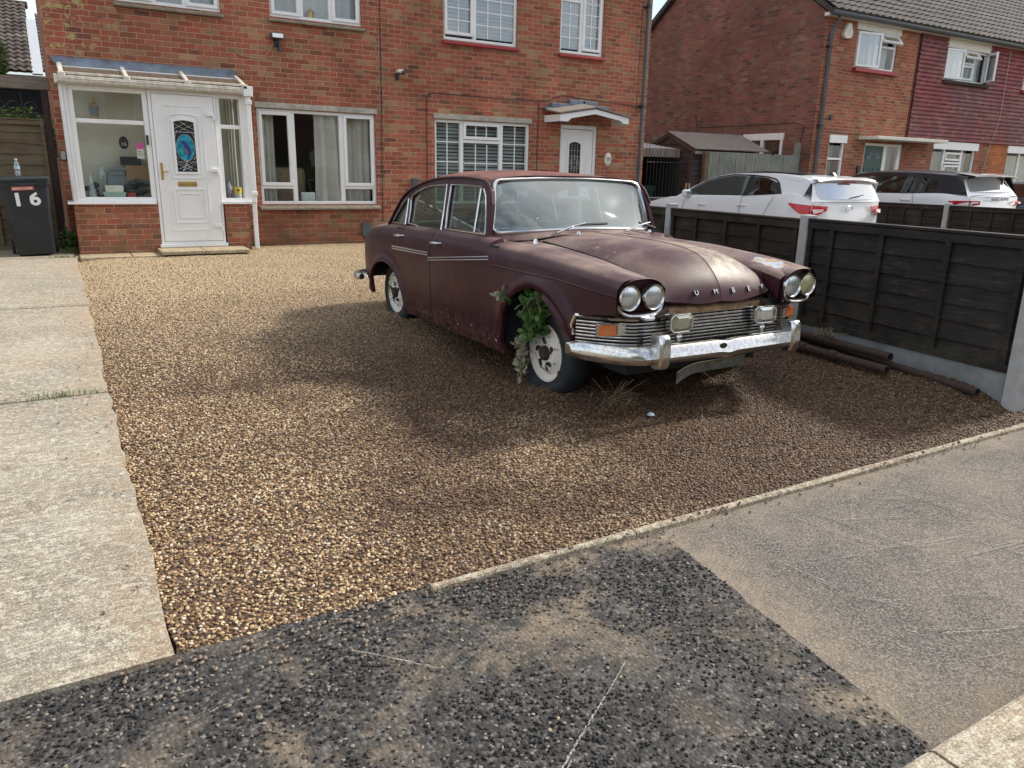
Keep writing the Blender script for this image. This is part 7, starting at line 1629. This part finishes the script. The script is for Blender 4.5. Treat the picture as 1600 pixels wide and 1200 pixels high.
b = MB(); rows = [[(hx+(.78 if t == 0 else .66 if t == 1 else .72)*k/6, (7.21 if t == 0 else 7.36 if t == 1 else 7.28)+.05*abs(k/6)**2, (1.10 if t == 0 else 1.405 if t == 1 else 1.26)) for k in range(-6, 7)] for t in (0, 2, 1)]; b.grid(rows); obj('tailgate', b, 'white_paint', hb, smooth=True)
b = MB(); rows = [[(hx+w_*k/6, y-.012+.05*abs(k/6)**2, z) for k in range(-6, 7)] for (w_, y, z) in ((.60, 7.215, 1.135), (.66, 7.25, 1.20), (.64, 7.32, 1.36))]; b.grid(rows); obj('rear_window', b, 'glass_ref', hb, smooth=True)
b = MB(); b.tube([(hx+.02, 7.19, 1.16), (hx+.3, 7.20, 1.20)], .008, 5); obj('rear_wiper', b, 'black_plastic', hb)
b = MB(); b.grid([[(hx+.64*k/6, 7.50, 1.452) for k in range(-6, 7)], [(hx+.66*k/6, 7.30, 1.432-.02*abs(k/6)**3) for k in range(-6, 7)], [(hx+.64*k/6, 7.22+.06*abs(k/6)**2, 1.412-.03*abs(k/6)**3) for k in range(-6, 7)], [(hx+.64*k/6, 7.31+.05*abs(k/6)**2, 1.375-.03*abs(k/6)**3) for k in range(-6, 7)]]); obj('rear_spoiler', b, 'white_paint', hb, smooth=True)
b = MB(); b.box(hx-.14, hx+.14, 7.245, 7.26, 1.375, 1.39); obj('brake_light', b, 'redlens', hb)
b = MB(); b.grid([[(hx+w_*k/6, y, z) for k in range(-6, 7)] for (w_, y, z) in ((.60, 9.33, 1.455), (.66, 9.71, 1.32), (.70, 10.19, 1.09))]); obj('windscreen', b, 'glass_dark', hb, smooth=True)
b = MB(); b.lathe([(.85, 0), (1, -.006), (1.1, 0)], (hx-.02, 7.165, 1.0), axis='Y', n=24, mat=Matrix.Diagonal((.075, 1, .042, 1))); em = obj('badge', b, 'silver', hb, smooth=True)
b = MB(); b.tube([(hx-.055, 7.158, .978), (hx-.035, 7.158, 1.022)], .005, 5); b.tube([(hx+.0, 7.158, .978), (hx+.02, 7.158, 1.022)], .005, 5); b.tube([(hx-.045, 7.158, .995), (hx+.008, 7.158, 1.006)], .005, 5); obj('badge_emblem', b, 'silver', em)
text('lettering', 'i30', .05, hb, 'silver', Matrix.Translation((hx+.56, 7.168, .93)) @ FACE_S)
b = MB(); b.grid([[(hx+.42*k/6, y, z) for k in range(-6, 7)] for (y, z) in ((7.9, 1.487), (8.6, 1.516), (9.3, 1.496))]); obj('roof_panel', b, 'black_paint', hb, smooth=True)
b = MB(); b.prism([(7.55, 1.46), (7.75, 1.475), (7.62, 1.515)], hx-.03, hx+.03, 'YZ'); obj('aerial_fin', b, 'black_plastic', hb, bevel=.006)
b = MB(); b.box(hx-.55, hx+.55, 8.6, 8.75, .5, 1.22); b.box(hx-.5, hx-.2, 8.62, 8.7, 1.22, 1.38); b.box(hx+.2, hx+.5, 8.62, 8.7, 1.22, 1.38); obj('seats', b, 'dash', hb, bevel=.03)
def squash(o):
    if o.type == 'MESH':
        off = LOC.get(o.name, Vector()).y
        for v in o.data.vertices:
            y = v.co.y+off
            if y < 8.2: v.co.y = 8.2-(8.2-y)*.80-off
    for c in o.children: squash(c)
squash(hb)
# white and black off-roader
sx = 15.10
sv = thing('off_roader', 'white compact off-roader with black roof parked by the green door', 'car', (sx, 9.9, .05))
T2b = [(7.72, 1.16), (8.2, 1.20), (9.0, 1.175), (10.0, 1.165), (10.9, 1.14), (11.4, 1.05), (11.9, .95), (12.05, .85)]
T2w = [(7.72, .88), (7.95, .97), (8.4, 1.0), (11.3, 1.0), (11.8, .94), (12.05, .80)]
b2f = lambda y: I(T2b, y)
shell(sv, sx, .95, T2w, None, b2f, .30, 7.72, 12.05, ['white_paint'], (8.5, 11.15), .42, .05)
T2r = [(7.85, 1.565), (8.3, 1.60), (9.0, 1.635), (9.6, 1.635), (10.1, 1.59)]
r2f = lambda y: I(T2r, y)
green(sv, sx, .95, b2f, r2f, 0, 7.85, 10.1, 11, ['black_paint'], None, roofcol='black_paint')
for s_ in (-1, 1):
    X4 = lambda y, z, o=0: (sx+s_*(.95-.065-(z-1.17)*.26+o), y, z)
    outl = [(7.80, 1.19), (7.90, 1.50), (8.3, 1.535), (9.0, 1.57), (9.6, 1.57), (10.1, 1.525), (10.5, 1.39), (11.05, 1.14), (10.0, 1.165), (9.0, 1.175), (8.2, 1.20)]
    g1 = [(9.66, 1.20), (9.63, 1.50), (10.05, 1.475), (10.4, 1.345), (10.72, 1.185)]; g2 = [(8.80, 1.20), (8.78, 1.485), (9.54, 1.505), (9.57, 1.19)]; g3 = [(8.26, 1.22), (8.36, 1.45), (8.68, 1.475), (8.70, 1.20)]
    b = MB(); allp = [outl, g1, g2, g3]; tr = tessellate_polygon([[Vector((p[0], p[1], 0)) for p in q] for q in allp]); b.add([X4(*p) for q in allp for p in q], [tuple(t) for t in tr]); obj('window_surround', b, 'black_paint', sv)
    for g_2 in (g1, g2, g3): pane(sv, 'side_window', [X4(*p, .002) for p in g_2], 'glass_dark')
    b = MB(); b.tube([(sx+s_*.92, 9.0, 1.06), (sx+s_*.96, 8.95, 1.068), (sx+s_*.96, 8.82, 1.07), (sx+s_*.92, 8.78, 1.066)], .012, 6); b.tube([(sx+s_*.92, 9.98, 1.05), (sx+s_*.96, 9.93, 1.055), (sx+s_*.96, 9.80, 1.058), (sx+s_*.92, 9.76, 1.055)], .012, 6); obj('door_handle', b, 'white_paint', sv)
    b = MB(); b.poly([(sx+s_*.950, 8.05, 1.075), (sx+s_*.935, 7.92, 1.085), (sx+s_*.84, 7.69, 1.09), (sx+s_*.60, 7.64, 1.085), (sx+s_*.60, 7.635, 1.02), (sx+s_*.84, 7.68, 1.01), (sx+s_*.94, 7.95, 1.02)]); t2 = obj('tail_light', b, 'redlens', sv, solid=.012)
    obj('reversing_light', MB().poly([(sx+s_*.83, 7.67, 1.07), (sx+s_*.66, 7.632, 1.07), (sx+s_*.66, 7.632, 1.045), (sx+s_*.83, 7.665, 1.04)]), 'paleredlens', t2, solid=.004)
    b = MB(); b.tube([(sx+s_*.942, 9.62, 1.16), (sx+s_*.95, 9.64, .9), (sx+s_*.95, 9.6, .5)], .004, 4); b.tube([(sx+s_*.942, 8.75, 1.18), (sx+s_*.95, 8.72, 1.0)], .004, 4); obj('door_seam', b, 'dark', sv)
    b = MB(); b.box(min(sx+s_*.90, sx+s_*1.05), max(sx+s_*.90, sx+s_*1.05), 10.52, 10.64, 1.17, 1.30); obj('door_mirror', b, 'black_paint', sv, bevel=.03)
b = MB(); b.grid([[(sx+w_*k/6, y+.06*abs(k/6)**2, z) for k in range(-6, 7)] for (w_, y, z) in ((.84, 7.69, 1.16), (.74, 7.83, 1.36), (.66, 7.95, 1.54))]); obj('tailgate', b, 'white_paint', sv, smooth=True)
b = MB(); b.grid([[(sx+w_*k/6, y-.014+.06*abs(k/6)**2, z) for k in range(-6, 7)] for (w_, y, z) in ((.72, 7.74, 1.25), (.68, 7.83, 1.36), (.62, 7.93, 1.50))]); obj('rear_window', b, 'glass_ref', sv, smooth=True)
b = MB(); b.grid([[(sx+.70*k/6, 8.15, 1.585) for k in range(-6, 7)], [(sx+.72*k/6, 7.66+.08*abs(k/6)**2, 1.545-.02*abs(k/6)**3) for k in range(-6, 7)], [(sx+.70*k/6, 7.66+.08*abs(k/6)**2, 1.525-.02*abs(k/6)**3) for k in range(-6, 7)], [(sx+.64*k/6, 7.93, 1.50) for k in range(-6, 7)]]); obj('rear_spoiler', b, 'white_paint', sv, smooth=True)
b = MB(); b.grid([[(sx+w_*k/6, y, z) for k in range(-6, 7)] for (w_, y, z) in ((.66, 10.1, 1.575), (.74, 10.6, 1.36), (.78, 11.08, 1.15))]); obj('windscreen', b, 'glass_dark', sv, smooth=True)
b = MB(); b.box(sx-.6, sx+.6, 9.5, 9.65, .5, 1.25); obj('seats', b, 'dash', sv, bevel=.03)
text('lettering', 'RANGE ROVER', .068, sv, 'black_paint', Matrix.Translation((sx+.02, 7.628, 1.115)) @ FACE_S, spacing=1.35)
sv.location.y += .28
# blue car, only its corner in view
bx_ = 19.6
bc = thing('dark_blue_car', 'dark blue car just showing at the right edge beyond the off-roader', 'car', (bx_, 9.6, .05))
T3b = [(8.3, 1.05), (8.8, 1.10), (10.0, 1.08), (11.0, 1.0), (12.3, .8)]; b3f = lambda y: I(T3b, y)
shell(bc, bx_, .90, [(8.3, .9), (8.7, 1.0), (11.6, 1.0), (12.3, .82)], None, b3f, .25, 8.3, 12.3, ['blue_paint'], (9.05, 11.5), .36, .05)
r3f = lambda y: I([(8.6, 1.38), (9.3, 1.46), (10.2, 1.44)], y); green(bc, bx_, .90, b3f, r3f, 0, 8.6, 10.2, 11, ['blue_paint'], None, roofcol='blue_paint')
for s_ in (-1, 1):
    X5 = lambda y, z: (bx_+s_*(.83-(z-1.08)*.25), y, z); b = MB(); b.poly([X5(*p) for p in ((8.45, 1.08), (8.65, 1.33), (9.3, 1.40), (10.2, 1.385), (11.0, 1.05))]); obj('side_window', b, 'glass_dark', bc, solid=.01)
b = MB(); b.grid([[(bx_+w_*k/4, y, z) for k in range(-4, 5)] for (w_, y, z) in ((.76, 8.3, 1.08), (.62, 8.62, 1.37))]); obj('rear_window', b, 'glass_ref', bc)
b = MB(); b.grid([[(bx_+w_*k/4, y, z) for k in range(-4, 5)] for (w_, y, z) in ((.62, 10.2, 1.38), (.76, 11.05, 1.04))]); obj('windscreen', b, 'glass_dark', bc)
